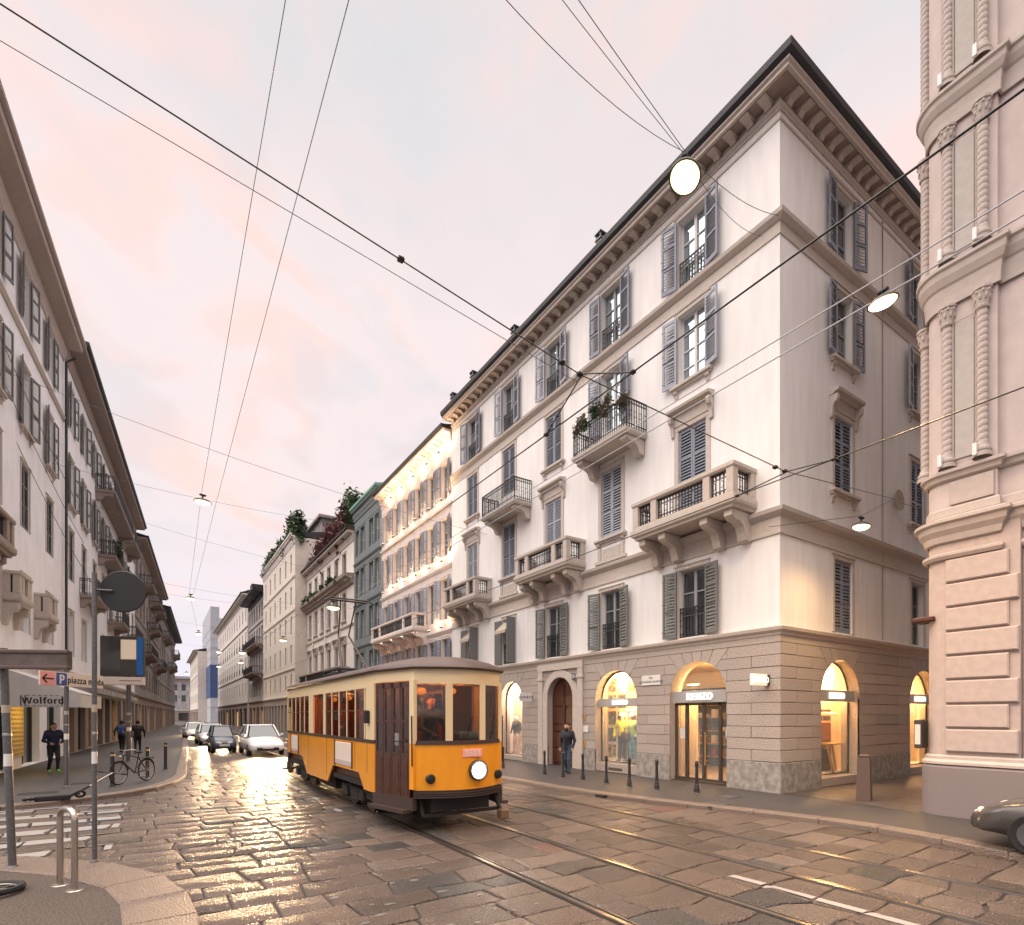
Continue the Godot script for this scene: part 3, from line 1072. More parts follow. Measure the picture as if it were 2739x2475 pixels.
func corner_building() -> void:
	var r := thing("corner_building", "large pale corner palazzo with grey shutters, stone balconies and arched shops", "building", Vector3(CX, 0, CZ))
	var FA := Transform3D(Basis(Vector3(0, 0, 1), Vector3.UP, Vector3(-1, 0, 0)), Vector3.ZERO)
	var FB := NOWHERE
	var WA := 18.8
	var WB := 13.0
	var cols := [-2.77, -6.27, -9.64, -13.01, -16.45]
	var bcols := [3.25, 8.30]
	var w := 1.02
	# upper walls with window openings
	var holes := []
	for k in 5:
		holes.append([cols[k] - w / 2, cols[k] + w / 2, 15.36, 17.40])
		holes.append([cols[k] - w / 2, cols[k] + w / 2, 12.32, 14.46])
		holes.append([cols[k] - w / 2, cols[k] + w / 2, 8.0 if k % 2 == 0 else 8.5, 10.92])
		holes.append([cols[k] - w / 2, cols[k] + w / 2, 4.50, 6.58])
	var b := MB.new()
	b.wall(-WA, 0, 4.2, 18.25, holes, 0.24)
	part("wall", b.mesh(M.plaster), r, FA)
	var hb := []
	for k in 2:
		hb.append([bcols[k] - w / 2, bcols[k] + w / 2, 15.36, 17.40])
		hb.append([bcols[k] - w / 2, bcols[k] + w / 2, 12.40, 14.46])
		hb.append([bcols[k] - w / 2, bcols[k] + w / 2, 8.6, 10.75])
		hb.append([bcols[k] - w / 2, bcols[k] + w / 2, 4.52, 6.62])
	b = MB.new()
	b.wall(0, WB, 4.2, 18.25, hb, 0.24)
	part("wall", b.mesh(M.plaster), r, FB)
	b = MB.new()
	b.quad(Vector3(0, 0, -WA), Vector3(WB, 0, -WA), Vector3(WB, 18.4, -WA), Vector3(0, 18.4, -WA))
	b.quad(Vector3(WB, 0, 0), Vector3(WB, 0, -WA), Vector3(WB, 18.4, -WA), Vector3(WB, 18.4, 0))
	part("wall", b.mesh(M.plaster_grey), r, NOWHERE, "plain rear and party walls")
	# dark floors behind the windows, so that no opening shows daylight
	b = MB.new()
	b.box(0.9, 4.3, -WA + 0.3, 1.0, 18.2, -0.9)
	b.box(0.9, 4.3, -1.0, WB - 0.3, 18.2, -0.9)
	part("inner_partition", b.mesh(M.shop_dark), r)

	# mouldings that run round both fronts
	var path := V2([0, -WA, 0, 0, WB, 0])
	var runs := [
		["string_course", [Vector2(0, 4.22), Vector2(0.05, 4.22), Vector2(0.07, 4.28), Vector2(0.15, 4.34), Vector2(0.17, 4.42), Vector2(0.05, 4.47), Vector2(0, 4.48)], "stone_trim"],
		["string_course", [Vector2(0, 6.86), Vector2(0.045, 6.86), Vector2(0.045, 6.93), Vector2(0.02, 6.95), Vector2(0.02, 7.30), Vector2(0.06, 7.33), Vector2(0.16, 7.42), Vector2(0.18, 7.52), Vector2(0.05, 7.58), Vector2(0, 7.6)], "stone_trim"],
		["string_course", [Vector2(0, 14.66), Vector2(0.03, 14.66), Vector2(0.03, 14.71), Vector2(0.012, 14.72), Vector2(0.012, 14.98), Vector2(0.05, 15.0), Vector2(0.15, 15.10), Vector2(0.17, 15.20), Vector2(0.04, 15.26), Vector2(0, 15.27)], "stone_trim"],
		["architrave", [Vector2(0, 17.62), Vector2(0.03, 17.62), Vector2(0.03, 17.68), Vector2(0.0, 17.69)], "stone_trim"],
		["architrave", [Vector2(0, 17.86), Vector2(0.04, 17.86), Vector2(0.04, 17.93), Vector2(0.07, 17.95), Vector2(0.09, 17.99), Vector2(0.09, 18.02), Vector2(0.0, 18.02)], "stone_trim"],
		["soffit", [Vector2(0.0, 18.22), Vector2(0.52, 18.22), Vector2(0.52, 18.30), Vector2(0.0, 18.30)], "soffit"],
		["cornice", [Vector2(0.46, 18.17), Vector2(0.54, 18.17), Vector2(0.54, 18.25), Vector2(0.60, 18.29), Vector2(0.60, 18.34), Vector2(0.46, 18.34)], "stone_trim"],
		["gutter", [Vector2(0.48, 18.345), Vector2(0.62, 18.345), Vector2(0.70, 18.42), Vector2(0.72, 18.58), Vector2(0.68, 18.64), Vector2(0.48, 18.64)], "roof_dark"],
	]
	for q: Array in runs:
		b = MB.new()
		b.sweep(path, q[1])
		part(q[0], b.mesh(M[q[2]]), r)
	b = MB.new()
	b.sweep(path, [Vector2(0.56, 18.62), Vector2(-4.0, 20.4), Vector2(-6.0, 20.4)], false)
	var roof := part("roof", b.mesh(M.roof_dark), r)
	# brackets under the eaves
	var br := cached("eave_bracket", func() -> Mesh:
		var q := MB.new()
		corbel_into(q, 0, 18.215, 0.0, 0.40, 0.17, 0.19)
		q.box(-0.125, 18.16, 0.02, 0.125, 18.216, 0.44)
		return q.mesh(M.stone_trim))
	for i in 36:
		part("cornice_bracket", br, r, FA * at3(-0.26 - i * 0.52, 0, 0))
	for i in 25:
		part("cornice_bracket", br, r, FB * at3(0.26 + i * 0.52, 0, 0))
	var chim := cached("chimney_small", func() -> Mesh:
		var q := MB.new()
		q.box(-0.22, 0, -0.22, 0.22, 0.9, 0.22)
		q.box(-0.28, 0.9, -0.28, 0.28, 1.0, 0.28)
		for sx: int in [-1, 1]:
			for sz: int in [-1, 1]:
				q.box(sx * 0.2 - 0.04, 1.0, sz * 0.2 - 0.04, sx * 0.2 + 0.04, 1.25, sz * 0.2 + 0.04)
		q.box(-0.3, 1.25, -0.3, 0.3, 1.32, 0.3)
		return q.mesh(M.iron_grey))
	for zz: float in [-6.6, -12.2, -16.0, -18.2]:
		part("chimney", chim, roof, Transform3D(Basis.from_scale(Vector3(0.55, 0.62, 0.55)), Vector3(-0.2, 18.62, zz)))

	# windows, shutters, balconies of the street front
	for k in 5:
		var x: float = cols[k]
		part("window_surround", surround_mesh(w, 2.04, 0.13, "stone_trim"), r, FA * at3(x, 15.36, 0))
		add_window(r, FA, x, 15.38, w, 2.02, 2, 3, "frame_white" if k == 0 else "frame_grey", ["pane_sky", "pane_sky", "mix", "pane_mid", "mix"][k])
		shutters(r, FA, x, 15.30, w, 2.1, true)
		part("iron_railing", rail_mesh(w, 0.78), r, FA * at3(x, 15.36, -0.05))
		part("window_surround", surround_mesh(w, 2.14, 0.13, "stone_trim"), r, FA * at3(x, 12.32, 0))
		var open3 := k < 2
		if open3:
			add_window(r, FA, x, 12.33, w, 2.12, 2, 4, "frame_white", "pane_sky")
		shutters(r, FA, x, 12.33, w, 2.12, open3)
		if k != 1 and k != 3:
			part("window_sill", sill_mesh(1.5, "stone_trim"), r, FA * at3(x, 12.32, 0))
		var y2 := 8.0 if k % 2 == 0 else 8.5
		part("window_surround", surround_mesh(w, 10.92 - y2, 0.15, "stone_trim"), r, FA * at3(x, y2, 0))
		shutters(r, FA, x, y2, w, 10.92 - y2, false)
		if k % 2 == 0:
			part("window_hood", hood_mesh(1.72, "stone_trim"), r, FA * at3(x, 10.92, 0))
		else:
			part("window_sill", sill_mesh(1.56, "stone_trim"), r, FA * at3(x, 8.5, 0))
			var pn := MB.new()
			pn.cbox(x - 0.66, 7.66, -0.01, x - 0.5, 8.18, 0.07, 0.01)
			pn.cbox(x + 0.5, 7.66, -0.01, x + 0.66, 8.18, 0.07, 0.01)
			pn.cbox(x - 0.78, 7.60, -0.01, x + 0.78, 7.72, 0.10, 0.01)
			pn.box(x - 0.44, 7.78, -0.01, x + 0.44, 8.12, 0.018)
			part("apron_panel", pn.mesh(M.stone_trim), r, FA)
		part("window_surround", surround_mesh(w, 2.08, 0.12, "stone_trim"), r, FA * at3(x, 4.50, 0))
		add_window(r, FA, x, 4.51, w, 2.06, 2, 3, "frame_grey", "pane_dark")
		part("iron_railing", rail_mesh(w, 0.92), r, FA * at3(x, 4.51, -0.06))
		if k < 3:
			shutters(r, FA, x, 4.50, w, 2.07, true, "shutter_grey")
			if k < 2:
				var cu := MB.new()
				cu.box(x - w / 2 + 0.08, 5.45, -0.30, x + w / 2 - 0.5, 6.5, -0.27)
				part("curtain", cu.mesh(M.curtain), r, FA)
		else:
			# plain closed-board shutter swung out, and a canvas blind tilted over the opening
			var sb := MB.new()
			sb.cbox(-0.26, 0, 0, 0.26, 2.06, 0.05, 0.008)
			sb.box(-0.2, 0.15, 0.05, 0.2, 0.95, 0.056)
			sb.box(-0.2, 1.1, 0.05, 0.2, 1.9, 0.056)
			part("shutter", sb.mesh(M.shutter_grey), r, FA * at3(x - 0.82, 4.5, 0.06) * Transform3D(Basis(Vector3.UP, 0.12), Vector3.ZERO), "plain grey board shutter")
			var s2 := MB.new()
			s2.cbox(-0.025, 0, 0, 0.025, 2.06, 0.5, 0.008)
			part("shutter", s2.mesh(M.shutter_grey), r, FA * at3(x + 0.56, 4.5, 0.0), "plain grey board shutter swung open")
			var bl := MB.new()
			bl.quad(Vector3(-0.47, 0, 0.0), Vector3(0.47, 0, 0.0), Vector3(0.47, -0.46, 0.52), Vector3(-0.47, -0.46, 0.52))
			bl.quad(Vector3(-0.47, -0.46, 0.52), Vector3(0.47, -0.46, 0.52), Vector3(0.47, -0.60, 0.53), Vector3(-0.47, -0.60, 0.53))
			bl.tri(Vector3(-0.47, 0, 0), Vector3(-0.47, -0.46, 0.52), Vector3(-0.47, -0.46, 0.05))
			bl.tri(Vector3(0.47, 0, 0), Vector3(0.47, -0.46, 0.52), Vector3(0.47, -0.46, 0.05))
			part("window_blind", bl.mesh(M.canvas), r, FA * at3(x, 6.45, -0.02), "tilted canvas blind")
	# white curtains and a lit lamp behind the first-floor window over the shop door
	stone_balcony(r, FA, -4.30, -0.62, 7.90, 1.06)
	stone_balcony(r, FA, -11.15, -7.62, 7.90, 0.98, "stone_trim", 4)
	stone_balcony(r, FA, -17.95, -14.5, 7.90, 0.98, "stone_trim", 4)
	var ib := iron_balcony(r, FA, -7.30, -4.55, 11.42, 1.0)
	iron_balcony(r, FA, -14.0, -11.15, 11.30, 0.96)
	for i in 4:
		plant(ib, "balcony_plant", plant_mass(Vector3(-0.32, -0.05, -0.12), Vector3(0.32, 0.38, 0.12), 260, 0.10, ["leaf_dry", "leaf_green", "leaf_dry", "leaf_dry"][i], 0.1), at3(-7.0 + i * 0.72, 0.92, 0.98))
	# side front on the alley
	for k in 2:
		var x: float = bcols[k]
		part("window_surround", surround_mesh(w, 2.04, 0.13, "stone_trim"), r, FB * at3(x, 15.36, 0))
		add_window(r, FB, x, 15.38, w, 2.02, 2, 3, "frame_grey", "pane_dark")
		shutters(r, FB, x, 15.36, w, 2.02, true)
		part("window_surround", surround_mesh(w, 2.06, 0.13, "stone_trim"), r, FB * at3(x, 12.40, 0))
		add_window(r, FB, x, 12.41, w, 2.04, 2, 4, "frame_grey", "pane_mid")
		shutters(r, FB, x, 12.40, w, 2.05, true)
		part("window_sill", sill_mesh(1.5, "stone_trim"), r, FB * at3(x, 12.40, 0))
		part("window_surround", surround_mesh(w, 2.15, 0.15, "stone_trim"), r, FB * at3(x, 8.6, 0))
		shutters(r, FB, x, 8.6, w, 2.15, false)
		part("window_sill", sill_mesh(1.56, "stone_trim"), r, FB * at3(x, 8.6, 0))
		if k == 0:
			part("window_hood", hood_mesh(1.72, "stone_trim"), r, FB * at3(x, 10.75, 0))
		part("window_surround", surround_mesh(w, 2.10, 0.12, "stone_trim"), r, FB * at3(x, 4.52, 0))
		if k == 0:
			shutters(r, FB, x, 4.52, w, 2.1, false)
		else:
			add_window(r, FB, x, 4.53, w, 2.08, 2, 3, "frame_grey", "pane_dark")

	# ground floor: plinth slabs, coursed stones, arches
	var arA := [[-2.58, 2.04, 2.72], [-6.05, 2.08, 2.66], [-9.17, 1.64, 2.82], [-12.78, 1.80, 2.76], [-16.3, 1.9, 2.72]]
	var arB := [[3.07, 2.20, 2.62], [8.75, 2.20, 2.56]]
	arch_wall(r, FA, -WA, 0, 0.0, 4.24, arA, "wall_joint")
	arch_wall(r, FB, 0, WB, 0.0, 4.24, arB, "wall_joint")
	var sm := ["stone_block0", "stone_block1", "stone_block2", "stone_block0"]
	var arA2 := arA.duplicate(true)
	arA2[2][1] = 2.56
	arA2[2][2] = 2.7
	stone_blocks(r, FA, -WA, 0, 0.87, 10, 0.316, 1.5, arA, sm, 0.035, 0.016, 0.035)
	stone_blocks(r, FB, 0, WB, 0.87, 10, 0.316, 1.5, arB, sm)
	for q: Array in [[FA, -WA, 0.0, arA, 0.05], [FB, 0.0, WB, arB, 0.0]]:
		var f := MB.new()
		f.box(q[1], 4.04, -0.01, q[2] + q[4] * 0.7, 4.215, 0.033)
		part("frieze", f.mesh(M.stone_block1), r, q[0])
		# granite plinth between the arches
		var edges := [q[1]]
		var ar: Array = q[3].duplicate()
		ar.sort_custom(func(a: Array, c: Array) -> bool: return a[0] < c[0])
		for a: Array in ar:
			edges.append_array([a[0] - a[1] / 2, a[0] + a[1] / 2])
		edges.append(q[2] + q[4])
		for i in range(0, edges.size(), 2):
			var l: float = edges[i + 1] - edges[i]
			var cnt := maxi(1, int(round(l / 1.1)))
			for k in cnt:
				var g := MB.new()
				g.prism(V2([edges[i] + l * k / cnt + 0.006, 0.0, edges[i] + l * (k + 1) / cnt - (0.006 if k < cnt - 1 else 0.0), 0.0, edges[i] + l * (k + 1) / cnt - (0.006 if k < cnt - 1 else 0.0), 0.862, edges[i] + l * k / cnt + 0.006, 0.862]), 0.0, 0.052, 0.012)
				part("plinth_slab", g.mesh(M.granite), r, q[0])
	for a: Array in arA:
		arch_reveal(r, FA, a, 0.1, -0.5, 0.036, "stone_block1")
	for a: Array in arB:
		arch_reveal(r, FB, a, 0.1, -0.5, 0.036, "stone_block1")

	# shop door: glass doors in dark frames below the sign band
	var d: Array = arA[0]
	room(r, FA, d[0] - 5.6, d[0] + 1.35, 0.14, 3.85, -5.0, -0.5, "shop_wall", "shop_floor")
	arch_glass(r, FA, d, 0.16, -0.36, false)
	sign_band(r, FA, d, 2.50, 0.36, -0.10, "KENZO", 0.21)
	b = MB.new()
	var dx0: float = d[0] - d[1] / 2
	for fx: float in [0.0, 0.42, 1.05, 1.62, 2.0]:
		b.box(dx0 + fx - 0.03, 0.15, -0.32, dx0 + fx + 0.05, 2.5, -0.22)
	b.box(dx0, 2.42, -0.32, dx0 + 2.04, 2.52, -0.22)
	b.box(dx0, 0.13, -0.34, dx0 + 2.04, 0.20, -0.2)
	part("door_frame", b.mesh(M.frame_dark), r, FA)
	for hx: float in [0.98, 1.19]:
		b = MB.new()
		b.tube([Vector3(dx0 + hx, 0.62, -0.14), Vector3(dx0 + hx, 1.62, -0.14)], 0.018, 8)
		b.tube([Vector3(dx0 + hx, 0.75, -0.24), Vector3(dx0 + hx, 0.75, -0.14)], 0.012, 6)
		b.tube([Vector3(dx0 + hx, 1.5, -0.24), Vector3(dx0 + hx, 1.5, -0.14)], 0.012, 6)
		part("door_handle", b.mesh(M.brass), r, FA)
	for nx: Array in [[0.2, 1.55], [1.84, 1.6]]:
		b = MB.new()
		b.box(dx0 + nx[0] - 0.1, nx[1] - 0.16, -0.352, dx0 + nx[0] + 0.1, nx[1] + 0.16, -0.348)
		part("door_notice", b.mesh(M.white_paint), r, FA)
	# pale display wall inside the door, dark shelves with goods deeper in
	b = MB.new()
	b.box(dx0 - 1.6, 0.15, -1.5, dx0 - 0.12, 2.9, -1.4)
	part("display_wall", b.mesh(M.shop_wall), r, FA)
	b = MB.new()
	b.box(d[0] - 5.3, 0.15, -4.9, d[0] - 1.5, 3.2, -4.8)
	part("shelf_back", b.mesh(M.shop_dark), r, FA)
	for i in 5:
		b = MB.new()
		b.box(d[0] - 5.2, 0.5 + i * 0.5, -4.8, d[0] - 1.6, 0.54 + i * 0.5, -4.35)
		part("shelf", b.mesh(M.shelf_wood), r, FA)
		for k in 9:
			b = MB.new()
			b.cbox(d[0] - 5.0 + k * 0.36, 0.541 + i * 0.5, -4.7, d[0] - 5.0 + k * 0.36 + rng.randf_range(0.12, 0.24), 0.541 + i * 0.5 + rng.randf_range(0.12, 0.32), -4.45, 0.01)
			part("shelf_goods", b.mesh(M[["tram_red", "shop_dark", "mannequin", "shelf_wood", "car_blue"][rng.randi() % 5]]), r, FA)
	# second arch: show window full of pictures
	var s: Array = arA[1]
	room(r, FA, s[0] - 1.28, s[0] + 1.2, 0.42, 3.85, -0.80, -0.5, "shop_wall", "shop_white")
	arch_glass(r, FA, s, 0.42, -0.30)
	sign_band(r, FA, s, 2.42, 0.30, -0.12, "KENZO", 0.17, 0.1)
	for i in 5:
		for k in 4:
			if (i + k) % 6 == 5: continue
			part("wall_picture", poster_mesh((i * 3 + k * 5 + i / 2) % 4, 0.42, 0.5), r, FA * at3(s[0] - 1.0 + k * 0.5, 0.78 + i * 0.62, -0.79) * Transform3D(Basis(Vector3(0, 0, 1), rng.randf_range(-0.05, 0.05)), Vector3.ZERO))
	b = MB.new()
	b.box(s[0] - 1.04, 0.1, -0.5, s[0] + 1.04, 0.40, 0.02)
	part("window_base", b.mesh(M.stone_block2), r, FA)
	b = MB.new()
	b.box(s[0] - 0.35, 0.16, 0.021, s[0] + 0.35, 0.26, 0.024)
	part("vent_grille", b.mesh(M.frame_dark), r, FA)
	# third arch: wooden door in a moulded stone surround
	var wd: Array = arA[2]
	b = MB.new()
	var ring := arch_poly(wd[0], wd[1] + 0.62, 0.02, wd[2])
	for q in Geometry2D.clip_polygons(ring, arch_poly(wd[0], wd[1], -1.0, wd[2])):
		b.prism(q, 0.03, 0.085, 0.012)
	part("door_surround", b.mesh(M.stone_trim), r, FA)
	b = MB.new()
	for sx: int in [-1, 1]:
		b.cbox(wd[0] + sx * 1.28 - 0.15, 0.02, 0.03, wd[0] + sx * 1.28 + 0.15, 4.03, 0.11, 0.012)
		b.cbox(wd[0] + sx * 1.28 - 0.19, 3.55, 0.03, wd[0] + sx * 1.28 + 0.19, 3.68, 0.14, 0.012)
	b.box(wd[0] - 1.45, 3.95, 0.03, wd[0] + 1.45, 4.21, 0.12)
	part("door_surround", b.mesh(M.stone_trim), r, FA)
	var dm := MB.new()
	dm.prism(arch_poly(wd[0], wd[1], 0.12, wd[2]), -0.27, -0.21, 0.0)
	var door := part("door", dm.mesh(M.wood_door), r, FA, "tall arched wooden door")
	for sx: int in [-1, 1]:
		for q: Array in [[0.22, 0.5], [0.82, 0.56], [1.46, 0.22], [1.78, 0.62]]:
			var p := MB.new()
			p.prism(V2([wd[0] + sx * 0.40 - 0.30, q[0], wd[0] + sx * 0.40 + 0.30, q[0], wd[0] + sx * 0.40 + 0.30, q[0] + q[1], wd[0] + sx * 0.40 - 0.30, q[0] + q[1]]), -0.21, -0.175, 0.02)
			part("door_panel", p.mesh(M.wood_door), door)
		var p2 := MB.new()
		var arcp := PackedVector2Array()
		arcp.append(Vector2(wd[0] + sx * 0.08, 2.52))
		arcp.append(Vector2(wd[0] + sx * 0.70, 2.52))
		for i in 8:
			var t := lerpf(0.2, 1.45, i / 7.0)
			arcp.append(Vector2(wd[0] + sx * cos(t) * 0.70, wd[2] + sin(t) * 0.70))
		p2.prism(arcp, -0.21, -0.175, 0.0)
		part("door_panel", p2.mesh(M.wood_door), door)
	var mid := MB.new()
	mid.box(wd[0] - 0.03, 0.12, -0.21, wd[0] + 0.03, 3.6, -0.16)
	part("door_panel", mid.mesh(M.wood_door), door)
	# fourth arch: white show window
	var sa: Array = arA[3]
	room(r, FA, sa[0] - 1.32, sa[0] + 0.95, 0.32, 3.8, -0.98, -0.5, "shop_white", "shop_white")
	arch_glass(r, FA, sa, 0.32, -0.3)
	b = MB.new()
	b.box(sa[0] - 0.92, 0.1, -0.5, sa[0] + 0.92, 0.30, 0.02)
	part("window_base", b.mesh(M.stone_block2), r, FA)
	b = MB.new()
	b.box(sa[0] - 1.2, 0.32, -0.97, sa[0] + 0.3, 3.2, -0.93)
	part("display_panel", b.mesh(M.shop_wall), r, FA)
	var s5: Array = arA[4]
	room(r, FA, s5[0] - 1.0, s5[0] + 1.0, 0.32, 3.8, -1.6, -0.5, "shop_white", "shop_white")
	arch_glass(r, FA, s5, 0.32, -0.3)
	# alley arches
	for k in 2:
		var a: Array = arB[k]
		room(r, FB, a[0] - 1.15, a[0] + 2.2, 0.36, 3.85, -0.98, -0.5, "shop_wall", "shop_white")
		arch_glass(r, FB, a, 0.36, -0.30)
		sign_band(r, FB, a, 2.52, 0.33, -0.10, "KENZO", 0.19)
		b = MB.new()
		b.box(a[0] - 1.09, 0.1, -0.5, a[0] + 1.09, 0.34, 0.02)
		part("window_base", b.mesh(M.stone_block2), r, FB)
	b = MB.new()
	b.box(3.7, 0.37, -0.97, 4.45, 2.3, -0.94)
	part("display_panel", b.mesh(M.shop_dark), r, FB)
	part("wall_picture", poster_mesh(0, 0.6, 0.9), r, FB * at3(4.1, 1.5, -0.93))
	# ceiling lamps in the shops: a glowing strip and a light just below it
	for q: Array in [[FA, d[0], 3.2, -2.6, 0.6], [FA, d[0] - 0.9, 3.1, -0.95, 1.3], [FA, s[0] - 0.3, 3.62, -0.60, 1.3], [FA, s[0] + 0.3, 2.30, -0.42, 0.8], [FA, sa[0] - 0.3, 3.5, -0.7, 2.0], [FA, s5[0], 3.5, -1.0, 1.2], [FB, arB[0][0] + 0.9, 3.5, -0.7, 3.6], [FB, arB[1][0] + 0.9, 3.5, -0.7, 4.0]]:
		b = MB.new()
		b.box(-0.2, 0, -0.05, 0.2, 0.03, 0.05)
		part("ceiling_lamp", b.mesh(M.ceiling_light), r, q[0] * at3(q[1], q[2], q[3]))
		var wp: Vector3 = (q[0] as Transform3D) * Vector3(q[1], q[2] - 0.12, q[3])
		lamp_light("shop_light", r, wp, Color(1.0, 0.79, 0.53) if absf(q[1] - sa[0]) > 0.5 else Color(1.0, 0.84, 0.70), q[4], 0.12, 8.0)
	b = MB.new()
	for i in 7:
		b.ball(Vector3(3.0 + i * 0.17, 2.16, -0.6), Vector3(0.06, 0.06, 0.06), 8, 5)
	part("lamp_row", b.mesh(M.shop_glow), r, FB)
	# trestle table in the alley window
	# wall plates: street name, house number, small plaques, a camera
	b = MB.new()
	b.cbox(-0.40, -0.16, 0, 0.40, 0.16, 0.03, 0.006)
	var np := part("street_plate", b.mesh(M.marble), r, FA * at3(-4.36, 3.26, 0.036))
	part("plate_letters", text_mesh("VIA", 0.07, 0.004, "text_black", "Droid Serif", false), np, at3(0, 0.075, 0.032))
	part("plate_letters", text_mesh("ALESSANDRO MANZONI", 0.062, 0.004, "text_black", "Droid Serif", false), np, at3(0, -0.05, 0.032))
	b = MB.new()
	b.box(-0.10, -0.11, 0, 0.10, 0.11, 0.02)
	var hn := part("house_number", b.mesh(M.text_black), r, FA * at3(-8.24, 3.62, 0.122))
	part("plate_letters", text_mesh("25", 0.14, 0.006, "white_paint"), hn, at3(0, 0, 0.022))
	for q: Array in [[-7.72, 2.05, 0.11, 0.10], [-7.72, 1.05, 0.10, 0.16], [-7.66, 1.6, 0.2, 0.12]]:
		b = MB.new()
		b.cbox(-q[2], -q[3], 0, q[2], q[3], 0.025, 0.005)
		part("wall_plaque", b.mesh(M.brass if q[2] < 0.15 else M.marble), r, FA * at3(q[0], q[1], 0.036))
	b = MB.new()
	b.cbox(-0.06, -0.06, 0, 0.06, 0.05, 0.1, 0.015)
	b.tube([Vector3(-0.09, 0.02, 0.02), Vector3(-0.07, 0.13, 0.06), Vector3(0.05, 0.15, 0.07), Vector3(0.09, 0.06, 0.05)], 0.008, 5)
	part("wall_camera", b.mesh(M.canvas), r, FA * at3(-4.36, 9.05, 0))
	# satellite-like disc and gutter pipe on the alley side
	b = MB.new()
	b.lathe([Vector2(0.0, 0.0), Vector2(0.3, 0.05), Vector2(0.34, 0.09), Vector2(0.0, 0.07)], 20, Vector3.ZERO, Basis(Vector3(1, 0, 0), PI / 2))
	part("wall_disc", b.mesh(M.canvas), r, FB * at3(6.62, 9.1, 0.05))
	b = MB.new()
	b.tube([Vector3(5.72, 4.5, 0.012), Vector3(5.72, 17.8, 0.012)], 0.02, 6)
	part("wall_cable", b.mesh(M.soffit), r, FB)
	# lit blade sign near the corner
	b = MB.new()
	b.cbox(-0.60, -0.15, -0.06, 0.0, 0.15, 0.06, 0.01)
	var bs := part("blade_sign", b.mesh(M.sign_light), r, Transform3D(Basis.IDENTITY, Vector3(-0.13, 3.04, -0.32)))
	part("sign_letters", text_mesh("KENZO", 0.155, 0.02, "letter_light"), bs, at3(-0.30, 0, 0.065))
	b = MB.new()
	b.box(0.0, -0.14, -0.07, 0.10, 0.14, 0.07)
	part("sign_bracket", b.mesh(M.frame_dark), bs)
	# white sign of the neighbouring shop, between arches
	b = MB.new()
	b.cbox(-0.66, -0.18, -0.03, 0.0, 0.18, 0.03, 0.006)
	var ws := part("blade_sign", b.mesh(M.white_paint), r, Transform3D(Basis.IDENTITY, Vector3(-0.06, 2.90, -11.1)))
	part("sign_letters", text_mesh("s a n d r o", 0.12, 0.006, "text_black"), ws, at3(-0.33, 0, 0.032))

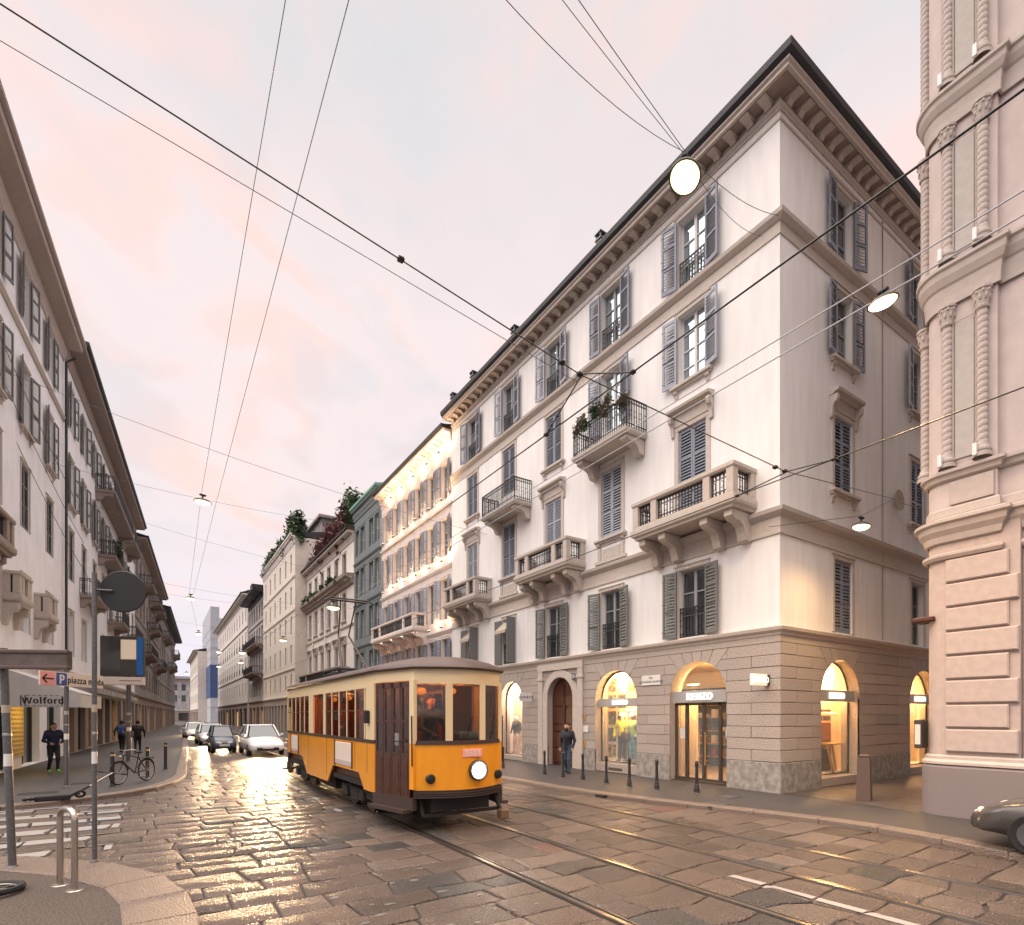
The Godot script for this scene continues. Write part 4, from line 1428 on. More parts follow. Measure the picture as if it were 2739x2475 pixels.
# ---------------------------------------------------------------- the other buildings
func row_building(called: String, label: String, F: Transform3D, sp: Dictionary) -> Node3D:
	# F: facade frame (x to the right along the front, z outwards); the front runs from x = 0 to x = sp.w
	var r := thing(called, label, "building")
	r.transform = F
	var w: float = sp.w
	var h: float = sp.h
	var wm: String = sp.wall
	var tm: String = sp.get("trim", "stone_trim")
	var holes := []
	var base: float = sp.get("base", 4.3)
	var xs: Array = sp.cols
	var ww: float = sp.get("ww", 1.0)
	for q: Array in sp.rows:
		for x: float in xs:
			holes.append([x - ww / 2, x + ww / 2, q[0], q[0] + q[1]])
	var b := MB.new()
	b.wall(0, w, base, h, holes, 0.22)
	part("wall", b.mesh(M[wm]), r)
	var dp: float = sp.get("depth", 12.0)
	b = MB.new()
	b.quad(Vector3(0, 0, -dp), Vector3(0, 0, 0), Vector3(0, h, 0), Vector3(0, h, -dp))
	b.quad(Vector3(w, 0, 0), Vector3(w, 0, -dp), Vector3(w, h, -dp), Vector3(w, h, 0))
	b.quad(Vector3(w, 0, -dp), Vector3(0, 0, -dp), Vector3(0, h, -dp), Vector3(w, h, -dp))
	part("wall", b.mesh(M[sp.get("side", wm)]), r)
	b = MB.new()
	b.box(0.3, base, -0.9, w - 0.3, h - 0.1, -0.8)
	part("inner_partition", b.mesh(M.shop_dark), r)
	# roof, cornice and string courses
	var oh: float = sp.get("eave", 0.7)
	var rm: String = sp.get("roof", "roof_dark")
	var line := V2([0, 0, w, 0])
	b = MB.new()
	b.sweep(line, [Vector2(-dp, h + 0.1), Vector2(-dp, h + 0.2), Vector2(-dp * 0.5, h + sp.get("rise", 1.8)), Vector2(oh - 0.1, h + 0.3), Vector2(oh - 0.1, h + 0.12)])
	part("roof", b.mesh(M[rm]), r)
	b = MB.new()
	b.sweep(line, [Vector2(0, h - 0.75), Vector2(0.06, h - 0.72), Vector2(0.09, h - 0.55), Vector2(0.16, h - 0.4), Vector2(0.16, h - 0.1), Vector2(oh * 0.9, h - 0.06), Vector2(oh * 0.95, h + 0.08), Vector2(0, h + 0.1)])
	part("cornice", b.mesh(M[sp.get("cornice", tm)]), r)
	b = MB.new()
	b.sweep(line, [Vector2(oh * 0.8, h + 0.082), Vector2(oh, h + 0.085), Vector2(oh + 0.09, h + 0.16), Vector2(oh + 0.1, h + 0.3), Vector2(oh * 0.8, h + 0.3)])
	part("gutter", b.mesh(M[sp.get("gutter", "roof_dark")]), r)
	var bstep: float = sp.get("brackets", 0.0)
	if bstep > 0.0:
		var bm := corbel_mesh(oh * 0.8, 0.3, 0.16, tm)
		for i in int((w - 0.2) / bstep):
			part("cornice_bracket", bm, r, at3(0.3 + i * bstep, h - 0.065, 0.0))
	for y: float in sp.get("strings", []):
		b = MB.new()
		b.sweep(line, [Vector2(0, y), Vector2(0.06, y + 0.02), Vector2(0.10, y + 0.10), Vector2(0.13, y + 0.13), Vector2(0.13, y + 0.2), Vector2(0, y + 0.23)])
		part("string_course", b.mesh(M[tm]), r)
	# windows
	var ri := 0
	for q: Array in sp.rows:
		var style: String = q[2]
		for x: float in xs:
			if sp.get("surround", true):
				part("window_surround", surround_mesh(ww, q[1], sp.get("sw", 0.12), tm), r, at3(x, q[0], 0))
			if style == "closed":
				shutters(r, NOWHERE, x, q[0], ww, q[1], false, sp.get("shut", "shutter_blue"))
			else:
				add_window(r, NOWHERE, x, q[0] + 0.01, ww, q[1] - 0.02, 2, sp.get("prows", 2), sp.get("fm", "frame_grey"), sp.get("pm", "mix"))
				if style == "open":
					shutters(r, NOWHERE, x, q[0], ww, q[1], true, sp.get("shut", "shutter_blue"))
			if q.size() > 3 and q[3] == "hood":
				part("window_hood", hood_mesh(ww + 0.6, tm), r, at3(x, q[0] + q[1], 0))
			if q.size() > 3 and q[3] == "sill":
				part("window_sill", sill_mesh(ww + 0.44, tm), r, at3(x, q[0], 0))
			if q.size() > 3 and q[3] == "rail":
				part("iron_railing", rail_mesh(ww, 0.9), r, at3(x, q[0], 0.02))
		ri += 1
	# ground floor: openings between stone piers
	var gm: String = sp.get("gmat", "stone_block0")
	var step: float = sp.get("gstep", 3.4)
	var gn := maxi(1, int(round(w / step)))
	var gh := []
	for i in gn:
		var gx := w * (i + 0.5) / gn
		gh.append([gx - w / gn * 0.34, gx + w / gn * 0.34, 0.12, base - 0.95])
	b = MB.new()
	b.wall(0, w, 0, base, gh, 0.35)
	part("ground_floor", b.mesh(M[gm]), r)
	b = MB.new()
	b.sweep(line, [Vector2(0, base - 0.3), Vector2(0.1, base - 0.26), Vector2(0.2, base - 0.1), Vector2(0.2, base), Vector2(0, base + 0.05)])
	part("string_course", b.mesh(M[tm]), r)
	var lit: Array = sp.get("lit", [])
	for i in gn:
		var g: Array = gh[i]
		b = MB.new()
		b.box(g[0], g[2], -0.36, g[1], g[3], -0.33)
		if i in lit:
			part("shop_window", b.mesh(M.shop_glow), r, NOWHERE, "shop window lit from inside")
		else:
			part("shop_window", b.mesh(M[["pane_dark", "pane_dark", "pane_mid"][i % 3]]), r)
		b = MB.new()
		b.box(g[0], g[3] - 0.55, -0.32, g[1], g[3], -0.24)
		b.box(g[0], g[2], -0.32, g[0] + 0.08, g[3] - 0.55, -0.25)
		b.box(g[1] - 0.08, g[2], -0.32, g[1], g[3] - 0.55, -0.25)
		b.box((g[0] + g[1]) / 2 - 0.04, g[2], -0.32, (g[0] + g[1]) / 2 + 0.04, g[3] - 0.55, -0.25)
		part("shop_frame", b.mesh(M.frame_dark), r)
	return r

func spread(a: float, b: float, n: int) -> Array:
	var o := []
	for i in n:
		o.append(lerpf(a, b, float(i) / maxf(1.0, n - 1)))
	return o

func side_frame(x: float, d: float) -> Transform3D:
	# facades on the right of the street look towards -x; x runs towards the camera
	return Transform3D(Basis(Vector3(0, 0, 1), Vector3.UP, Vector3(-1, 0, 0)), Vector3(x, 0, -d))

func right_row() -> void:
	# each starts at its far end and runs towards the camera
	var r := row_building("rose_building", "rose building lit by floodlights, between the corner palazzo and the green house", side_frame(13.62, 38.2), {
		"w": 11.35, "h": 17.75, "wall": "plaster_rose", "trim": "plaster_rose", "cornice": "plaster_rose", "cols": [0.95, 2.85, 4.75, 6.65, 8.55, 10.4], "ww": 0.86, "brackets": 0.55, "eave": 0.62,
		"rows": [[14.35, 2.0, "open"], [11.15, 2.1, "open"], [7.55, 2.3, "open"], [4.75, 1.7, "open"]], "strings": [10.35, 13.75, 6.75], "pm": "mix", "prows": 3, "gmat": "stone_block1", "lit": [1]})
	stone_balcony(r, NOWHERE, 0.5, 8.1, 7.4, 1.0, "plaster_rose", 5)
	# floodlights on the string courses: a small fitting, a glowing face, and a light just in front of it
	var fl := cached("flood", func() -> Mesh:
		var b := MB.new()
		b.cbox(-0.09, -0.05, -0.05, 0.09, 0.03, 0.05, 0.01)
		return b.mesh(M.iron_grey))
	var fg := cached("flood_glow", func() -> Mesh:
		var b := MB.new()
		b.box(-0.075, 0.031, -0.04, 0.075, 0.036, 0.04)
		return b.mesh(M.lamp_spot))
	for q: Array in [[16.55, 1.1, 0.75], [13.98, 0.8, 0.6], [10.62, 1.1, 0.6], [6.98, 0.8, 0.6]]:
		for x: float in [1.9, 3.8, 5.7, 7.6, 9.5, 11.1]:
			var f := part("floodlight", fl, r, at3(x, q[0] - 0.02, q[2]))
			part("floodlight_face", fg, f)
			spot("flood_beam", r, Vector3(x, q[0] + 0.06, q[2]), Vector3(0, 1, -0.45), Color(1.0, 0.82, 0.62), q[1], 78.0, 0.15, 8.0)
	r = row_building("green_building", "grey-green building with pale framed windows and copper gutter", side_frame(13.60, 44.6), {
		"w": 6.38, "h": 18.7, "wall": "plaster_green", "trim": "plaster_green", "cols": [0.85, 2.1, 4.2, 5.45], "ww": 0.95, "eave": 0.35, "gutter": "copper_green", "roof": "copper_green", "sw": 0.16,
		"rows": [[15.1, 2.0, "plain"], [11.7, 2.1, "plain"], [8.3, 2.2, "plain"], [5.0, 2.1, "plain"]], "strings": [14.3, 10.9, 7.5], "fm": "frame_white", "pm": "mix", "gmat": "plaster_green", "base": 4.4})
	r = row_building("ornate_building", "ornate white building with brown windows and red creeper on its roof terrace", side_frame(13.56, 61.4), {
		"w": 16.75, "h": 17.3, "wall": "plaster_cream", "trim": "stone_trim", "cols": [1.5, 4.0, 6.5, 9.0, 11.5, 14.0], "ww": 1.05, "eave": 0.6, "roof": "roof_red",
		"rows": [[14.1, 2.0, "plain"], [10.3, 2.4, "plain", "sill"], [5.6, 2.7, "plain", "hood"]], "strings": [9.6], "fm": "tram_wood", "pm": "pane_dark", "gmat": "stone_block2", "rise": 1.0})
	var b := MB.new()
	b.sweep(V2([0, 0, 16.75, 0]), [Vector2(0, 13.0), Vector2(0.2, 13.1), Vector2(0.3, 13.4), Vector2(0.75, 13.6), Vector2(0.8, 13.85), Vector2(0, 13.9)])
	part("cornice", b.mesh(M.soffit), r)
	for i in 6:
		plant(r, "window_plant", plant_mass(Vector3(-0.6, 0, -0.2), Vector3(0.6, 0.55, 0.25), 300, 0.22, "leaf_green", 0.15), at3(1.5 + i * 2.5, 13.95, 0.5))
	for i in 7:
		plant(r, "roof_creeper", plant_mass(Vector3(-1.2, 0, -0.8), Vector3(1.2, 1.6 + 0.25 * i, 0.5), 1800, 0.36, "leaf_red" if i != 6 else "leaf_green", 0.25), at3(1.3 + i * 2.3, 17.6, -0.6))
	for x: float in [2.75, 7.75, 12.75]:
		b = MB.new()
		b.cbox(x - 0.22, 5.2, -0.01, x + 0.22, 12.9, 0.10, 0.02)
		part("pilaster", b.mesh(M.plaster_cream), r)
	stone_balcony(r, NOWHERE, 1.0, 15.5, 5.4, 1.1, "soffit", 7)
	b = MB.new()
	b.box(13.8, 18.0, -3.0, 15.6, 21.0, -1.6)
	for k in 3:
		b.box(13.9 + k * 0.6, 21.0, -2.8, 14.2 + k * 0.6, 21.9, -2.3)
	part("chimney", b.mesh(M.plaster_dark), r)
	r = row_building("plain_building", "tall plain beige building with narrow slit windows and hedge along its roof", side_frame(12.35, 82.4), {
		"w": 20.9, "h": 21.4, "wall": "plaster_beige", "trim": "plaster_cream", "cols": [2.2, 5.6, 9.0, 12.4, 15.8, 18.8], "ww": 0.72, "eave": 0.4, "surround": false, "gutter": "plaster_cream",
		"rows": [[17.9, 2.0, "plain"], [14.3, 2.0, "plain"], [11.1, 2.0, "plain"], [7.9, 2.0, "plain"], [4.9, 1.8, "plain"]], "strings": [17.0, 13.4, 7.1], "fm": "frame_dark", "pm": "pane_dark", "gmat": "stone_block1", "gstep": 2.1, "depth": 14.0})
	for i in 9:
		plant(r, "roof_hedge", plant_mass(Vector3(-1.3, 0, -0.6), Vector3(1.3, 1.3 if i < 6 else 2.0, 0.6), 1500, 0.40, "leaf_green", 0.2), at3(1.2 + i * 2.3, 21.7, -0.7))
	b = MB.new()
	b.box(14.0, 21.6, -9.0, 20.0, 24.2, -3.0)
	b.box(13.6, 24.2, -9.4, 20.4, 24.5, -2.6)
	part("roof_house", b.mesh(M.plaster_dark), r)
	r = row_building("dark_eaved_building", "narrow grey building with wide dark eaves and balconies, beyond the plain beige one", side_frame(12.4, 97.0), {
		"w": 14.5, "h": 19.6, "wall": "plaster_grey", "trim": "soffit", "cols": spread(1.2, 13.3, 6), "ww": 1.0, "eave": 1.3, "cornice": "roof_dark",
		"rows": [[16.2, 2.0, "plain"], [12.6, 2.2, "plain"], [8.6, 2.3, "plain"], [5.0, 2.0, "plain"]], "strings": [15.4, 11.8, 7.8], "fm": "frame_dark", "pm": "pane_dark", "gmat": "soffit", "lit": [1, 3]})
	iron_balcony(r, NOWHERE, 1.0, 13.5, 12.3, 1.1, "soffit")
	iron_balcony(r, NOWHERE, 4.0, 13.5, 8.2, 1.4, "soffit")
	r = row_building("distant_building", "long pale building with stepped dark roof far down the right side", side_frame(12.3, 150.0), {
		"w": 52.0, "h": 22.0, "wall": "plaster_cream", "trim": "soffit", "cols": spread(2.0, 50.0, 13), "ww": 1.1, "eave": 0.9, "cornice": "plaster_beige", "surround": false,
		"rows": [[17.8, 2.2, "plain"], [13.6, 2.4, "plain", "rail"], [9.4, 2.4, "plain", "rail"], [5.4, 2.2, "plain"]], "strings": [16.6, 8.6], "fm": "frame_dark", "pm": "pane_dark", "gmat": "soffit", "gstep": 6.0, "lit": [3, 6], "rise": 3.0})
	for i in 9:
		b = MB.new()
		b.box(4.0 + i * 5.4, 22.3, -4.0, 6.2 + i * 5.4, 24.4, -1.0)
		part("dormer", b.mesh(M.roof_dark), r)

func pink_building() -> void:
	# the rounded corner on the right, with rope columns
	var r := thing("pink_corner_building", "pink stucco palazzo with rounded corner and twisted rope columns at the right edge", "building", Vector3(13.4, 0, 0))
	var path := PackedVector2Array()
	path.append(Vector2(12.0, -4.85))
	for i in 9:
		var a := lerpf(PI * 1.5, PI, i / 8.0)
		path.append(Vector2(0.4 + cos(a) * 0.4, -4.45 + sin(a) * 0.4))
	path.append(Vector2(0.0, -3.60))
	path.append(Vector2(0.13, -3.60))
	path.append(Vector2(0.13, 12.0))
	var low := path.slice(0, 10)
	low.append(Vector2(0.0, 12.0))
	var stepped := path.slice(0, 10)
	stepped.append_array(PackedVector2Array([Vector2(0.0, -3.27), Vector2(0.13, -3.27), Vector2(0.13, 12.0)]))
	var plain := PackedVector2Array()
	for p in path:
		plain.append(p)
	var b := MB.new()
	b.sweep(plain, [Vector2(-0.02, 5.9), Vector2(-0.02, 24.0)], false)
	part("wall", b.mesh(M.plaster_pink), r)
	b = MB.new()
	b.sweep(stepped, [Vector2(-0.02, 0.0), Vector2(-0.02, 5.9)], false)
	part("wall", b.mesh(M.pink_block), r, NOWHERE, "ground floor wall of rougher stucco")
	b = MB.new()
	b.quad(Vector3(12, 0, -4.85), Vector3(12, 0, 12), Vector3(12, 24, 12), Vector3(12, 24, -4.85))
	b.quad(Vector3(12, 0, 12), Vector3(0.13, 0, 12), Vector3(0.13, 24, 12), Vector3(12, 24, 12))
	b.quad(Vector3(0.13, 24, 12), Vector3(12, 24, 12), Vector3(12, 24, -4.85), Vector3(0.13, 24, -4.85))
	part("wall", b.mesh(M.plaster_pink), r)
	var runs := [
		["plinth", [Vector2(0, 0.0), Vector2(0.10, 0.0), Vector2(0.10, 1.06), Vector2(0.07, 1.10), Vector2(0, 1.11)], "plinth"],
		["plinth_moulding", [Vector2(0, 1.112), Vector2(0.10, 1.12), Vector2(0.10, 1.17), Vector2(0.05, 1.22), Vector2(0.05, 1.28), Vector2(0.0, 1.31)], "pink_trim"],
		["string_course", [Vector2(0, 5.27), Vector2(0.05, 5.27), Vector2(0.09, 5.33), Vector2(0.09, 5.38), Vector2(0, 5.42)], "pink_trim"],
		["cornice", [Vector2(0, 5.60), Vector2(0.05, 5.62), Vector2(0.08, 5.74), Vector2(0.15, 5.84), Vector2(0.17, 5.94), Vector2(0.23, 5.98), Vector2(0.23, 6.04), Vector2(0.03, 6.12), Vector2(0, 6.12)], "pink_trim"],
		["string_course", [Vector2(0, 6.10), Vector2(0.03, 6.13), Vector2(0.03, 6.28), Vector2(0, 6.32)], "pink_trim"],
		["string_course", [Vector2(0, 6.84), Vector2(0.05, 6.87), Vector2(0.07, 6.95), Vector2(0.12, 6.98), Vector2(0.12, 7.04), Vector2(0, 7.08)], "pink_trim"],
		["cornice", [Vector2(0, 10.36), Vector2(0.04, 10.36), Vector2(0.05, 10.55), Vector2(0.07, 10.74), Vector2(0.10, 10.78), Vector2(0.15, 10.92), Vector2(0.16, 11.04), Vector2(0.20, 11.08), Vector2(0.20, 11.14), Vector2(0.03, 11.24), Vector2(0, 11.24)], "pink_trim"],
		["cornice", [Vector2(0, 13.98), Vector2(0.04, 13.98), Vector2(0.05, 14.16), Vector2(0.07, 14.32), Vector2(0.10, 14.36), Vector2(0.15, 14.48), Vector2(0.16, 14.58), Vector2(0.20, 14.62), Vector2(0.20, 14.68), Vector2(0.03, 14.78), Vector2(0, 14.78)], "pink_trim"],
		["cornice", [Vector2(0, 19.0), Vector2(0.1, 19.1), Vector2(0.3, 19.3), Vector2(0.3, 19.5), Vector2(0, 19.6)], "pink_trim"],
	]
	for q: Array in runs:
		b = MB.new()
		b.sweep(low if q[0].begins_with("plinth") else path, q[1])
		part(q[0], b.mesh(M[q[2]]), r)
	# raised blocks with deep joints, ends stepping in and out
	var F := Transform3D(Basis(Vector3(0, 0, 1), Vector3.UP, Vector3(-1, 0, 0)), Vector3.ZERO)
	for i in 8:
		var y := 5.24 - 0.487 * i
		var near := -3.30 if i % 2 == 1 else -3.44
		b = MB.new()
		b.prism(V2([-4.42, y - 0.447, near, y - 0.447, near, y, -4.42, y]), -0.15, 0.058, 0.022)
		part("stone_block", b.mesh(M.pink_block), r, F)
		for k in 5:
			b = MB.new()
			var xa := -3.25 + k * 1.6 - (0.0 if i % 2 == 0 else 0.5)
			if xa < -3.26: xa = -3.25
			b.prism(V2([xa, y - 0.447, xa + (1.56 if i % 2 == 0 or k > 0 else 1.06), y - 0.447, xa + (1.56 if i % 2 == 0 or k > 0 else 1.06), y, xa, y]), -0.15, -0.075, 0.022)
			part("stone_block", b.mesh(M.pink_block), r, F)
	# rope columns: a twisted shaft, moulded base and leafy capital
	for st: Array in [[7.10, 10.36], [11.26, 13.98], [14.80, 18.9]]:
		var hh: float = st[1] - st[0]
		var shaft := cached("rope%.2f" % hh, func() -> Mesh:
			var q := MB.new()
			var seg := 18
			var rows := int((hh - 0.62) / 0.02)
			var grid: Array[PackedVector3Array] = []
			for j in rows + 1:
				var y := 0.24 + (hh - 0.62) * j / rows
				var row := PackedVector3Array()
				for k in seg:
					var a := TAU * k / seg
					var ph := a + y * TAU / 0.125
					var rr := 0.072 + 0.018 * sqrt(absf(sin(ph * 0.5)))
					row.append(Vector3(cos(a) * rr, y, sin(a) * rr))
				grid.append(row)
			for j in rows:
				for k in seg:
					var l := (k + 1) % seg
					q.quad(grid[j][k], grid[j][l], grid[j + 1][l], grid[j + 1][k])
			return q.mesh(M.pink_trim))
		var ends := cached("ropeends%.2f" % hh, func() -> Mesh:
			var q := MB.new()
			q.lathe([Vector2(0.15, 0.0), Vector2(0.15, 0.07), Vector2(0.12, 0.09), Vector2(0.14, 0.12), Vector2(0.14, 0.16), Vector2(0.11, 0.19), Vector2(0.10, 0.25), Vector2(0, 0.25)], 16)
			q.lathe([Vector2(0, hh - 0.40), Vector2(0.11, hh - 0.40), Vector2(0.12, hh - 0.36), Vector2(0.10, hh - 0.34), Vector2(0.12, hh - 0.22), Vector2(0.145, hh - 0.10), Vector2(0.13, hh - 0.07), Vector2(0.16, hh - 0.05), Vector2(0.16, hh), Vector2(0, hh)], 12, Vector3.ZERO, Basis.IDENTITY, false)
			for k in 8:
				var a := TAU * k / 8
				q.ball(Vector3(cos(a) * 0.115, hh - 0.20, sin(a) * 0.115), Vector3(0.028, 0.07, 0.028), 6, 4)
				q.ball(Vector3(cos(a + 0.39) * 0.13, hh - 0.10, sin(a + 0.39) * 0.13), Vector3(0.03, 0.04, 0.03), 6, 4)
			return q.mesh(M.pink_trim))
		for p: Vector2 in [Vector2(-0.05, -3.83), Vector2(0.0, -4.40), Vector2(0.42, -4.92), Vector2(1.3, -4.92)]:
			var c := part("rope_column", shaft, r, at3(p.x, st[0], p.y))
			part("column_ends", ends, c)
		# sunk panel between the two columns of the front
		b = MB.new()
		b.prism(V2([-4.27, st[0] + 0.14, -3.97, st[0] + 0.14, -3.97, st[1] - 0.42, -4.27, st[1] - 0.42]), -0.01, 0.004, 0.0)
		var fr := part("sunk_panel", b.mesh(M.pink_panel), r, F)
		b = MB.new()
		var o := V2([-4.30, st[0] + 0.10, -3.94, st[0] + 0.10, -3.94, st[1] - 0.38, -4.30, st[1] - 0.38])
		var pts := []
		for p in o:
			pts.append(Vector3(p.x, p.y, 0.012))
		b.tube(pts, 0.014, 6, -1, true, false)
		part("panel_moulding", b.mesh(M.pink_trim), fr)
		# small white floodlight boxes at the foot of the columns
		for p: Vector2 in [Vector2(-0.19, -3.90), Vector2(-0.16, -4.47)]:
			b = MB.new()
			b.cbox(-0.035, 0.0, -0.035, 0.035, 0.24, 0.035, 0.008)
			part("facade_lamp", b.mesh(M.white_paint), r, at3(p.x, st[0] + 0.02, p.y))
	b = MB.new()
	b.cbox(-0.03, 6.34, -4.35, 0.02, 6.80, -3.66, 0.01)
	part("pedestal_panel", b.mesh(M.pink_trim), r)
	# small shelf-like canopy, notice case and a downpipe seam
	b = MB.new()
	b.cbox(-0.02, 4.06, -5.02, 0.42, 4.16, -4.62, 0.02)
	part("wall_bracket", b.mesh(M.wood_door), r)
	b = MB.new()
	b.cbox(0.02, 1.42, -4.99, 0.36, 2.02, -4.85, 0.015)
	var nc := part("notice_case", b.mesh(M.frame_dark), r)
	b = MB.new()
	b.box(0.014, 1.50, -4.97, 0.018, 1.92, -4.87)
	part("notice_sheet", b.mesh(M.sign_cream), nc)

const LANG := 3.7

func left_frame(x: float, d: float) -> Transform3D:
	var t := deg_to_rad(LANG)
	return Transform3D(Basis(Vector3(sin(t), 0, -cos(t)), Vector3.UP, Vector3(cos(t), 0, sin(t))), Vector3(x, 0, -d))

func left_at(s: float, out: float) -> Vector3:
	# a point of the left street front, s metres along it from its origin and out metres before it
	return left_frame(-4.4, 28.9) * Vector3(s, 0, out)

func left_row() -> void:
	var L := left_frame(-4.4, 28.9)
	var r := row_building("white_left_building", "white building with grey shutters, stone balconies and dark downpipe, nearest on the left", L * at3(-9.0, 0, 0), {
		"w": 15.4, "shut": "shutter_grey", "h": 20.7, "wall": "plaster_left", "trim": "stone_trim", "cols": [1.6, 5.2, 8.75, 12.6], "ww": 1.15, "eave": 0.85, "cornice": "pink_trim", "gutter": "soffit",
		"rows": [[17.6, 2.2, "open"], [13.4, 2.5, "open", "sill"], [9.5, 2.5, "closed"], [5.4, 2.2, "plain"]], "strings": [16.9], "fm": "frame_white", "pm": "mix", "prows": 3, "gmat": "plaster_left", "base": 4.4, "gstep": 4.0, "sw": 0.1})
	stone_balcony(r, NOWHERE, 0.2, 2.5, 7.2, 1.2, "soffit")
	stone_balcony(r, NOWHERE, 5.9, 7.5, 6.4, 0.55, "stone_trim", 2)
	stone_balcony(r, NOWHERE, 10.0, 11.6, 6.4, 0.55, "stone_trim", 2)
	var b := MB.new()
	b.tube([Vector3(15.3, 20.2, 0.5), Vector3(15.3, 19.9, 0.14), Vector3(15.3, 4.8, 0.14), Vector3(15.3, 4.4, 0.3)], 0.06, 8)
	part("downpipe", b.mesh(M.iron), r)
	r = row_building("dark_roofed_left_building", "white building with projecting dark roof and many balconies, second on the left", L * at3(6.42, 0, 0), {
		"w": 31.5, "shut": "shutter_grey", "h": 21.0, "wall": "plaster_left", "trim": "stone_trim", "cols": spread(1.8, 29.7, 9), "ww": 1.15, "eave": 0.95, "cornice": "soffit",
		"rows": [[17.2, 2.2, "open"], [13.2, 2.5, "open", "sill"], [9.3, 2.6, "closed"], [5.3, 2.3, "plain"]], "fm": "frame_grey", "pm": "mix", "prows": 2, "gmat": "soffit", "base": 4.4, "gstep": 3.2, "lit": [2, 5], "rise": 2.6})
	for q: Array in [[9.0, 20.0, 16.9, 1.1], [10.0, 14.5, 12.9, 1.0], [21.0, 26.0, 16.9, 1.1], [21.0, 25.0, 12.9, 1.1], [4.0, 8.0, 9.0, 0.9], [14.0, 18.0, 9.0, 1.0], [22.0, 28.0, 8.9, 1.1]]:
		var ib := iron_balcony(r, NOWHERE, q[0], q[1], q[2], q[3], "soffit")
		if q[2] == 12.9:
			plant(ib, "balcony_plant", plant_mass(Vector3(-1.0, -0.3, -0.15), Vector3(1.0, 0.5, 0.2), 300, 0.16, "leaf_green", 0.25), at3((q[0] + q[1]) / 2, 0.9, q[3]))
	b = MB.new()
	b.box(0.2, 3.3, 0.0, 20.0, 3.6, 1.3)
	part("canopy", b.mesh(M.plaster_dark), r)
	r = row_building("brown_left_building", "brownish building with deep balconies, third along the left side", L * at3(38.0, 0, 0), {
		"w": 34.0, "shut": "shutter_grey", "h": 20.2, "wall": "plaster_dark", "trim": "soffit", "cols": spread(2.0, 32.0, 9), "ww": 1.2, "eave": 1.1, "cornice": "soffit",
		"rows": [[16.6, 2.2, "plain"], [12.8, 2.4, "plain"], [9.0, 2.4, "closed"], [5.2, 2.2, "plain"]], "fm": "frame_dark", "pm": "pane_dark", "gmat": "soffit", "lit": [1, 4, 7], "strings": [12.2, 8.4]})
	for q: Array in [[4.0, 9.0, 16.4], [13.0, 18.0, 12.6], [22.0, 28.0, 16.4], [3.0, 12.0, 8.8], [22.0, 30.0, 8.8], [15.0, 20.0, 16.4]]:
		iron_balcony(r, NOWHERE, q[0], q[1], q[2], 1.3, "soffit")
	r = row_building("far_left_building", "dark building with jutting cornice at the far end of the left side", L * at3(72.1, 0, 0), {
		"w": 48.0, "h": 19.0, "wall": "plaster_dark", "trim": "soffit", "cols": spread(2.5, 45.5, 11), "ww": 1.3, "eave": 1.4, "cornice": "roof_dark",
		"rows": [[15.2, 2.2, "plain"], [11.4, 2.4, "plain"], [7.8, 2.4, "plain"], [4.9, 1.8, "plain"]], "fm": "frame_dark", "pm": "pane_dark", "gmat": "soffit", "lit": [2, 3, 8], "strings": [10.8, 7.2], "surround": false})
	for q: Array in [[4.0, 14.0, 15.0], [20.0, 30.0, 11.2], [34.0, 44.0, 15.0]]:
		iron_balcony(r, NOWHERE, q[0], q[1], q[2], 1.3, "soffit")

func street_end() -> void:
	# the scaffolded tower and the houses that close the view
	var t := thing("scaffolded_tower", "tall building wrapped in pale scaffold sheets with blue banner at the street end", "building", Vector3(13.0, 0, -182))
	var b := MB.new()
	b.box(0, 0, -34, 9, 31.0, 0)
	part("wrapped_wall", b.mesh(M.scaffold), t)
	b = MB.new()
	b.box(0.02, 31.0, -33.9, 2.3, 34.3, -0.02)
	part("wrapped_wall", b.mesh(M.scaffold), t)
	b = MB.new()
	b.box(-0.10, 7.5, -33.0, 9.1, 17.2, 0.10)
	part("banner", b.mesh(M.banner_blue), t)
	for i in 9:
		b = MB.new()
		b.box(-0.06, 2.9 * i + 4.6, -34.05, 9.06, 2.9 * i + 4.75, 0.06)
		part("scaffold_deck", b.mesh(M.plaster_grey), t)
	row_building("end_house", "pale house with lit upper windows left of the scaffolded tower", side_frame(10.6, 245.0), {
		"w": 48.0, "h": 22.5, "wall": "plaster_beige", "trim": "stone_trim", "cols": spread(3, 45, 9), "ww": 1.5, "eave": 1.2, "rows": [[16.5, 2.6, "plain"], [11.5, 2.6, "plain"], [6.5, 2.6, "plain"]], "strings": [14.8], "fm": "frame_dark", "pm": "pane_dark", "gmat": "soffit", "gstep": 8.0, "lit": [1, 2, 4], "surround": false})
	row_building("end_house", "last grey house closing the street in the distance", Transform3D(Basis.IDENTITY, Vector3(1.0, 0, -262)), {
		"w": 16.0, "h": 17.0, "wall": "plaster_grey", "trim": "stone_trim", "cols": spread(2, 14, 5), "ww": 1.5, "eave": 1.0, "rows": [[12.5, 2.6, "plain"], [8.0, 2.6, "plain"]], "fm": "frame_dark", "pm": "pane_dark", "gmat": "soffit", "gstep": 5.0, "lit": [0, 2], "surround": false})

# ---------------------------------------------------------------- the ground: paving stones, rails, kerbs, pavements
const RAILS := [3.99, 5.49, 7.03, 8.50]
# in (x, d): d is the distance down the street, so z = -d
var island := PackedVector2Array()
var left_walk := PackedVector2Array()
var right_walk := PackedVector2Array()

func p3(p: Vector2, y: float) -> Vector3:
	return Vector3(p.x, y, -p.y)

func clip_out(polys: Array, cut: PackedVector2Array) -> Array:
	var o := []
	for p: PackedVector2Array in polys:
		for q in Geometry2D.clip_polygons(p, cut):
			o.append(q)
	return o

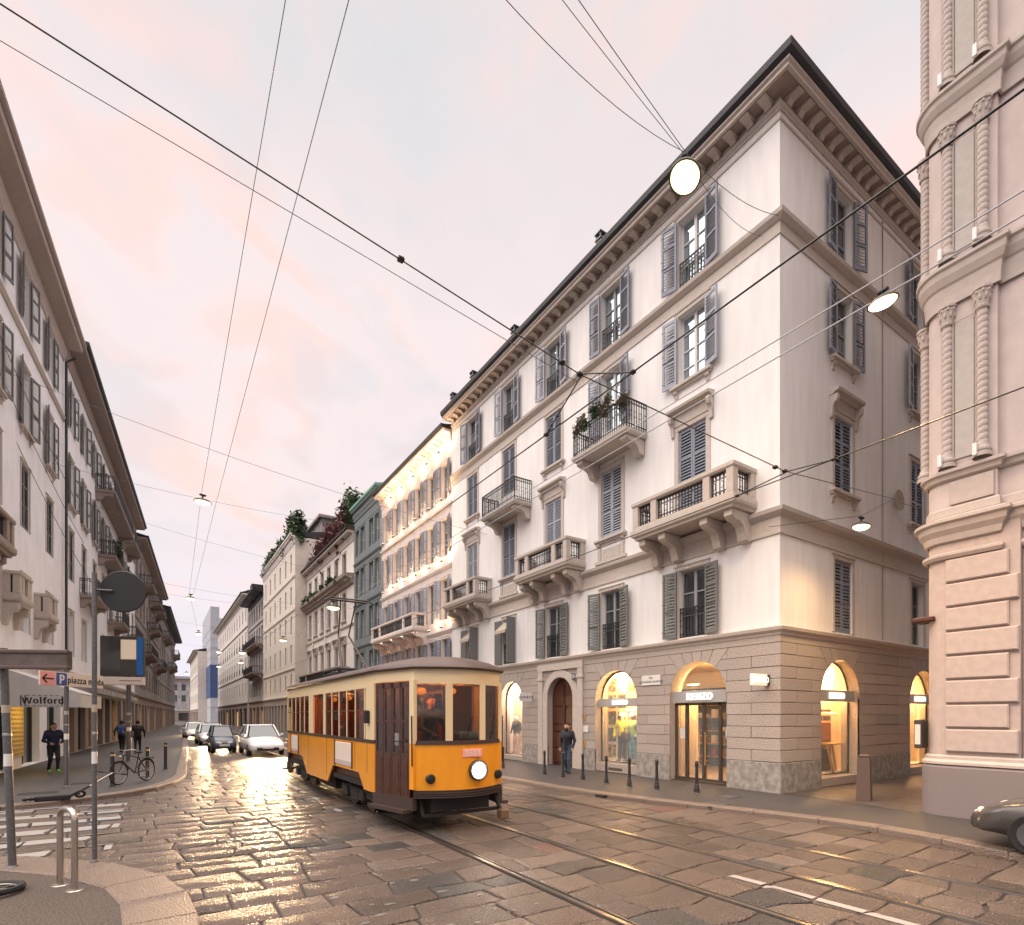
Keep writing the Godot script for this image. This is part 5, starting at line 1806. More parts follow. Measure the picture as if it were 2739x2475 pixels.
func make_outlines() -> void:
	island = V2([0.34, -8.0, 0.34, 6.3])
	for q: Array in [[0.31, 7.0], [0.20, 7.62], [0.02, 8.15], [-0.28, 8.75], [-0.66, 9.32], [-1.15, 9.87], [-1.9, 10.5], [-2.9, 11.0], [-4.2, 11.3], [-14.0, 11.6], [-14.0, -8.0]]:
		island.append(Vector2(q[0], q[1]))
	left_walk = V2([-14.0, 15.2, -5.0, 15.7, -2.9, 16.2, -1.9, 16.6, -1.18, 17.05, -0.5, 17.6, -0.03, 18.25, 0.4, 19.4, 0.68, 20.6, 0.84, 21.9, 1.4, 35.0, 2.4, 60.0, 3.0, 100.0, 3.2, 280.0, -14.0, 280.0])
	right_walk = V2([9.3, 280.0, 9.36, 60.0, 9.36, 15.4, 9.42, 12.2, 9.6, 10.4, 9.85, 9.2, 10.13, 8.2, 10.5, 6.8, 10.78, 5.6, 10.86, 4.6, 10.72, 3.6, 10.45, 2.7, 10.2, 1.5, 10.05, -2.0, 10.0, -10.0, 26.0, -10.0, 26.0, 280.0])

func ground_sheet(called: String, poly: PackedVector2Array, y: float, m: String, parent: Node = self) -> MeshInstance3D:
	var b := MB.new()
	var ix := Geometry2D.triangulate_polygon(poly)
	for i in range(0, ix.size(), 3):
		b.trin(p3(poly[ix[i]], y), p3(poly[ix[i + 1]], y), p3(poly[ix[i + 2]], y), Vector3.UP, Vector3.UP, Vector3.UP)
	return struct(called, b.mesh(M[m]), parent)

var stripes := []
var stone_tone := [Color(0.245, 0.172, 0.134), Color(0.270, 0.194, 0.152), Color(0.214, 0.155, 0.124), Color(0.288, 0.214, 0.172), Color(0.196, 0.142, 0.114)]

func add_stone(b: MB, poly: PackedVector2Array, y: float, slope: Vector2, mid: Vector2) -> PackedVector2Array:
	# a slab with a worn, rounded edge; returns its top outline
	if Geometry2D.is_polygon_clockwise(poly):
		poly.reverse()
	var m := poly.size()
	var c := Vector2.ZERO
	for p in poly:
		c += p
	c /= m
	var top := PackedVector2Array()
	var midp := PackedVector2Array()
	for p in poly:
		var d := p - c
		var l := maxf(d.length(), 0.05)
		top.append(c + d * (1.0 - minf(0.030 / l, 0.45)))
		midp.append(c + d * (1.0 - minf(0.010 / l, 0.2)))
	var hy := func(p: Vector2) -> float: return y + slope.dot(p - mid)
	var ctr := p3(c, hy.call(c) + 0.004)
	for i in m:
		var j := (i + 1) % m
		var t0 := p3(top[i], hy.call(top[i]))
		var t1 := p3(top[j], hy.call(top[j]))
		var m0 := p3(midp[i], hy.call(midp[i]) - 0.011)
		var m1 := p3(midp[j], hy.call(midp[j]) - 0.011)
		var n0 := (Vector3(top[i].x - c.x, 0, -(top[i].y - c.y)).normalized() * 0.22 + Vector3.UP).normalized()
		var n1 := (Vector3(top[j].x - c.x, 0, -(top[j].y - c.y)).normalized() * 0.22 + Vector3.UP).normalized()
		b.trin(ctr, t0, t1, Vector3.UP, n0, n1)
		var o0 := (Vector3(top[i].x - c.x, 0, -(top[i].y - c.y)).normalized() * 1.0 + Vector3.UP).normalized()
		var o1 := (Vector3(top[j].x - c.x, 0, -(top[j].y - c.y)).normalized() * 1.0 + Vector3.UP).normalized()
		b.quadn(t0, m0, m1, t1, n0, o0, o1, n1)
		b.quad(m0, p3(poly[i], -0.035), p3(poly[j], -0.035), m1)
	return midp

func pave() -> void:
	var bed := ground_sheet("road", V2([-60, -30, 60, -30, 60, 300, -60, 300]), -0.026, "mortar")
	var stones := []   # [distance to camera, polygon, y, slope, mid, tone]
	var wob := FastNoiseLite.new()
	wob.seed = 5
	wob.frequency = 0.9
	var dark := FastNoiseLite.new()
	dark.seed = 77
	dark.frequency = 0.55
	var zones := [[-14.0, 3.90, 0.74, 0.47, 0.05], [4.06, 5.40, 0.68, 0.52, 0.085], [5.56, 6.94, 0.70, 0.52, 0.085], [7.10, 8.41, 0.66, 0.52, 0.07], [8.57, 11.2, 0.95, 0.54, 0.03]]
	for zi in zones.size():
		var z: Array = zones[zi]
		var d := -4.0
		var row := 0
		while d < 125.0:
			var far := d > 60.0
			var step: float = z[3] * rng.randf_range(0.86, 1.18) * (1.6 if far else 1.0)
			var f0 := func(x: float, dd: float) -> float: return dd + wob.get_noise_2d(x * 1.3 + zi * 40.0, dd) * z[4] * 2.2
			var x: float = z[0]
			var xs := [x]
			if zi == 0:
				x = -14.0 + rng.randf_range(0, 0.6)
				if d > 17.0: x = -0.6 + rng.randf_range(0, 0.6)
				if d < 9.0: x = -0.8 + rng.randf_range(0, 0.6)
				xs = [x]
			x += z[2] * rng.randf_range(0.35, 1.0)
			while x < z[1] - 0.28:
				xs.append(x)
				x += z[2] * rng.randf_range(0.72, 1.32) * (1.5 if far else 1.0)
			xs.append(z[1])
			for i in xs.size() - 1:
				var xa: float = xs[i]
				var xb: float = xs[i + 1]
				pass
				var g := 0.008
				var sl0: float = wob.get_noise_2d(xa * 3.1, d * 2.0 + zi * 9) * z[4] * 1.6 if i > 0 else 0.0
				var sl1: float = wob.get_noise_2d(xb * 3.1, d * 2.0 + zi * 9) * z[4] * 1.6 if i < xs.size() - 2 else 0.0
				var xm := (xa + xb) / 2
				var poly := PackedVector2Array([Vector2(xa + sl0 + g, f0.call(xa, d) + g), Vector2(xm, f0.call(xm, d) + g), Vector2(xb + sl1 - g, f0.call(xb, d) + g), Vector2(xb - sl1 - g, f0.call(xb, d + step) - g), Vector2(xm, f0.call(xm, d + step) - g), Vector2(xa - sl0 + g, f0.call(xa, d + step) - g)])
				var polys := [poly]
				if zi == 0 or zi == 4:
					polys = clip_out(clip_out(clip_out(polys, island), left_walk), right_walk)
				for p: PackedVector2Array in polys:
					var area := 0.0
					for k in p.size():
						area += p[k].cross(p[(k + 1) % p.size()])
					if absf(area) < 0.05: continue
					var mid := Vector2(xm, d + step / 2)
					var tone: Color = stone_tone[rng.randi() % stone_tone.size()] * rng.randf_range(0.88, 1.14)
					var dk := dark.get_noise_2d(xm * 0.8, d * 0.35)
					tone = tone * lerpf(1.0, 0.62, smoothstep(-0.15, 0.45, wob.get_noise_2d(xm * 0.5 + 60.0, d * 0.22)))
					if rng.randf() < 0.07 + maxf(dk, 0.0) * 0.55 and zi < 4:
						tone = Color(0.095, 0.087, 0.084) * rng.randf_range(0.8, 1.5)
					elif rng.randf() < 0.018:
						tone = Color(0.27, 0.135, 0.102)
					stones.append([Vector2(xm, d).length(), p, rng.randf_range(-0.005, 0.005), Vector2(rng.randf_range(-0.014, 0.014), rng.randf_range(-0.016, 0.016)), mid, tone])
			d += step
			row += 1
	# the 300 stones that show largest are parts of their own
	var cam_f := Vector2(sin(deg_to_rad(33.118)), cos(deg_to_rad(33.118)))
	var order := []
	for i in stones.size():
		var s: Array = stones[i]
		var mid: Vector2 = s[4]
		var depth := mid.dot(cam_f)
		var side := mid.dot(Vector2(cam_f.y, -cam_f.x))
		if depth > 5.2 and absf(side / depth) < 0.98:
			order.append([depth, i])
	order.sort_custom(func(a: Array, c: Array) -> bool: return a[0] < c[0])
	var near := {}
	for i in mini(300, order.size()):
		near[order[i][1]] = true
	var rest := MB.new()
	rest.tinted = true
	for i in stones.size():
		var s: Array = stones[i]
		var b := rest
		if near.has(i):
			b = MB.new()
			b.tinted = true
		b.col = s[5]
		var top := add_stone(b, s[1], s[2], s[3], s[4])
		if near.has(i):
			struct("paving_stone", b.mesh(M.paving), bed)
		if s[0] < 26.0:
			paint_on(top, s[2], s[3], s[4])
	var o := struct("paving_stones", rest.mesh(M.paving), bed)
	o.set_meta("kind", "stuff")
	# paint lies on the stones, broken at their joints
	var zebra := Node3D.new()
	zebra.name = "zebra_crossing"
	zebra.set_meta("kind", "structure")
	add_child(zebra)
	for st: Array in stripes:
		if st[1].v.size() > 0:
			if st[2] == "stripe":
				struct("stripe", st[1].mesh(M.paint), zebra)
			elif st[2] == "line":
				if st[3] == 0.0:
					# paint that has run down into the joints
					var ix := Geometry2D.triangulate_polygon(st[0])
					for i in range(0, ix.size(), 3):
						st[1].trin(p3(st[0][ix[i]], -0.012), p3(st[0][ix[i + 1]], -0.012), p3(st[0][ix[i + 2]], -0.012), Vector3.UP, Vector3.UP, Vector3.UP)
				struct("lane_line", st[1].mesh(M.paint))
			else:
				var fl := struct("paint_remnants", st[1].mesh(M.paint), bed)
				fl.set_meta("kind", "stuff")

func plan_paint() -> void:
	for i in 6:
		var d := 10.55 + i * 1.0
		stripes.append([V2([-9.0, d, -0.62, d + 0.05, -0.60, d + 0.5, -9.0, d + 0.45]), MB.new(), "stripe", 0.08])
	stripes.append([V2([6.23, 4.40, 6.36, 4.40, 6.44, -2.0, 6.28, -2.0]), MB.new(), "line", 0.0])
	var rem := MB.new()
	for i in 110:
		var c := Vector2(rng.randf_range(1.4, 3.6), rng.randf_range(3.6, 8.6)) if i < 64 else Vector2(rng.randf_range(4.2, 7.0), rng.randf_range(5.5, 10.5))
		var p := PackedVector2Array()
		var rr := rng.randf_range(0.012, 0.055)
		for k in 9:
			var a := TAU * k / 9
			p.append(c + Vector2(cos(a) * 1.6, sin(a) * 0.8) * rr * rng.randf_range(0.35, 1.2))
		stripes.append([p, rem, "rem%d" % (0 if i == 0 else 1), 0.0])
	var far_line := V2([3.30, 12.0, 3.42, 12.0, 3.42, 30.0, 3.30, 30.0])
	stripes.append([far_line, MB.new(), "line", 0.35])

var paint_noise := FastNoiseLite.new()

func paint_on(top: PackedVector2Array, y: float, slope: Vector2, mid: Vector2) -> void:
	for st: Array in stripes:
		var sp: PackedVector2Array = st[0]
		if st[2] != "rem1" and st[2] != "rem0":
			pass
		for q in Geometry2D.intersect_polygons(top, sp):
			if rng.randf() < st[3]: continue
			# ragged edge: wear eats into the paint
			var rag := PackedVector2Array()
			for i in q.size():
				var a := q[i]
				var e := q[(i + 1) % q.size()]
				var cnt := maxi(1, int(a.distance_to(e) / 0.09))
				for k in cnt:
					var p := a.lerp(e, float(k) / cnt)
					rag.append(p)
			var c := Vector2.ZERO
			for p in rag:
				c += p
			c /= rag.size()
			for i in rag.size():
				rag[i] = c + (rag[i] - c) * (1.0 - 0.16 * rng.randf() * rng.randf())
			var ix := Geometry2D.triangulate_polygon(rag)
			var b: MB = st[1]
			for i in range(0, ix.size(), 3):
				var w := []
				for k in 3:
					var p := rag[ix[i + k]]
					w.append(p3(p, y + slope.dot(p - mid) + 0.0085))
				b.trin(w[0], w[1], w[2], Vector3.UP, Vector3.UP, Vector3.UP)

func kerb_run(parent: Node, pts: PackedVector2Array, width: float, h0: float, h1: float, length: float, flip: bool) -> void:
	# kerb slabs along a line of points; the walk lies on the side given by flip
	for i in pts.size() - 1:
		var a := pts[i]
		var e := pts[i + 1]
		var l := a.distance_to(e)
		var cnt := maxi(1, int(round(l / length)))
		var t := (e - a).normalized()
		for k in cnt:
			var p := a.lerp(e, float(k) / cnt)
			var q := a.lerp(e, float(k + 1) / cnt)
			if p.length() > 90.0: continue
			var na := Vector2(t.y, -t.x) * (1.0 if flip else -1.0)
			# mitre the ends towards the neighbours
			var n0 := na
			var n1 := na
			if k == 0 and i > 0:
				var tp := (a - pts[i - 1]).normalized()
				var np := Vector2(tp.y, -tp.x) * (1.0 if flip else -1.0)
				n0 = (na + np) / (1.0 + na.dot(np))
			if k == cnt - 1 and i < pts.size() - 2:
				var tn := (pts[i + 2] - e).normalized()
				var nn := Vector2(tn.y, -tn.x) * (1.0 if flip else -1.0)
				n1 = (na + nn) / (1.0 + na.dot(nn))
			var g := 0.006
			var poly := PackedVector2Array([p + t * g, q - t * g, q - t * g + n1 * width, p + t * g + n0 * width])
			var yy := h0
			var b := MB.new()
			# prism runs along z: build in (x, d) and lay it down
			b.prism(poly, -0.06, yy + rng.randf_range(-0.003, 0.003), 0.018)
			b.move(Transform3D(Basis(Vector3(1, 0, 0), Vector3(0, 0, -1), Vector3(0, 1, 0)), Vector3.ZERO))
			struct("kerb_stone", b.mesh(M.kerb), parent)

func inset(poly: PackedVector2Array, by: float) -> PackedVector2Array:
	var o := Geometry2D.offset_polygon(poly, -by, Geometry2D.JOIN_ROUND)
	return o[0] if o.size() > 0 else poly

func walks() -> void:
	var w := ground_sheet("pavement", right_walk, 0.078, "asphalt")
	var rk := PackedVector2Array()
	for i in 17:
		rk.append(right_walk[i])
	kerb_run(w, rk, 0.34, 0.10, 0.0, 1.15, false)
	# alley floor, a little warmer and smoother
	var al := ground_sheet("alley_floor", V2([13.2, 4.86, 26, 4.86, 26, 8.02, 13.7, 8.02]), 0.086, "alley_asphalt", w)
	w = ground_sheet("pavement", left_walk, 0.085, "asphalt")
	var lk := PackedVector2Array()
	for i in range(0, 14):
		lk.append(left_walk[i])
	kerb_run(w, lk, 0.34, 0.105, 0.0, 1.2, false)
	w = ground_sheet("pavement", island, 0.088, "concrete")
	var ik := PackedVector2Array()
	for q: Array in [[0.34, -3.0], [0.34, 2.2], [0.34, 3.6], [0.34, 5.0], [0.34, 6.35], [0.28, 7.2], [0.06, 8.1], [-0.52, 9.15], [-1.5, 10.2], [-2.9, 11.0], [-4.6, 11.35], [-8.0, 11.4]]:
		ik.append(Vector2(q[0], q[1]))
	kerb_run(w, ik, 0.62, 0.112, 0.0, 3.0, false)
	# gully opening in the right kerb, manhole plates
	var b := MB.new()
	b.box(9.50, 0.006, -10.62, 9.66, 0.07, -10.30)
	struct("gully", b.mesh(M.rail_groove))
	for q: Array in [[-2.6, 18.6, 0.8, 0.45], [11.9, 8.4, 0.5, 0.4], [-1.9, 20.6, 0.5, 0.5], [10.6, 7.9, 0.7, 0.5]]:
		b = MB.new()
		b.cbox(q[0] - q[2] / 2, 0.05, -q[1] - q[3] / 2, q[0] + q[2] / 2, 0.093, -q[1] + q[3] / 2, 0.004)
		struct("access_cover", b.mesh(M.rail_groove if q[0] < 5 else M.iron_grey))

func rails() -> void:
	var labels := ["tram rail nearest the left kerb, running under the tram's left wheels", "second tram rail from the left, under the tram's right wheels", "third tram rail from the left, in the free track", "tram rail nearest the right pavement"]
	for k in 4:
		var x: float = RAILS[k]
		var t := thing("tram_rail", labels[k], "rail", Vector3(x, 0, 0), 0.0, "grooved rails set in the paving")
		var b := MB.new()
		var z0 := 6.0
		var z1 := -160.0
		b.hexa([Vector3(-0.078, -0.05, z0), Vector3(-0.004, -0.05, z0), Vector3(-0.008, 0.012, z0), Vector3(-0.072, 0.014, z0), Vector3(-0.078, -0.05, z1), Vector3(-0.004, -0.05, z1), Vector3(-0.008, 0.012, z1), Vector3(-0.072, 0.014, z1)] as Array[Vector3])
		part("rail_head", b.mesh(M.rail_steel), t)
		b = MB.new()
		b.box(0.036, -0.05, z1, 0.056, 0.006, z0)
		part("guard_lip", b.mesh(M.rail_steel), t)
		b = MB.new()
		b.box(-0.003, -0.05, z1, 0.035, -0.014, z0)
		part("groove", b.mesh(M.rail_groove), t)

# ---------------------------------------------------------------- the tram
func tram() -> void:
	var t := thing("tram", "orange-yellow vintage tram with cream window posts and single round headlight, running on the left track", "tram", Vector3(4.74, 0, -14.5))
	var hw := 1.19
	var zf := 4.2
	var zt := 5.4
	var tw := 0.90
	var outline := func(grow: float) -> PackedVector2Array:
		var p := PackedVector2Array()
		var half := [Vector2(hw, -zf), Vector2(hw, zf), Vector2(tw, zt)]
		for i in range(1, 6):
			var a := lerpf(0.0, 1.0, i / 6.0)
			half.append(Vector2(tw * (1.0 - a), zt + 0.36 * sin(a * PI / 2)))
		var q := PackedVector2Array()
		for v: Vector2 in half:
			q.append(v)
		q.append(Vector2(0, zt + 0.36))
		for i in range(half.size() - 1, -1, -1):
			q.append(Vector2(-half[i].x, half[i].y))
		# rear end is the same, turned round
		for i in range(2, half.size()):
			q.append(Vector2(-half[i].x, -half[i].y))
		q.append(Vector2(0, -zt - 0.36))
		for i in range(half.size() - 1, 1, -1):
			q.append(Vector2(half[i].x, -half[i].y))
		if grow != 0.0:
			var o := Geometry2D.offset_polygon(q, grow, Geometry2D.JOIN_MITER)
			return o[0]
		return q
	var slab := func(grow: float, y0: float, y1: float, m: String, bev := 0.0) -> Mesh:
		var b := MB.new()
		b.prism(outline.call(grow), y0, y1, bev, true)
		var c := MB.new()
		for i in range(0, b.v.size(), 3):
			var w := []
			for k in 3:
				w.append(Vector3(b.v[i + k].x, b.v[i + k].z, b.v[i + k].y))
				w.append(Vector3(b.n[i + k].x, b.n[i + k].z, b.n[i + k].y))
			c.trin(w[0], w[2], w[4], w[1], w[3], w[5])
		return c.mesh(M[m])
	# floor, ceiling, roof
	part("floor", slab.call(-0.05, 0.62, 0.74, "tram_under"), t)
	part("fascia", slab.call(0.0, 2.74, 2.95, "tram_cream", 0.0), t)
	var rb := MB.new()
	var rings := [[0.07, 2.94], [0.09, 2.975], [0.05, 3.03], [-0.22, 3.14], [-0.52, 3.215], [-0.84, 3.255]]
	var loops := []
	for q: Array in rings:
		var o: PackedVector2Array = outline.call(0.0)
		var lp := PackedVector3Array()
		for p in o:
			# shrink towards the long axis so that the roof is arched with rounded ends
			var ax := Vector2(0, clampf(p.y, -4.6, 4.6))
			var d := p - ax
			var l := d.length()
			var e := ax + d * maxf(0.02, (l + q[0]) / l)
			lp.append(Vector3(e.x, q[1], e.y))
		loops.append(lp)
	for i in loops.size() - 1:
		var m2: int = loops[i].size()
		for k in m2:
			var l := (k + 1) % m2
			rb.quad(loops[i][k], loops[i + 1][k], loops[i + 1][l], loops[i][l])
	for k in loops[5].size():
		rb.tri(Vector3(0, 3.27, clampf(loops[5][k].z, -4.6, 4.6)), loops[5][(k + 1) % loops[5].size()], loops[5][k])
	rb.smooth(0.75)
	var roof := part("roof", rb.mesh(M.tram_roof), t)
	for z: float in [3.6, 1.8, 0.0, -1.8]:
		var b := MB.new()
		b.cbox(-0.14, 3.24, z - 0.22, 0.14, 3.33, z + 0.22, 0.03)
		part("roof_vent", b.mesh(M.tram_roof), roof)
	for sx: int in [-1, 1]:
		var b := MB.new()
		b.box(sx * 0.62 - 0.04, 3.17, -4.4, sx * 0.62 + 0.04, 3.225, 4.4)
		part("roof_walkway", b.mesh(M.tram_roof), roof)
	# current collector on the roof
	var b := MB.new()
	b.cbox(-0.5, 3.26, -2.6, 0.5, 3.36, -0.7, 0.02)
	for z: float in [-2.4, -0.9]:
		b.cbox(-0.55, 3.36, z - 0.06, 0.55, 3.46, z + 0.06, 0.02)
	b.tube([Vector3(-0.45, 3.44, -2.4), Vector3(-0.45, 3.44, -0.9)], 0.035, 6)
	b.tube([Vector3(0.45, 3.44, -2.4), Vector3(0.45, 3.44, -0.9)], 0.035, 6)
	var col := part("collector_base", b.mesh(M.tram_black), roof)
	b = MB.new()
	for sx: float in [-0.38, 0.38]:
		b.tube([Vector3(sx, 3.45, -1.0), Vector3(sx * 0.4, 4.55, -2.15)], 0.045, 6, 0.03)
		b.tube([Vector3(sx * 0.4, 4.55, -2.15), Vector3(sx * 0.6, 5.5, -1.65)], 0.022, 6)
	b.tube([Vector3(-0.55, 5.50, -1.65), Vector3(0.55, 5.50, -1.65)], 0.03, 6)
	b.tube([Vector3(-0.75, 5.42, -1.5), Vector3(-0.55, 5.54, -1.55), Vector3(0.55, 5.54, -1.55), Vector3(0.75, 5.42, -1.5)], 0.025, 6)
	part("collector_arm", b.mesh(M.tram_brown), roof)

	# sides: yellow panels with skirts that rise over the wheels
	var lower := [-zf, 1.56, -zf, 0.94, -2.1, 0.94, -1.5, 0.48, 0.7, 0.48, 1.2, 0.92, 3.2, 0.92, 3.55, 0.60, zf, 0.60, zf, 1.56]
	var wins := []   # [z0, z1] of the side windows
	for i in 5:
		wins.append([zf - 0.58 - (i + 1) * 0.62, zf - 0.58 - i * 0.62 - 0.055])
	for i in 5:
		wins.append([-1.22 - (i + 1) * 0.58, -1.22 - i * 0.58 - 0.055])
	for sx: int in [-1, 1]:
		part("side_panel", _tram_side(lower, sx * hw), t)
		# seams between the panels of the side
		b = MB.new()
		for z: float in [-3.75, -2.3, -1.35, 0.62, 1.3, 2.95, 3.75]:
			b.box(sx * (hw + 0.021) - 0.002, 0.95 if absf(z) > 1.4 else 0.62, z - 0.008, sx * (hw + 0.021) + 0.002, 1.55, z + 0.008)
		part("panel_seams", b.mesh(M.tram_brown), t)
		b = MB.new()
		var xo := sx * (hw + 0.012)
		b.box(minf(sx * hw, xo + sx * 0.02), 1.56, -zf, maxf(sx * hw, xo + sx * 0.02), 1.63, zf)
		part("belt_rail", b.mesh(M.tram_brown), t)
		# window posts
		b = MB.new()
		var x0 := sx * hw - 0.03
		var x1 := sx * hw + 0.012
		for q: Array in [[zf - 0.50, zf + 0.005], [0.34, 0.52], [-1.22, -0.75], [-zf - 0.005, -zf + 0.08]]:
			b.box(x0, 1.63, q[0], x1, 2.74, q[1])
		for w: Array in wins:
			b.box(x0 + 0.006, 1.63, w[1], x1 - 0.004, 2.74, w[1] + 0.055)
		b.box(x0 + 0.004, 2.66, -zf, x1 - 0.002, 2.741, zf)
		part("window_posts", b.mesh(M.tram_cream), t)
		for w: Array in wins:
			b = MB.new()
			b.box(sx * hw - 0.015, 1.63, w[0] + 0.002, sx * hw - 0.007, 2.66, w[1] - 0.002)
			var pn := part("side_window", b.mesh(M.tram_glass), t)
			b = MB.new()
			b.box(sx * hw - 0.022, 2.20, w[0], sx * hw + 0.004, 2.225, w[1])
			part("window_bar", b.mesh(M.tram_wood), pn)
		# middle door: wooden leaves with glass
		b = MB.new()
		for z: float in [-0.73, -0.37, -0.01]:
			var xa := sx * (hw - 0.08) - 0.02
			var xb := sx * (hw - 0.08) + 0.02
			b.box(xa, 0.55, z, xb, 1.5, z + 0.30)
			b.box(xa, 1.5, z, xb, 2.7, z + 0.05)
			b.box(xa, 1.5, z + 0.25, xb, 2.7, z + 0.30)
			b.box(xa + 0.001, 2.55, z + 0.05, xb - 0.001, 2.7, z + 0.25)
		part("middle_door", b.mesh(M.tram_wood), t)
		# advertisement boards hung below the windows
		for z: Array in [[1.45, 2.75], [-3.6, -2.6]]:
			b = MB.new()
			b.cbox(sx * (hw + 0.015) - 0.02, 0.98 if z[0] > 0 else 1.02, z[0], sx * (hw + 0.015) + 0.02, 1.50, z[1], 0.01)
			var ad := part("advert_board", b.mesh(M.sign_cream), t)
			b = MB.new()
			b.box(sx * (hw + 0.037) - 0.004, 1.0 if z[0] > 0 else 1.04, z[0] + 0.05, sx * (hw + 0.037) + 0.004, 1.10, z[1] - 0.05)
			part("advert_strip", b.mesh(M.pink_trim), ad)
			b = MB.new()
			for q: Array in [[z[0] - 0.03, z[0]], [z[1], z[1] + 0.03]]:
				b.box(sx * (hw + 0.02) - 0.025, 0.95, q[0], sx * (hw + 0.02) + 0.025, 1.53, q[1])
			part("advert_frame", b.mesh(M.tram_brown), ad)
		# front and rear platform doors, set on the tapering walls
		for e: int in [-1, 1]:
			var pa := Vector3(sx * hw, 0, e * zf)
			var pb := Vector3(sx * tw, 0, e * zt)
			var dir := (pb - pa)
			var len := dir.length()
			dir = dir.normalized()
			var outn := Vector3(0, 1, 0).cross(dir) * (1.0 if sx * e > 0 else -1.0)
			var bas := Basis(dir, Vector3.UP, dir.cross(Vector3.UP))
			var fr := Transform3D(bas, pa)
			var sgn := signf(bas.z.dot(Vector3(sx, 0, 0)))
			b = MB.new()
			for k in 4:
				var u0 := 0.03 + k * (len - 0.12) / 4
				var u1 := 0.03 + (k + 1) * (len - 0.12) / 4 - 0.012
				b.box(u0, 0.62, -0.02, u1, 1.42, 0.02)
				b.box(u0, 1.42, -0.018, u0 + 0.045, 2.72, 0.018)
				b.box(u1 - 0.045, 1.42, -0.018, u1, 2.72, 0.018)
				b.box(u0, 2.62, -0.018, u1, 2.72, 0.018)
				b.box(u0, 1.98, -0.016, u1, 2.02, 0.016)
				b.box(u0 + 0.05, 0.70, -0.028, u1 - 0.05, 1.32, 0.028)
			part("platform_door", b.mesh(M.tram_wood), t, fr)
			b = MB.new()
			b.box(0.03, 1.42, -0.006, len - 0.09, 2.66, 0.006)
			part("door_glass", b.mesh(M.tram_glass), t, fr)
			b = MB.new()
			b.box(-0.03, 0.40, -0.05 , len + 0.02, 0.62, 0.05)
			b.box(0.05, 0.36, -0.02 if sgn > 0 else -0.20, len - 0.05, 0.42, 0.20 if sgn > 0 else 0.02)
			part("door_step", b.mesh(M.tram_brown), t, fr)
			b = MB.new()
			b.box(len - 0.09, 1.60, -0.035, len + 0.04, 2.75, 0.035)
			part("corner_post", b.mesh(M.tram_cream), t, fr)
			b = MB.new()
			b.box(len - 0.09, 0.78, -0.034, len + 0.03, 1.60, 0.034)
			part("corner_panel", b.mesh(M.tram_yellow), t, fr)
			b = MB.new()
			b.tube([Vector3(len * 0.5, 1.62, 0.05 * sgn), Vector3(len * 0.5 + 0.5, 1.66, 0.06 * sgn)], 0.012, 6)
			b.tube([Vector3(len + 0.01, 1.2, 0.05 * sgn), Vector3(len + 0.01, 2.1, 0.06 * sgn)], 0.012, 6)
			part("grab_rail", b.mesh(M.tram_black), t, fr)
	# notice on the near front door
	# rounded ends: yellow dash, windows, posts, bumper
	for e: int in [1, -1]:
		var arc := []
		for i in 13:
			var a := lerpf(-1.0, 1.0, i / 12.0)
			arc.append(Vector2(tw * a, zt + 0.36 * cos(a * PI / 2)))
		var strip := func(y0: float, y1: float, out: float, m: String) -> Mesh:
			var q := MB.new()
			for i in 12:
				var p0: Vector2 = arc[i]
				var p1: Vector2 = arc[i + 1]
				var n0 := Vector2(p0.x * 0.55, 1.0).normalized()
				var n1 := Vector2(p1.x * 0.55, 1.0).normalized()
				var f0 := p0 + n0 * out
				var f1 := p1 + n1 * out
				var g0 := p0 - n0 * 0.03
				var g1 := p1 - n1 * 0.03
				var nn0 := Vector3(n0.x, 0, n0.y)
				var nn1 := Vector3(n1.x, 0, n1.y)
				q.quadn(Vector3(f0.x, y0, f0.y), Vector3(f1.x, y0, f1.y), Vector3(f1.x, y1, f1.y), Vector3(f0.x, y1, f0.y), nn0, nn1, nn1, nn0)
				q.quad(Vector3(f0.x, y1, f0.y), Vector3(f1.x, y1, f1.y), Vector3(g1.x, y1, g1.y), Vector3(g0.x, y1, g0.y))
				q.quad(Vector3(g0.x, y0, g0.y), Vector3(g1.x, y0, g1.y), Vector3(f1.x, y0, f1.y), Vector3(f0.x, y0, f0.y))
				q.quad(Vector3(g1.x, y0, g1.y), Vector3(g0.x, y0, g0.y), Vector3(g0.x, y1, g0.y), Vector3(g1.x, y1, g1.y))
			return q.mesh(M[m])
		var rot := NOWHERE if e > 0 else Transform3D(Basis(Vector3.UP, PI), Vector3.ZERO)
		var dash := part("dash_panel", strip.call(0.76, 1.58, 0.0, "tram_yellow"), t, rot, "yellow front panel" if e > 0 else "yellow rear panel")
		part("belt_rail", strip.call(1.58, 1.65, 0.02, "tram_brown"), t, rot)
		var bump := part("bumper", strip.call(0.62, 0.755, 0.05, "tram_black"), t, rot)
		for y: float in [0.63, 0.67, 0.71]:
			part("bumper_rib", strip.call(y, y + 0.022, 0.075, "tram_brown"), bump)
		part("front_lintel", strip.call(2.68, 2.741, 0.0, "tram_cream"), t, rot)
		for x: float in [-0.34, 0.34]:
			var zz := zt + 0.36 * cos(x / tw * PI / 2)
			b = MB.new()
			b.box(x - 0.06, 1.65, zz - 0.05, x + 0.06, 2.69, zz + 0.01)
			part("window_post", b.mesh(M.tram_cream), t, rot)
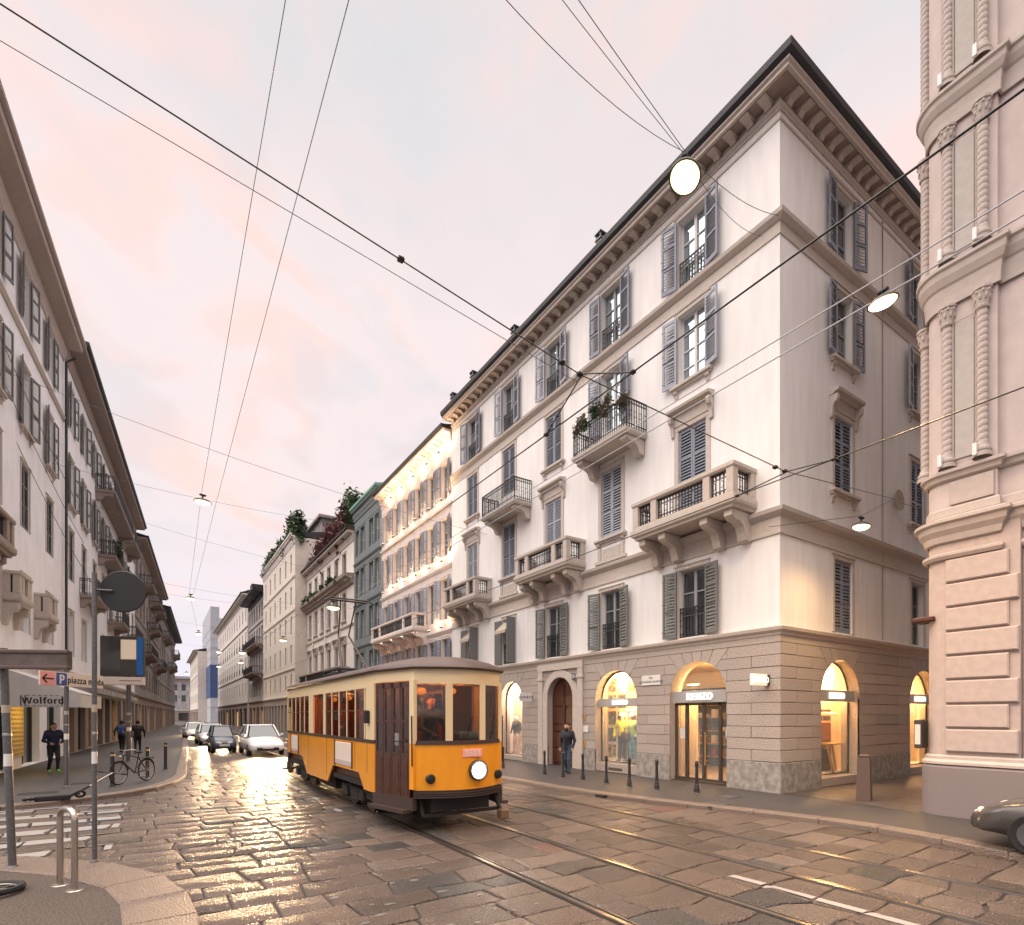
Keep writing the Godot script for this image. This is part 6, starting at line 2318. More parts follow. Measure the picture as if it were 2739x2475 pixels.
		for q: Array in [[-0.88, -0.40], [-0.28, 0.28], [0.40, 0.88]]:
			b = MB.new()
			var za := zt + 0.36 * cos(q[0] / tw * PI / 2) - 0.02
			var zb := zt + 0.36 * cos(q[1] / tw * PI / 2) - 0.02
			b.hexa([Vector3(q[0], 1.65, za - 0.006), Vector3(q[1], 1.65, zb - 0.006), Vector3(q[1], 2.69, zb - 0.006), Vector3(q[0], 2.69, za - 0.006), Vector3(q[0], 1.65, za), Vector3(q[1], 1.65, zb), Vector3(q[1], 2.69, zb), Vector3(q[0], 2.69, za)] as Array[Vector3])
			var fw := part("front_window", b.mesh(M.tram_glass), t, rot)
			if e > 0:
				b = MB.new()
				b.bar(Vector3(lerpf(q[0], q[1], 0.5), 1.66, lerpf(za, zb, 0.5) + 0.02), Vector3(lerpf(q[0], q[1], 0.75), 2.1, lerpf(za, zb, 0.75) + 0.02), 0.012, 0.012)
				part("wiper", b.mesh(M.tram_black), fw)
		# headlamp and small round buffers
		b = MB.new()
		b.lathe([Vector2(0.0, -0.08), Vector2(0.15, -0.08), Vector2(0.19, -0.02), Vector2(0.19, 0.07), Vector2(0.165, 0.09), Vector2(0.15, 0.07), Vector2(0.15, 0.05)], 24, Vector3.ZERO, Basis(Vector3(1, 0, 0), PI / 2))
		var hl := part("headlamp", b.mesh(M.tram_brown), t, rot * at3(0.20, 1.10, zt + 0.36))
		b = MB.new()
		b.lathe([Vector2(0.15, 0.05), Vector2(0.12, 0.075), Vector2(0.06, 0.09), Vector2(0.0, 0.094)], 24, Vector3.ZERO, Basis(Vector3(1, 0, 0), PI / 2))
		part("headlamp_lens", b.mesh(M.headlight if e > 0 else M.tram_red), hl)
		for x: float in [-0.66, 0.80]:
			b = MB.new()
			var zz := zt + 0.36 * cos(x / tw * PI / 2)
			b.lathe([Vector2(0.0, -0.02), Vector2(0.075, -0.02), Vector2(0.09, 0.05), Vector2(0.075, 0.08), Vector2(0.0, 0.09)], 16, Vector3.ZERO, Basis(Vector3(1, 0, 0), PI / 2))
			part("buffer_lamp", b.mesh(M.tram_black), t, rot * at3(x, 0.97, zz))
		b = MB.new()
		b.cbox(-0.20, -0.075, -0.02, 0.20, 0.075, 0.012, 0.006)
		var pl := part("number_plate", b.mesh(M.sign_pink), t, rot * at3(0.10, 1.42, zt + 0.358))
		part("plate_number", text_mesh("1511", 0.11, 0.006, "sign_cream"), pl, at3(0, 0, 0.014))
		# lifeguard, coupler and wooden block below the bumper
		b = MB.new()
		b.bar(Vector3(-0.75, 0.30, zt + 0.05), Vector3(0.85, 0.30, zt + 0.05), 0.05, 0.06)
		b.bar(Vector3(0.80, 0.62, zt - 0.1), Vector3(0.85, 0.2, zt + 0.2), 0.05, 0.05)
		b.bar(Vector3(-0.75, 0.62, zt - 0.1), Vector3(-0.75, 0.3, zt + 0.05), 0.05, 0.05)
		b.box(-0.6, 0.35, zt - 0.5, 0.6, 0.6, zt + 0.1)
		part("lifeguard", b.mesh(M.tram_under), t, rot)
		b = MB.new()
		b.cbox(0.76, 0.12, zt + 0.12, 0.94, 0.30, zt + 0.30, 0.02)
		part("fender_block", b.mesh(M.fender_wood), t, rot)
	# running gear
	var wheel := cached("tramwheel", func() -> Mesh:
		var q := MB.new()
		q.lathe([Vector2(0, -0.05), Vector2(0.12, -0.06), Vector2(0.14, -0.03), Vector2(0.27, -0.03), Vector2(0.30, -0.06), Vector2(0.33, -0.06), Vector2(0.33, 0.04), Vector2(0.35, 0.05), Vector2(0.35, 0.06), Vector2(0.0, 0.06)], 24, Vector3.ZERO, Basis(Vector3(0, 0, 1), PI / 2))
		return q.mesh(M.tram_brown))
	for z: float in [-3.6, -2.4, 1.6, 2.85]:
		for sx: int in [-1, 1]:
			part("wheel", wheel, t, Transform3D(Basis(Vector3.UP, 0.0 if sx < 0 else PI), Vector3(sx * 0.76, 0.345, z)))
	for zc: float in [-3.0, 2.22]:
		b = MB.new()
		for sx: int in [-1, 1]:
			b.cbox(sx * 0.92 - 0.05, 0.30, zc - 1.15, sx * 0.92 + 0.05, 0.48, zc + 1.15, 0.02)
			for z: float in [-0.6, 0.6]:
				b.cbox(sx * 0.96 - 0.09, 0.24, zc + z - 0.14, sx * 0.96 + 0.09, 0.46, zc + z + 0.14, 0.03)
			b.cbox(sx * 0.95 - 0.06, 0.18, zc - 0.28, sx * 0.95 + 0.06, 0.42, zc + 0.28, 0.03)
		b.box(-0.7, 0.3, zc - 0.4, 0.7, 0.6, zc + 0.4)
		part("bogie", b.mesh(M.tram_under), t)
	b = MB.new()
	b.box(-0.62, 0.24, -4.1, 0.62, 0.62, 4.1)
	b.box(-0.95, 0.26, -1.3, 0.95, 0.60, 0.5)
	part("underframe", b.mesh(M.tram_under), t)
	# inside: benches, partition, lamps, fittings
	for sx: int in [-1, 1]:
		b = MB.new()
		for q: Array in [[0.6, 3.6], [-4.0, -1.3]]:
			b.cbox(sx * 0.9 - 0.22, 1.12, q[0], sx * 0.9 + 0.22, 1.18, q[1], 0.02)
			b.box(sx * 1.1 - 0.03, 1.18, q[0], sx * 1.1 + 0.03, 1.55, q[1])
			b.box(sx * 0.9 - 0.2, 0.74, q[0], sx * 0.9 + 0.16, 1.12, q[1])
		part("bench", b.mesh(M.tram_wood), t)
	b = MB.new()
	b.box(-1.1, 0.74, -4.15, 1.1, 2.74, -4.10)
	part("rear_partition", b.mesh(M.tram_red), t)
	b = MB.new()
	b.box(0.35, 0.74, -3.9, 0.41, 2.3, -1.3)
	b.box(0.6, 1.18, 0.8, 0.66, 2.1, 3.5)
	part("red_panel", b.mesh(M.tram_red), t)
	b = MB.new()
	b.box(-1.05, 1.55, 3.95, -0.35, 2.74, 4.0)
	b.box(0.35, 0.74, 3.95, 1.05, 2.74, 4.0)
	part("front_partition", b.mesh(M.tram_wood), t)
	b = MB.new()
	b.cbox(-0.3, 0.74, 4.9, 0.5, 1.5, 5.2, 0.03)
	b.cbox(0.35, 1.5, 4.9, 0.45, 1.7, 5.1, 0.02)
	part("driver_desk", b.mesh(M.tram_brown), t)
	b = MB.new()
	b.cbox(0.06, 1.66, 5.3, 0.42, 1.80, 5.42, 0.02)
	part("green_screen", b.mesh(M.copper_green), t)
	for q: Array in [[-0.45, 2.58, 4.7], [0.25, 2.6, 4.6], [0.0, 2.62, 2.8], [0.0, 2.62, 0.6], [0.0, 2.62, -1.6], [0.0, 2.62, -3.2]]:
		b = MB.new()
		b.ball(Vector3.ZERO, Vector3(0.10, 0.07, 0.10), 12, 6)
		part("ceiling_lamp", b.mesh(M.tram_lamp), t, at3(q[0], q[1], q[2]))
		lamp_light("tram_light", t, Vector3(q[0], q[1], q[2]), Color(1.0, 0.58, 0.26), 0.22, 0.05, 6.0)
	# paper notices behind the glass
	for q: Array in [[-1.21, 2.42, 1.6], [-1.2, 2.0, 1.2]]:
		b = MB.new()
		b.box(-1.172, q[1], q[2], -1.168, q[1] + 0.24, q[2] + 0.3)
		part("paper_notice", b.mesh(M.white_paint), t)
	b = MB.new()
	b.box(-0.035, 1.55, -0.03, 0.19, 1.78, -0.025)
	part("paper_notice", b.mesh(M.white_paint), t, Transform3D(Basis(Vector3.UP, -1.33), Vector3(-1.07, 0, 4.78)))
	b = MB.new()
	b.cbox(-0.05, 0, -0.06, 0.05, 0.26, 0.06, 0.02)
	part("wing_mirror", b.mesh(M.tram_black), t, at3(-1.27, 1.95, 3.9))
	spot("headlight_beam", t, Vector3(0.20, 1.10, zt + 0.36 + 0.13), Vector3(-0.1, -0.12, 1), Color(1.0, 0.93, 0.82), 1.0, 40.0, 0.12, 30.0)

func _tram_side(pts: Array, x: float) -> Mesh:
	var b := MB.new()
	b.prism(V2(pts), -0.02, 0.02, 0.0, true)
	# (z, y) polygon: first axis along z, depth along x
	b.move(Transform3D(Basis(Vector3(0, 0, 1), Vector3(0, 1, 0), Vector3(-1, 0, 0)), Vector3(x, 0, 0)))
	return b.mesh(M.tram_yellow)

# ---------------------------------------------------------------- cars
func car_mesh_body(len: float, wid: float, hgt: float, paint: String) -> Mesh:
	return cached("car%s|%.2f|%.2f|%.2f" % [paint, len, hgt, wid], func() -> Mesh:
		var b := MB.new()
		# cross-sections from the nose (+z) to the tail: [z, half width, bottom, shoulder height]
		var hood := hgt * 0.62
		var sec := [[0.50, 0.60, 0.36, 0.50], [0.49, 0.80, 0.28, 0.60], [0.46, 0.92, 0.24, 0.70], [0.40, 0.98, 0.22, 0.82], [0.30, 1.0, 0.20, 0.92], [0.18, 1.0, 0.20, 1.0], [0.0, 1.0, 0.20, 1.03], [-0.25, 1.0, 0.20, 1.06], [-0.40, 0.98, 0.22, 1.06], [-0.47, 0.92, 0.26, 1.0], [-0.495, 0.82, 0.34, 0.86], [-0.50, 0.6, 0.42, 0.7]]
		var rings := []
		for s: Array in sec:
			var row := PackedVector3Array()
			var w: float = s[1] * wid / 2
			var y0: float = s[2]
			var y1: float = hood * s[3]
			for k in 14:
				var a := TAU * k / 14 + PI / 14
				var cx := signf(cos(a)) * pow(absf(cos(a)), 0.45)
				var cy := signf(sin(a)) * pow(absf(sin(a)), 0.5)
				row.append(Vector3(w * cx, (y0 + y1) / 2 + (y1 - y0) / 2 * cy, s[0] * len))
			rings.append(row)
		for i in rings.size() - 1:
			for k in 14:
				var l := (k + 1) % 14
				b.quad(rings[i][k], rings[i + 1][k], rings[i + 1][l], rings[i][l])
		for e: int in [0, rings.size() - 1]:
			var c := Vector3.ZERO
			for p: Vector3 in rings[e]:
				c += p / 14.0
			for k in 14:
				b.tri(c, rings[e][k], rings[e][(k + 1) % 14])
		# roof
		b.smooth(0.7)
		return b.mesh(M[paint]))

func _cabin(b: MB, len: float, wid: float, hgt: float, hood: float, grow: float, f0: float, f1: float) -> void:
	var sec := [[f0, 0], [f1, 1]]
	var ring := func(f: float, g: float) -> PackedVector3Array:
		var y := lerpf(hood * 0.98, hgt, f)
		var w := wid / 2 * lerpf(0.94, 0.72, f) + g
		var za := lerpf(0.20, 0.03, f) * len + g
		var zb := lerpf(-0.46, -0.34, f) * len - g
		return PackedVector3Array([Vector3(-w * 0.86, y, za), Vector3(w * 0.86, y, za), Vector3(w, y, za - 0.25), Vector3(w, y, zb + 0.2), Vector3(w * 0.86, y, zb), Vector3(-w * 0.86, y, zb), Vector3(-w, y, zb + 0.2), Vector3(-w, y, za - 0.25)])
	var r0: PackedVector3Array = ring.call(f0, grow)
	var r1: PackedVector3Array = ring.call(f1, grow - 0.03)
	for k in 8:
		var l := (k + 1) % 8
		b.quad(r0[k], r0[l], r1[l], r1[k])
	for k in range(1, 7):
		b.tri(r1[0], r1[k], r1[k + 1])

func car(called: String, label: String, at: Vector3, turn: float, paint: String, hgt := 1.5, len := 4.3, lights := true, group := "", wid := 1.78) -> Node3D:
	var t := thing(called, label, "car", at, turn, group)
	part("body", car_mesh_body(len, wid, hgt, paint), t)
	var hood := hgt * 0.62
	var rf := cached("carrf%s%.2f|%.2f|%.2f" % [paint, len, hgt, wid], func() -> Mesh:
		var b := MB.new()
		_cabin(b, len, wid, hgt, hgt * 0.62, 0.0, 0.93, 1.0)
		return b.mesh(M[paint]))
	part("roof", rf, t)
	var gl := cached("cargl%.2f|%.2f|%.2f" % [len, hgt, wid], func() -> Mesh:
		var b := MB.new()
		_cabin(b, len, wid, hgt, hood, -0.005, 0.0, 0.94)
		return b.mesh(M.car_glass))
	part("windows", gl, t)
	var pil := MB.new()
	for sx: int in [-1, 1]:
		for z: Array in [[0.20, 0.03], [-0.14, -0.14], [-0.46, -0.34]]:
			pil.bar(Vector3(sx * wid * 0.46, hood * 0.98, z[0] * len - signf(z[0]) * 0.12), Vector3(sx * wid * 0.355, hgt * 0.985, z[1] * len - signf(z[0]) * 0.1), 0.07, 0.07)
	part("pillars", pil.mesh(M[paint]), t)
	var wh := cached("carwheel", func() -> Mesh:
		var b := MB.new()
		b.lathe([Vector2(0.0, -0.09), Vector2(0.2, -0.09), Vector2(0.29, -0.1), Vector2(0.32, -0.06), Vector2(0.32, 0.06), Vector2(0.29, 0.1), Vector2(0.0, 0.1)], 20, Vector3.ZERO, Basis(Vector3(0, 0, 1), PI / 2))
		return b.mesh(M.rubber))
	var rim := cached("carrim", func() -> Mesh:
		var b := MB.new()
		b.lathe([Vector2(0.0, 0.105), Vector2(0.06, 0.10), Vector2(0.20, 0.112), Vector2(0.20, 0.09)], 16, Vector3.ZERO, Basis(Vector3(0, 0, 1), -PI / 2))
		return b.mesh(M.iron_grey))
	for sx: int in [-1, 1]:
		for z: float in [0.31, -0.30]:
			var w := part("wheel", wh, t, Transform3D(Basis(Vector3.UP, 0.0 if sx > 0 else PI), Vector3(sx * (wid / 2 - 0.10), 0.32, z * len)))
			part("rim", rim, w)
		var hb := MB.new()
		hb.ball(Vector3.ZERO, Vector3(0.19, 0.075, 0.06), 14, 8)
		part("headlight", hb.mesh(M.headlight if lights else M.frame_white), t, Transform3D(Basis(Vector3.UP, sx * 0.35), Vector3(sx * (wid / 2 - 0.31), hood * 0.60, len * 0.468)))
		hb = MB.new()
		hb.cbox(-0.09, -0.06, -0.05, 0.09, 0.06, 0.05, 0.02)
		part("mirror", hb.mesh(M[paint]), t, at3(sx * (wid / 2 + 0.08), hood * 1.08, len * 0.14))
		hb = MB.new()
		hb.cbox(-0.14, -0.07, -0.03, 0.14, 0.07, 0.03, 0.02)
		part("tail_light", hb.mesh(M.tram_red), t, at3(sx * (wid / 2 - 0.27), hood * 0.75, -len * 0.492))
		if lights:
			spot("headlight_beam", t, Vector3(sx * 0.60, hood * 0.68, len * 0.5 + 0.06), Vector3(sx * 0.03, -0.045, 1), Color(1.0, 0.84, 0.64), 20.0, 34.0, 0.1, 60.0)
	var fr := MB.new()
	fr.cbox(-wid * 0.3, 0.30, len * 0.493, wid * 0.3, 0.46, len * 0.505, 0.02)
	part("grille", fr.mesh(M.tram_black), t)
	fr = MB.new()
	fr.cbox(-0.26, 0.40, len * 0.50, 0.26, 0.51, len * 0.512, 0.004)
	part("number_plate", fr.mesh(M.white_paint), t)
	return t

# ---------------------------------------------------------------- people
func body_mesh(bones: Array, cell: float, extra := MB.new()) -> Mesh:
	# bones: [a, b, radius a, radius b, colour]; one skin round them all (smooth union meshed by surface nets)
	var lo := Vector3(9, 9, 9)
	var hi := -lo
	for q: Array in bones:
		for p: Vector3 in [q[0], q[1]]:
			lo = lo.min(p)
			hi = hi.max(p)
	lo -= Vector3.ONE * 0.28
	hi += Vector3.ONE * 0.28
	var nx := int((hi.x - lo.x) / cell) + 2
	var ny := int((hi.y - lo.y) / cell) + 2
	var nz := int((hi.z - lo.z) / cell) + 2
	var f := PackedFloat32Array()
	f.resize(nx * ny * nz)
	f.fill(1.0)
	var kk := 0.035
	for q: Array in bones:
		var a: Vector3 = q[0]
		var b: Vector3 = q[1]
		var ra: float = q[2]
		var rb: float = q[3]
		var ba := b - a
		var l2 := maxf(ba.length_squared(), 1e-6)
		var m := Vector3.ONE * (maxf(ra, rb) + cell * 2.5 + 0.03)
		var i0 := Vector3i(((a.min(b) - m - lo) / cell).floor()).max(Vector3i.ZERO)
		var i1 := Vector3i(((a.max(b) + m - lo) / cell).ceil()).min(Vector3i(nx - 1, ny - 1, nz - 1))
		for z in range(i0.z, i1.z + 1):
			for y in range(i0.y, i1.y + 1):
				for x in range(i0.x, i1.x + 1):
					var p := lo + Vector3(x, y, z) * cell
					var t := clampf((p - a).dot(ba) / l2, 0.0, 1.0)
					var d := p.distance_to(a + ba * t) - lerpf(ra, rb, t)
					var ix := (z * ny + y) * nx + x
					var o := f[ix]
					var h := maxf(kk - absf(o - d), 0.0) / kk
					f[ix] = minf(o, d) - h * h * kk * 0.25
	var vid := {}
	var vs := PackedVector3Array()
	var cs := PackedColorArray()
	var offs := [0, 1, nx, nx + 1, nx * ny, nx * ny + 1, nx * ny + nx, nx * ny + nx + 1]
	for z in nz - 1:
		for y in ny - 1:
			for x in nx - 1:
				var ix := (z * ny + y) * nx + x
				var neg := 0
				for k in 8:
					if f[ix + offs[k]] < 0.0: neg += 1
				if neg == 0 or neg == 8: continue
				var s := Vector3.ZERO
				var cnt := 0
				for k in 8:
					for bit: int in [1, 2, 4]:
						if k & bit: continue
						var va := f[ix + offs[k]]
						var vb := f[ix + offs[k | bit]]
						if (va < 0.0) != (vb < 0.0):
							var t := va / (va - vb)
							s += Vector3(k & 1, (k >> 1) & 1, (k >> 2) & 1) + Vector3(1 if bit == 1 else 0, 1 if bit == 2 else 0, 1 if bit == 4 else 0) * t
							cnt += 1
				var p := lo + (Vector3(x, y, z) + s / cnt) * cell
				vid[ix] = vs.size()
				vs.append(p)
				var best := 9.0
				var col := Color.WHITE
				for q: Array in bones:
					var ba: Vector3 = q[1] - q[0]
					var t := clampf((p - q[0]).dot(ba) / maxf(ba.length_squared(), 1e-6), 0.0, 1.0)
					var d := p.distance_to(q[0] + ba * t) - lerpf(q[2], q[3], t)
					if d < best:
						best = d
						col = q[4]
				cs.append(col)
	var b := MB.new()
	b.tinted = true
	var grad := func(p: Vector3) -> Vector3:
		var g := ((p - lo) / cell)
		var i := Vector3i(g.round()).clamp(Vector3i.ONE, Vector3i(nx - 2, ny - 2, nz - 2))
		var ix := (i.z * ny + i.y) * nx + i.x
		return Vector3(f[ix + 1] - f[ix - 1], f[ix + nx] - f[ix - nx], f[ix + nx * ny] - f[ix - nx * ny]).normalized()
	var ns := PackedVector3Array()
	for p in vs:
		ns.append(grad.call(p))
	for z in range(1, nz - 1):
		for y in range(1, ny - 1):
			for x in range(1, nx - 1):
				var ix := (z * ny + y) * nx + x
				for ax in 3:
					var st: int = [1, nx, nx * ny][ax]
					if (f[ix] < 0.0) == (f[ix + st] < 0.0): continue
					var u: int = [nx, nx * ny, 1][ax]
					var w: int = [nx * ny, 1, nx][ax]
					var q := [ix - u - w, ix - w, ix, ix - u]
					var ok := true
					for k: int in q:
						if not vid.has(k): ok = false
					if not ok: continue
					var i0: int = vid[q[0]]
					var i1: int = vid[q[1]]
					var i2: int = vid[q[2]]
					var i3: int = vid[q[3]]
					b.col = cs[i2]
					b.trin(vs[i0], vs[i1], vs[i2], ns[i0], ns[i1], ns[i2])
					b.trin(vs[i0], vs[i2], vs[i3], ns[i0], ns[i2], ns[i3])
	if extra.v.size() > 0:
		b.v.append_array(extra.v)
		b.n.append_array(extra.n)
		b.c.append_array(extra.c)
	return b.mesh(M.body)

func person(label: String, at: Vector3, turn: float, pose: Dictionary, pal: Dictionary, called := "person", category := "person", cell := 0.024) -> Node3D:
	# a figure facing +z; pose gives hip, knee, ankle, shoulder, elbow and hand places for left (l) and right (r)
	var t := thing(called, label, category, at, turn)
	var top: Color = pal.top
	var leg: Color = pal.leg
	var skin: Color = pal.skin
	var shoe: Color = pal.shoe
	var hair: Color = pal.get("hair", Color(0.02, 0.015, 0.012))
	var lean: Vector3 = pose.get("lean", Vector3.ZERO)
	var hip := Vector3(0, 0.94, 0)
	var chest := Vector3(0, 1.30, 0.0) + lean * 0.7
	var neck := Vector3(0, 1.50, 0.01) + lean
	var head := Vector3(0, 1.63, 0.035) + lean * 1.15
	var bulk: float = pal.get("bulk", 1.0)
	var bones := [
		[hip + Vector3(-0.06, 0, 0), hip + Vector3(0.06, 0, 0), 0.125, 0.125, leg],
		[hip + Vector3(0, 0.08, 0), chest, 0.135 * bulk, 0.155 * bulk, top],
		[chest + Vector3(-0.09, 0.03, 0), chest + Vector3(0.09, 0.03, 0), 0.125 * bulk, 0.125 * bulk, top],
		[chest + Vector3(-0.15, 0.13, 0), chest + Vector3(0.15, 0.13, 0), 0.075 * bulk, 0.075 * bulk, top],
		[chest + Vector3(0, 0.15, 0), neck, 0.075, 0.06, top],
		[neck, head + Vector3(0, -0.06, -0.02), 0.055, 0.055, skin],
		[head + Vector3(0, 0.035, -0.02), head + Vector3(0, 0.02, -0.005), 0.092, 0.09, hair if pal.get("back", false) else skin],
		[head + Vector3(0, -0.06, 0.02), head + Vector3(0, -0.085, 0.035), 0.062, 0.04, pal.get("jaw", skin)],
		[head + Vector3(0, 0.0, 0.085), head + Vector3(0, -0.025, 0.105), 0.012, 0.016, skin],
		[head + Vector3(-0.088, 0.0, -0.02), head + Vector3(-0.09, -0.02, -0.02), 0.018, 0.014, skin],
		[head + Vector3(0.088, 0.0, -0.02), head + Vector3(0.09, -0.02, -0.02), 0.018, 0.014, skin],
	]
	var ex := MB.new()
	ex.tinted = true
	for sd: String in ["l", "r"]:
		var s := 1.0 if sd == "l" else -1.0
		var h0 := hip + Vector3(0.09 * s, -0.03, 0)
		var kn: Vector3 = pose[sd + "k"]
		var an: Vector3 = pose[sd + "a"]
		bones.append([h0, kn, 0.098, 0.066, leg])
		bones.append([kn, an, 0.066, 0.048, leg])
		var toe := an + (pose.get(sd + "t", Vector3(0.01 * s, -0.045, 0.17)) as Vector3)
		bones.append([an + Vector3(0, -0.045, -0.035), toe, 0.045, 0.036, shoe])
		var sh := chest + Vector3(0.19 * s, 0.125, 0)
		var el: Vector3 = pose[sd + "e"]
		var ha: Vector3 = pose[sd + "h"]
		bones.append([sh, el, 0.068 * bulk, 0.052, top])
		bones.append([el, ha, 0.052, 0.036, top])
		var d := (ha - el).normalized()
		var palm := ha + d * 0.07
		bones.append([ha, palm, 0.03, 0.034, skin])
		# five fingers, each bent at its knuckle
		var side := d.cross(Vector3(0, 0, 1) if absf(d.z) < 0.8 else Vector3.UP).normalized()
		var inw := side.cross(d).normalized()
		ex.col = skin
		for k in 4:
			var root := palm + side * (0.022 * (k - 1.5)) + d * 0.015
			var ln: float = [0.066, 0.078, 0.072, 0.056][k]
			ex.tube([root, root + d * ln * 0.55 + inw * 0.008, root + d * ln * 0.9 + inw * 0.034], 0.009, 5, 0.006)
		var tr := ha + d * 0.03 + side * 0.03
		ex.tube([tr, tr + side * 0.022 + d * 0.03 + inw * 0.012, tr + side * 0.022 + d * 0.055 + inw * 0.03], 0.010, 5, 0.007)
	# eyes and mouth
	if not pal.get("back", false):
		for s: float in [-1.0, 1.0]:
			ex.col = Color(0.02, 0.016, 0.014)
			ex.ball(head + Vector3(0.034 * s, 0.012, 0.077), Vector3(0.013, 0.008, 0.01), 6, 4)
		ex.col = Color(0.25, 0.09, 0.07)
		ex.ball(head + Vector3(0, -0.062, 0.087), Vector3(0.022, 0.006, 0.01), 6, 4)
	part("body", body_mesh(bones, cell, ex), t)
	if pal.get("hat", false):
		var hb := MB.new()
		hb.lathe([Vector2(0.16, 0.0), Vector2(0.155, 0.012), Vector2(0.11, 0.03), Vector2(0.105, 0.09), Vector2(0.07, 0.12), Vector2(0, 0.125)], 16)
		part("hat", hb.mesh(M.mannequin), t, at3(head.x, head.y + 0.045, head.z - 0.01))
	elif pal.get("hairy", true):
		var hm := MB.new()
		hm.tinted = true
		hm.col = hair
		var c := head + Vector3(0, 0.045, -0.028)
		for i in 150:
			var a := rng.randf_range(0, TAU)
			var e := rng.randf_range(0.0, 1.6)
			var n := Vector3(cos(a) * sin(e), cos(e), sin(a) * sin(e) - 0.25 * sin(e)).normalized()
			if n.z > 0.55 and n.y < 0.5: continue
			var p := c + n * 0.092
			var s2 := n.cross(Vector3(rng.randf_range(-1, 1), 0.2, rng.randf_range(-1, 1))).normalized() * 0.022
			hm.tri(p - s2, p + s2, p + n * 0.016 + Vector3(0, -0.03, -0.02))
		hm.ball(c, Vector3(0.096, 0.09, 0.098), 12, 8)
		part("hair", hm.mesh(M.body), t)
	return t

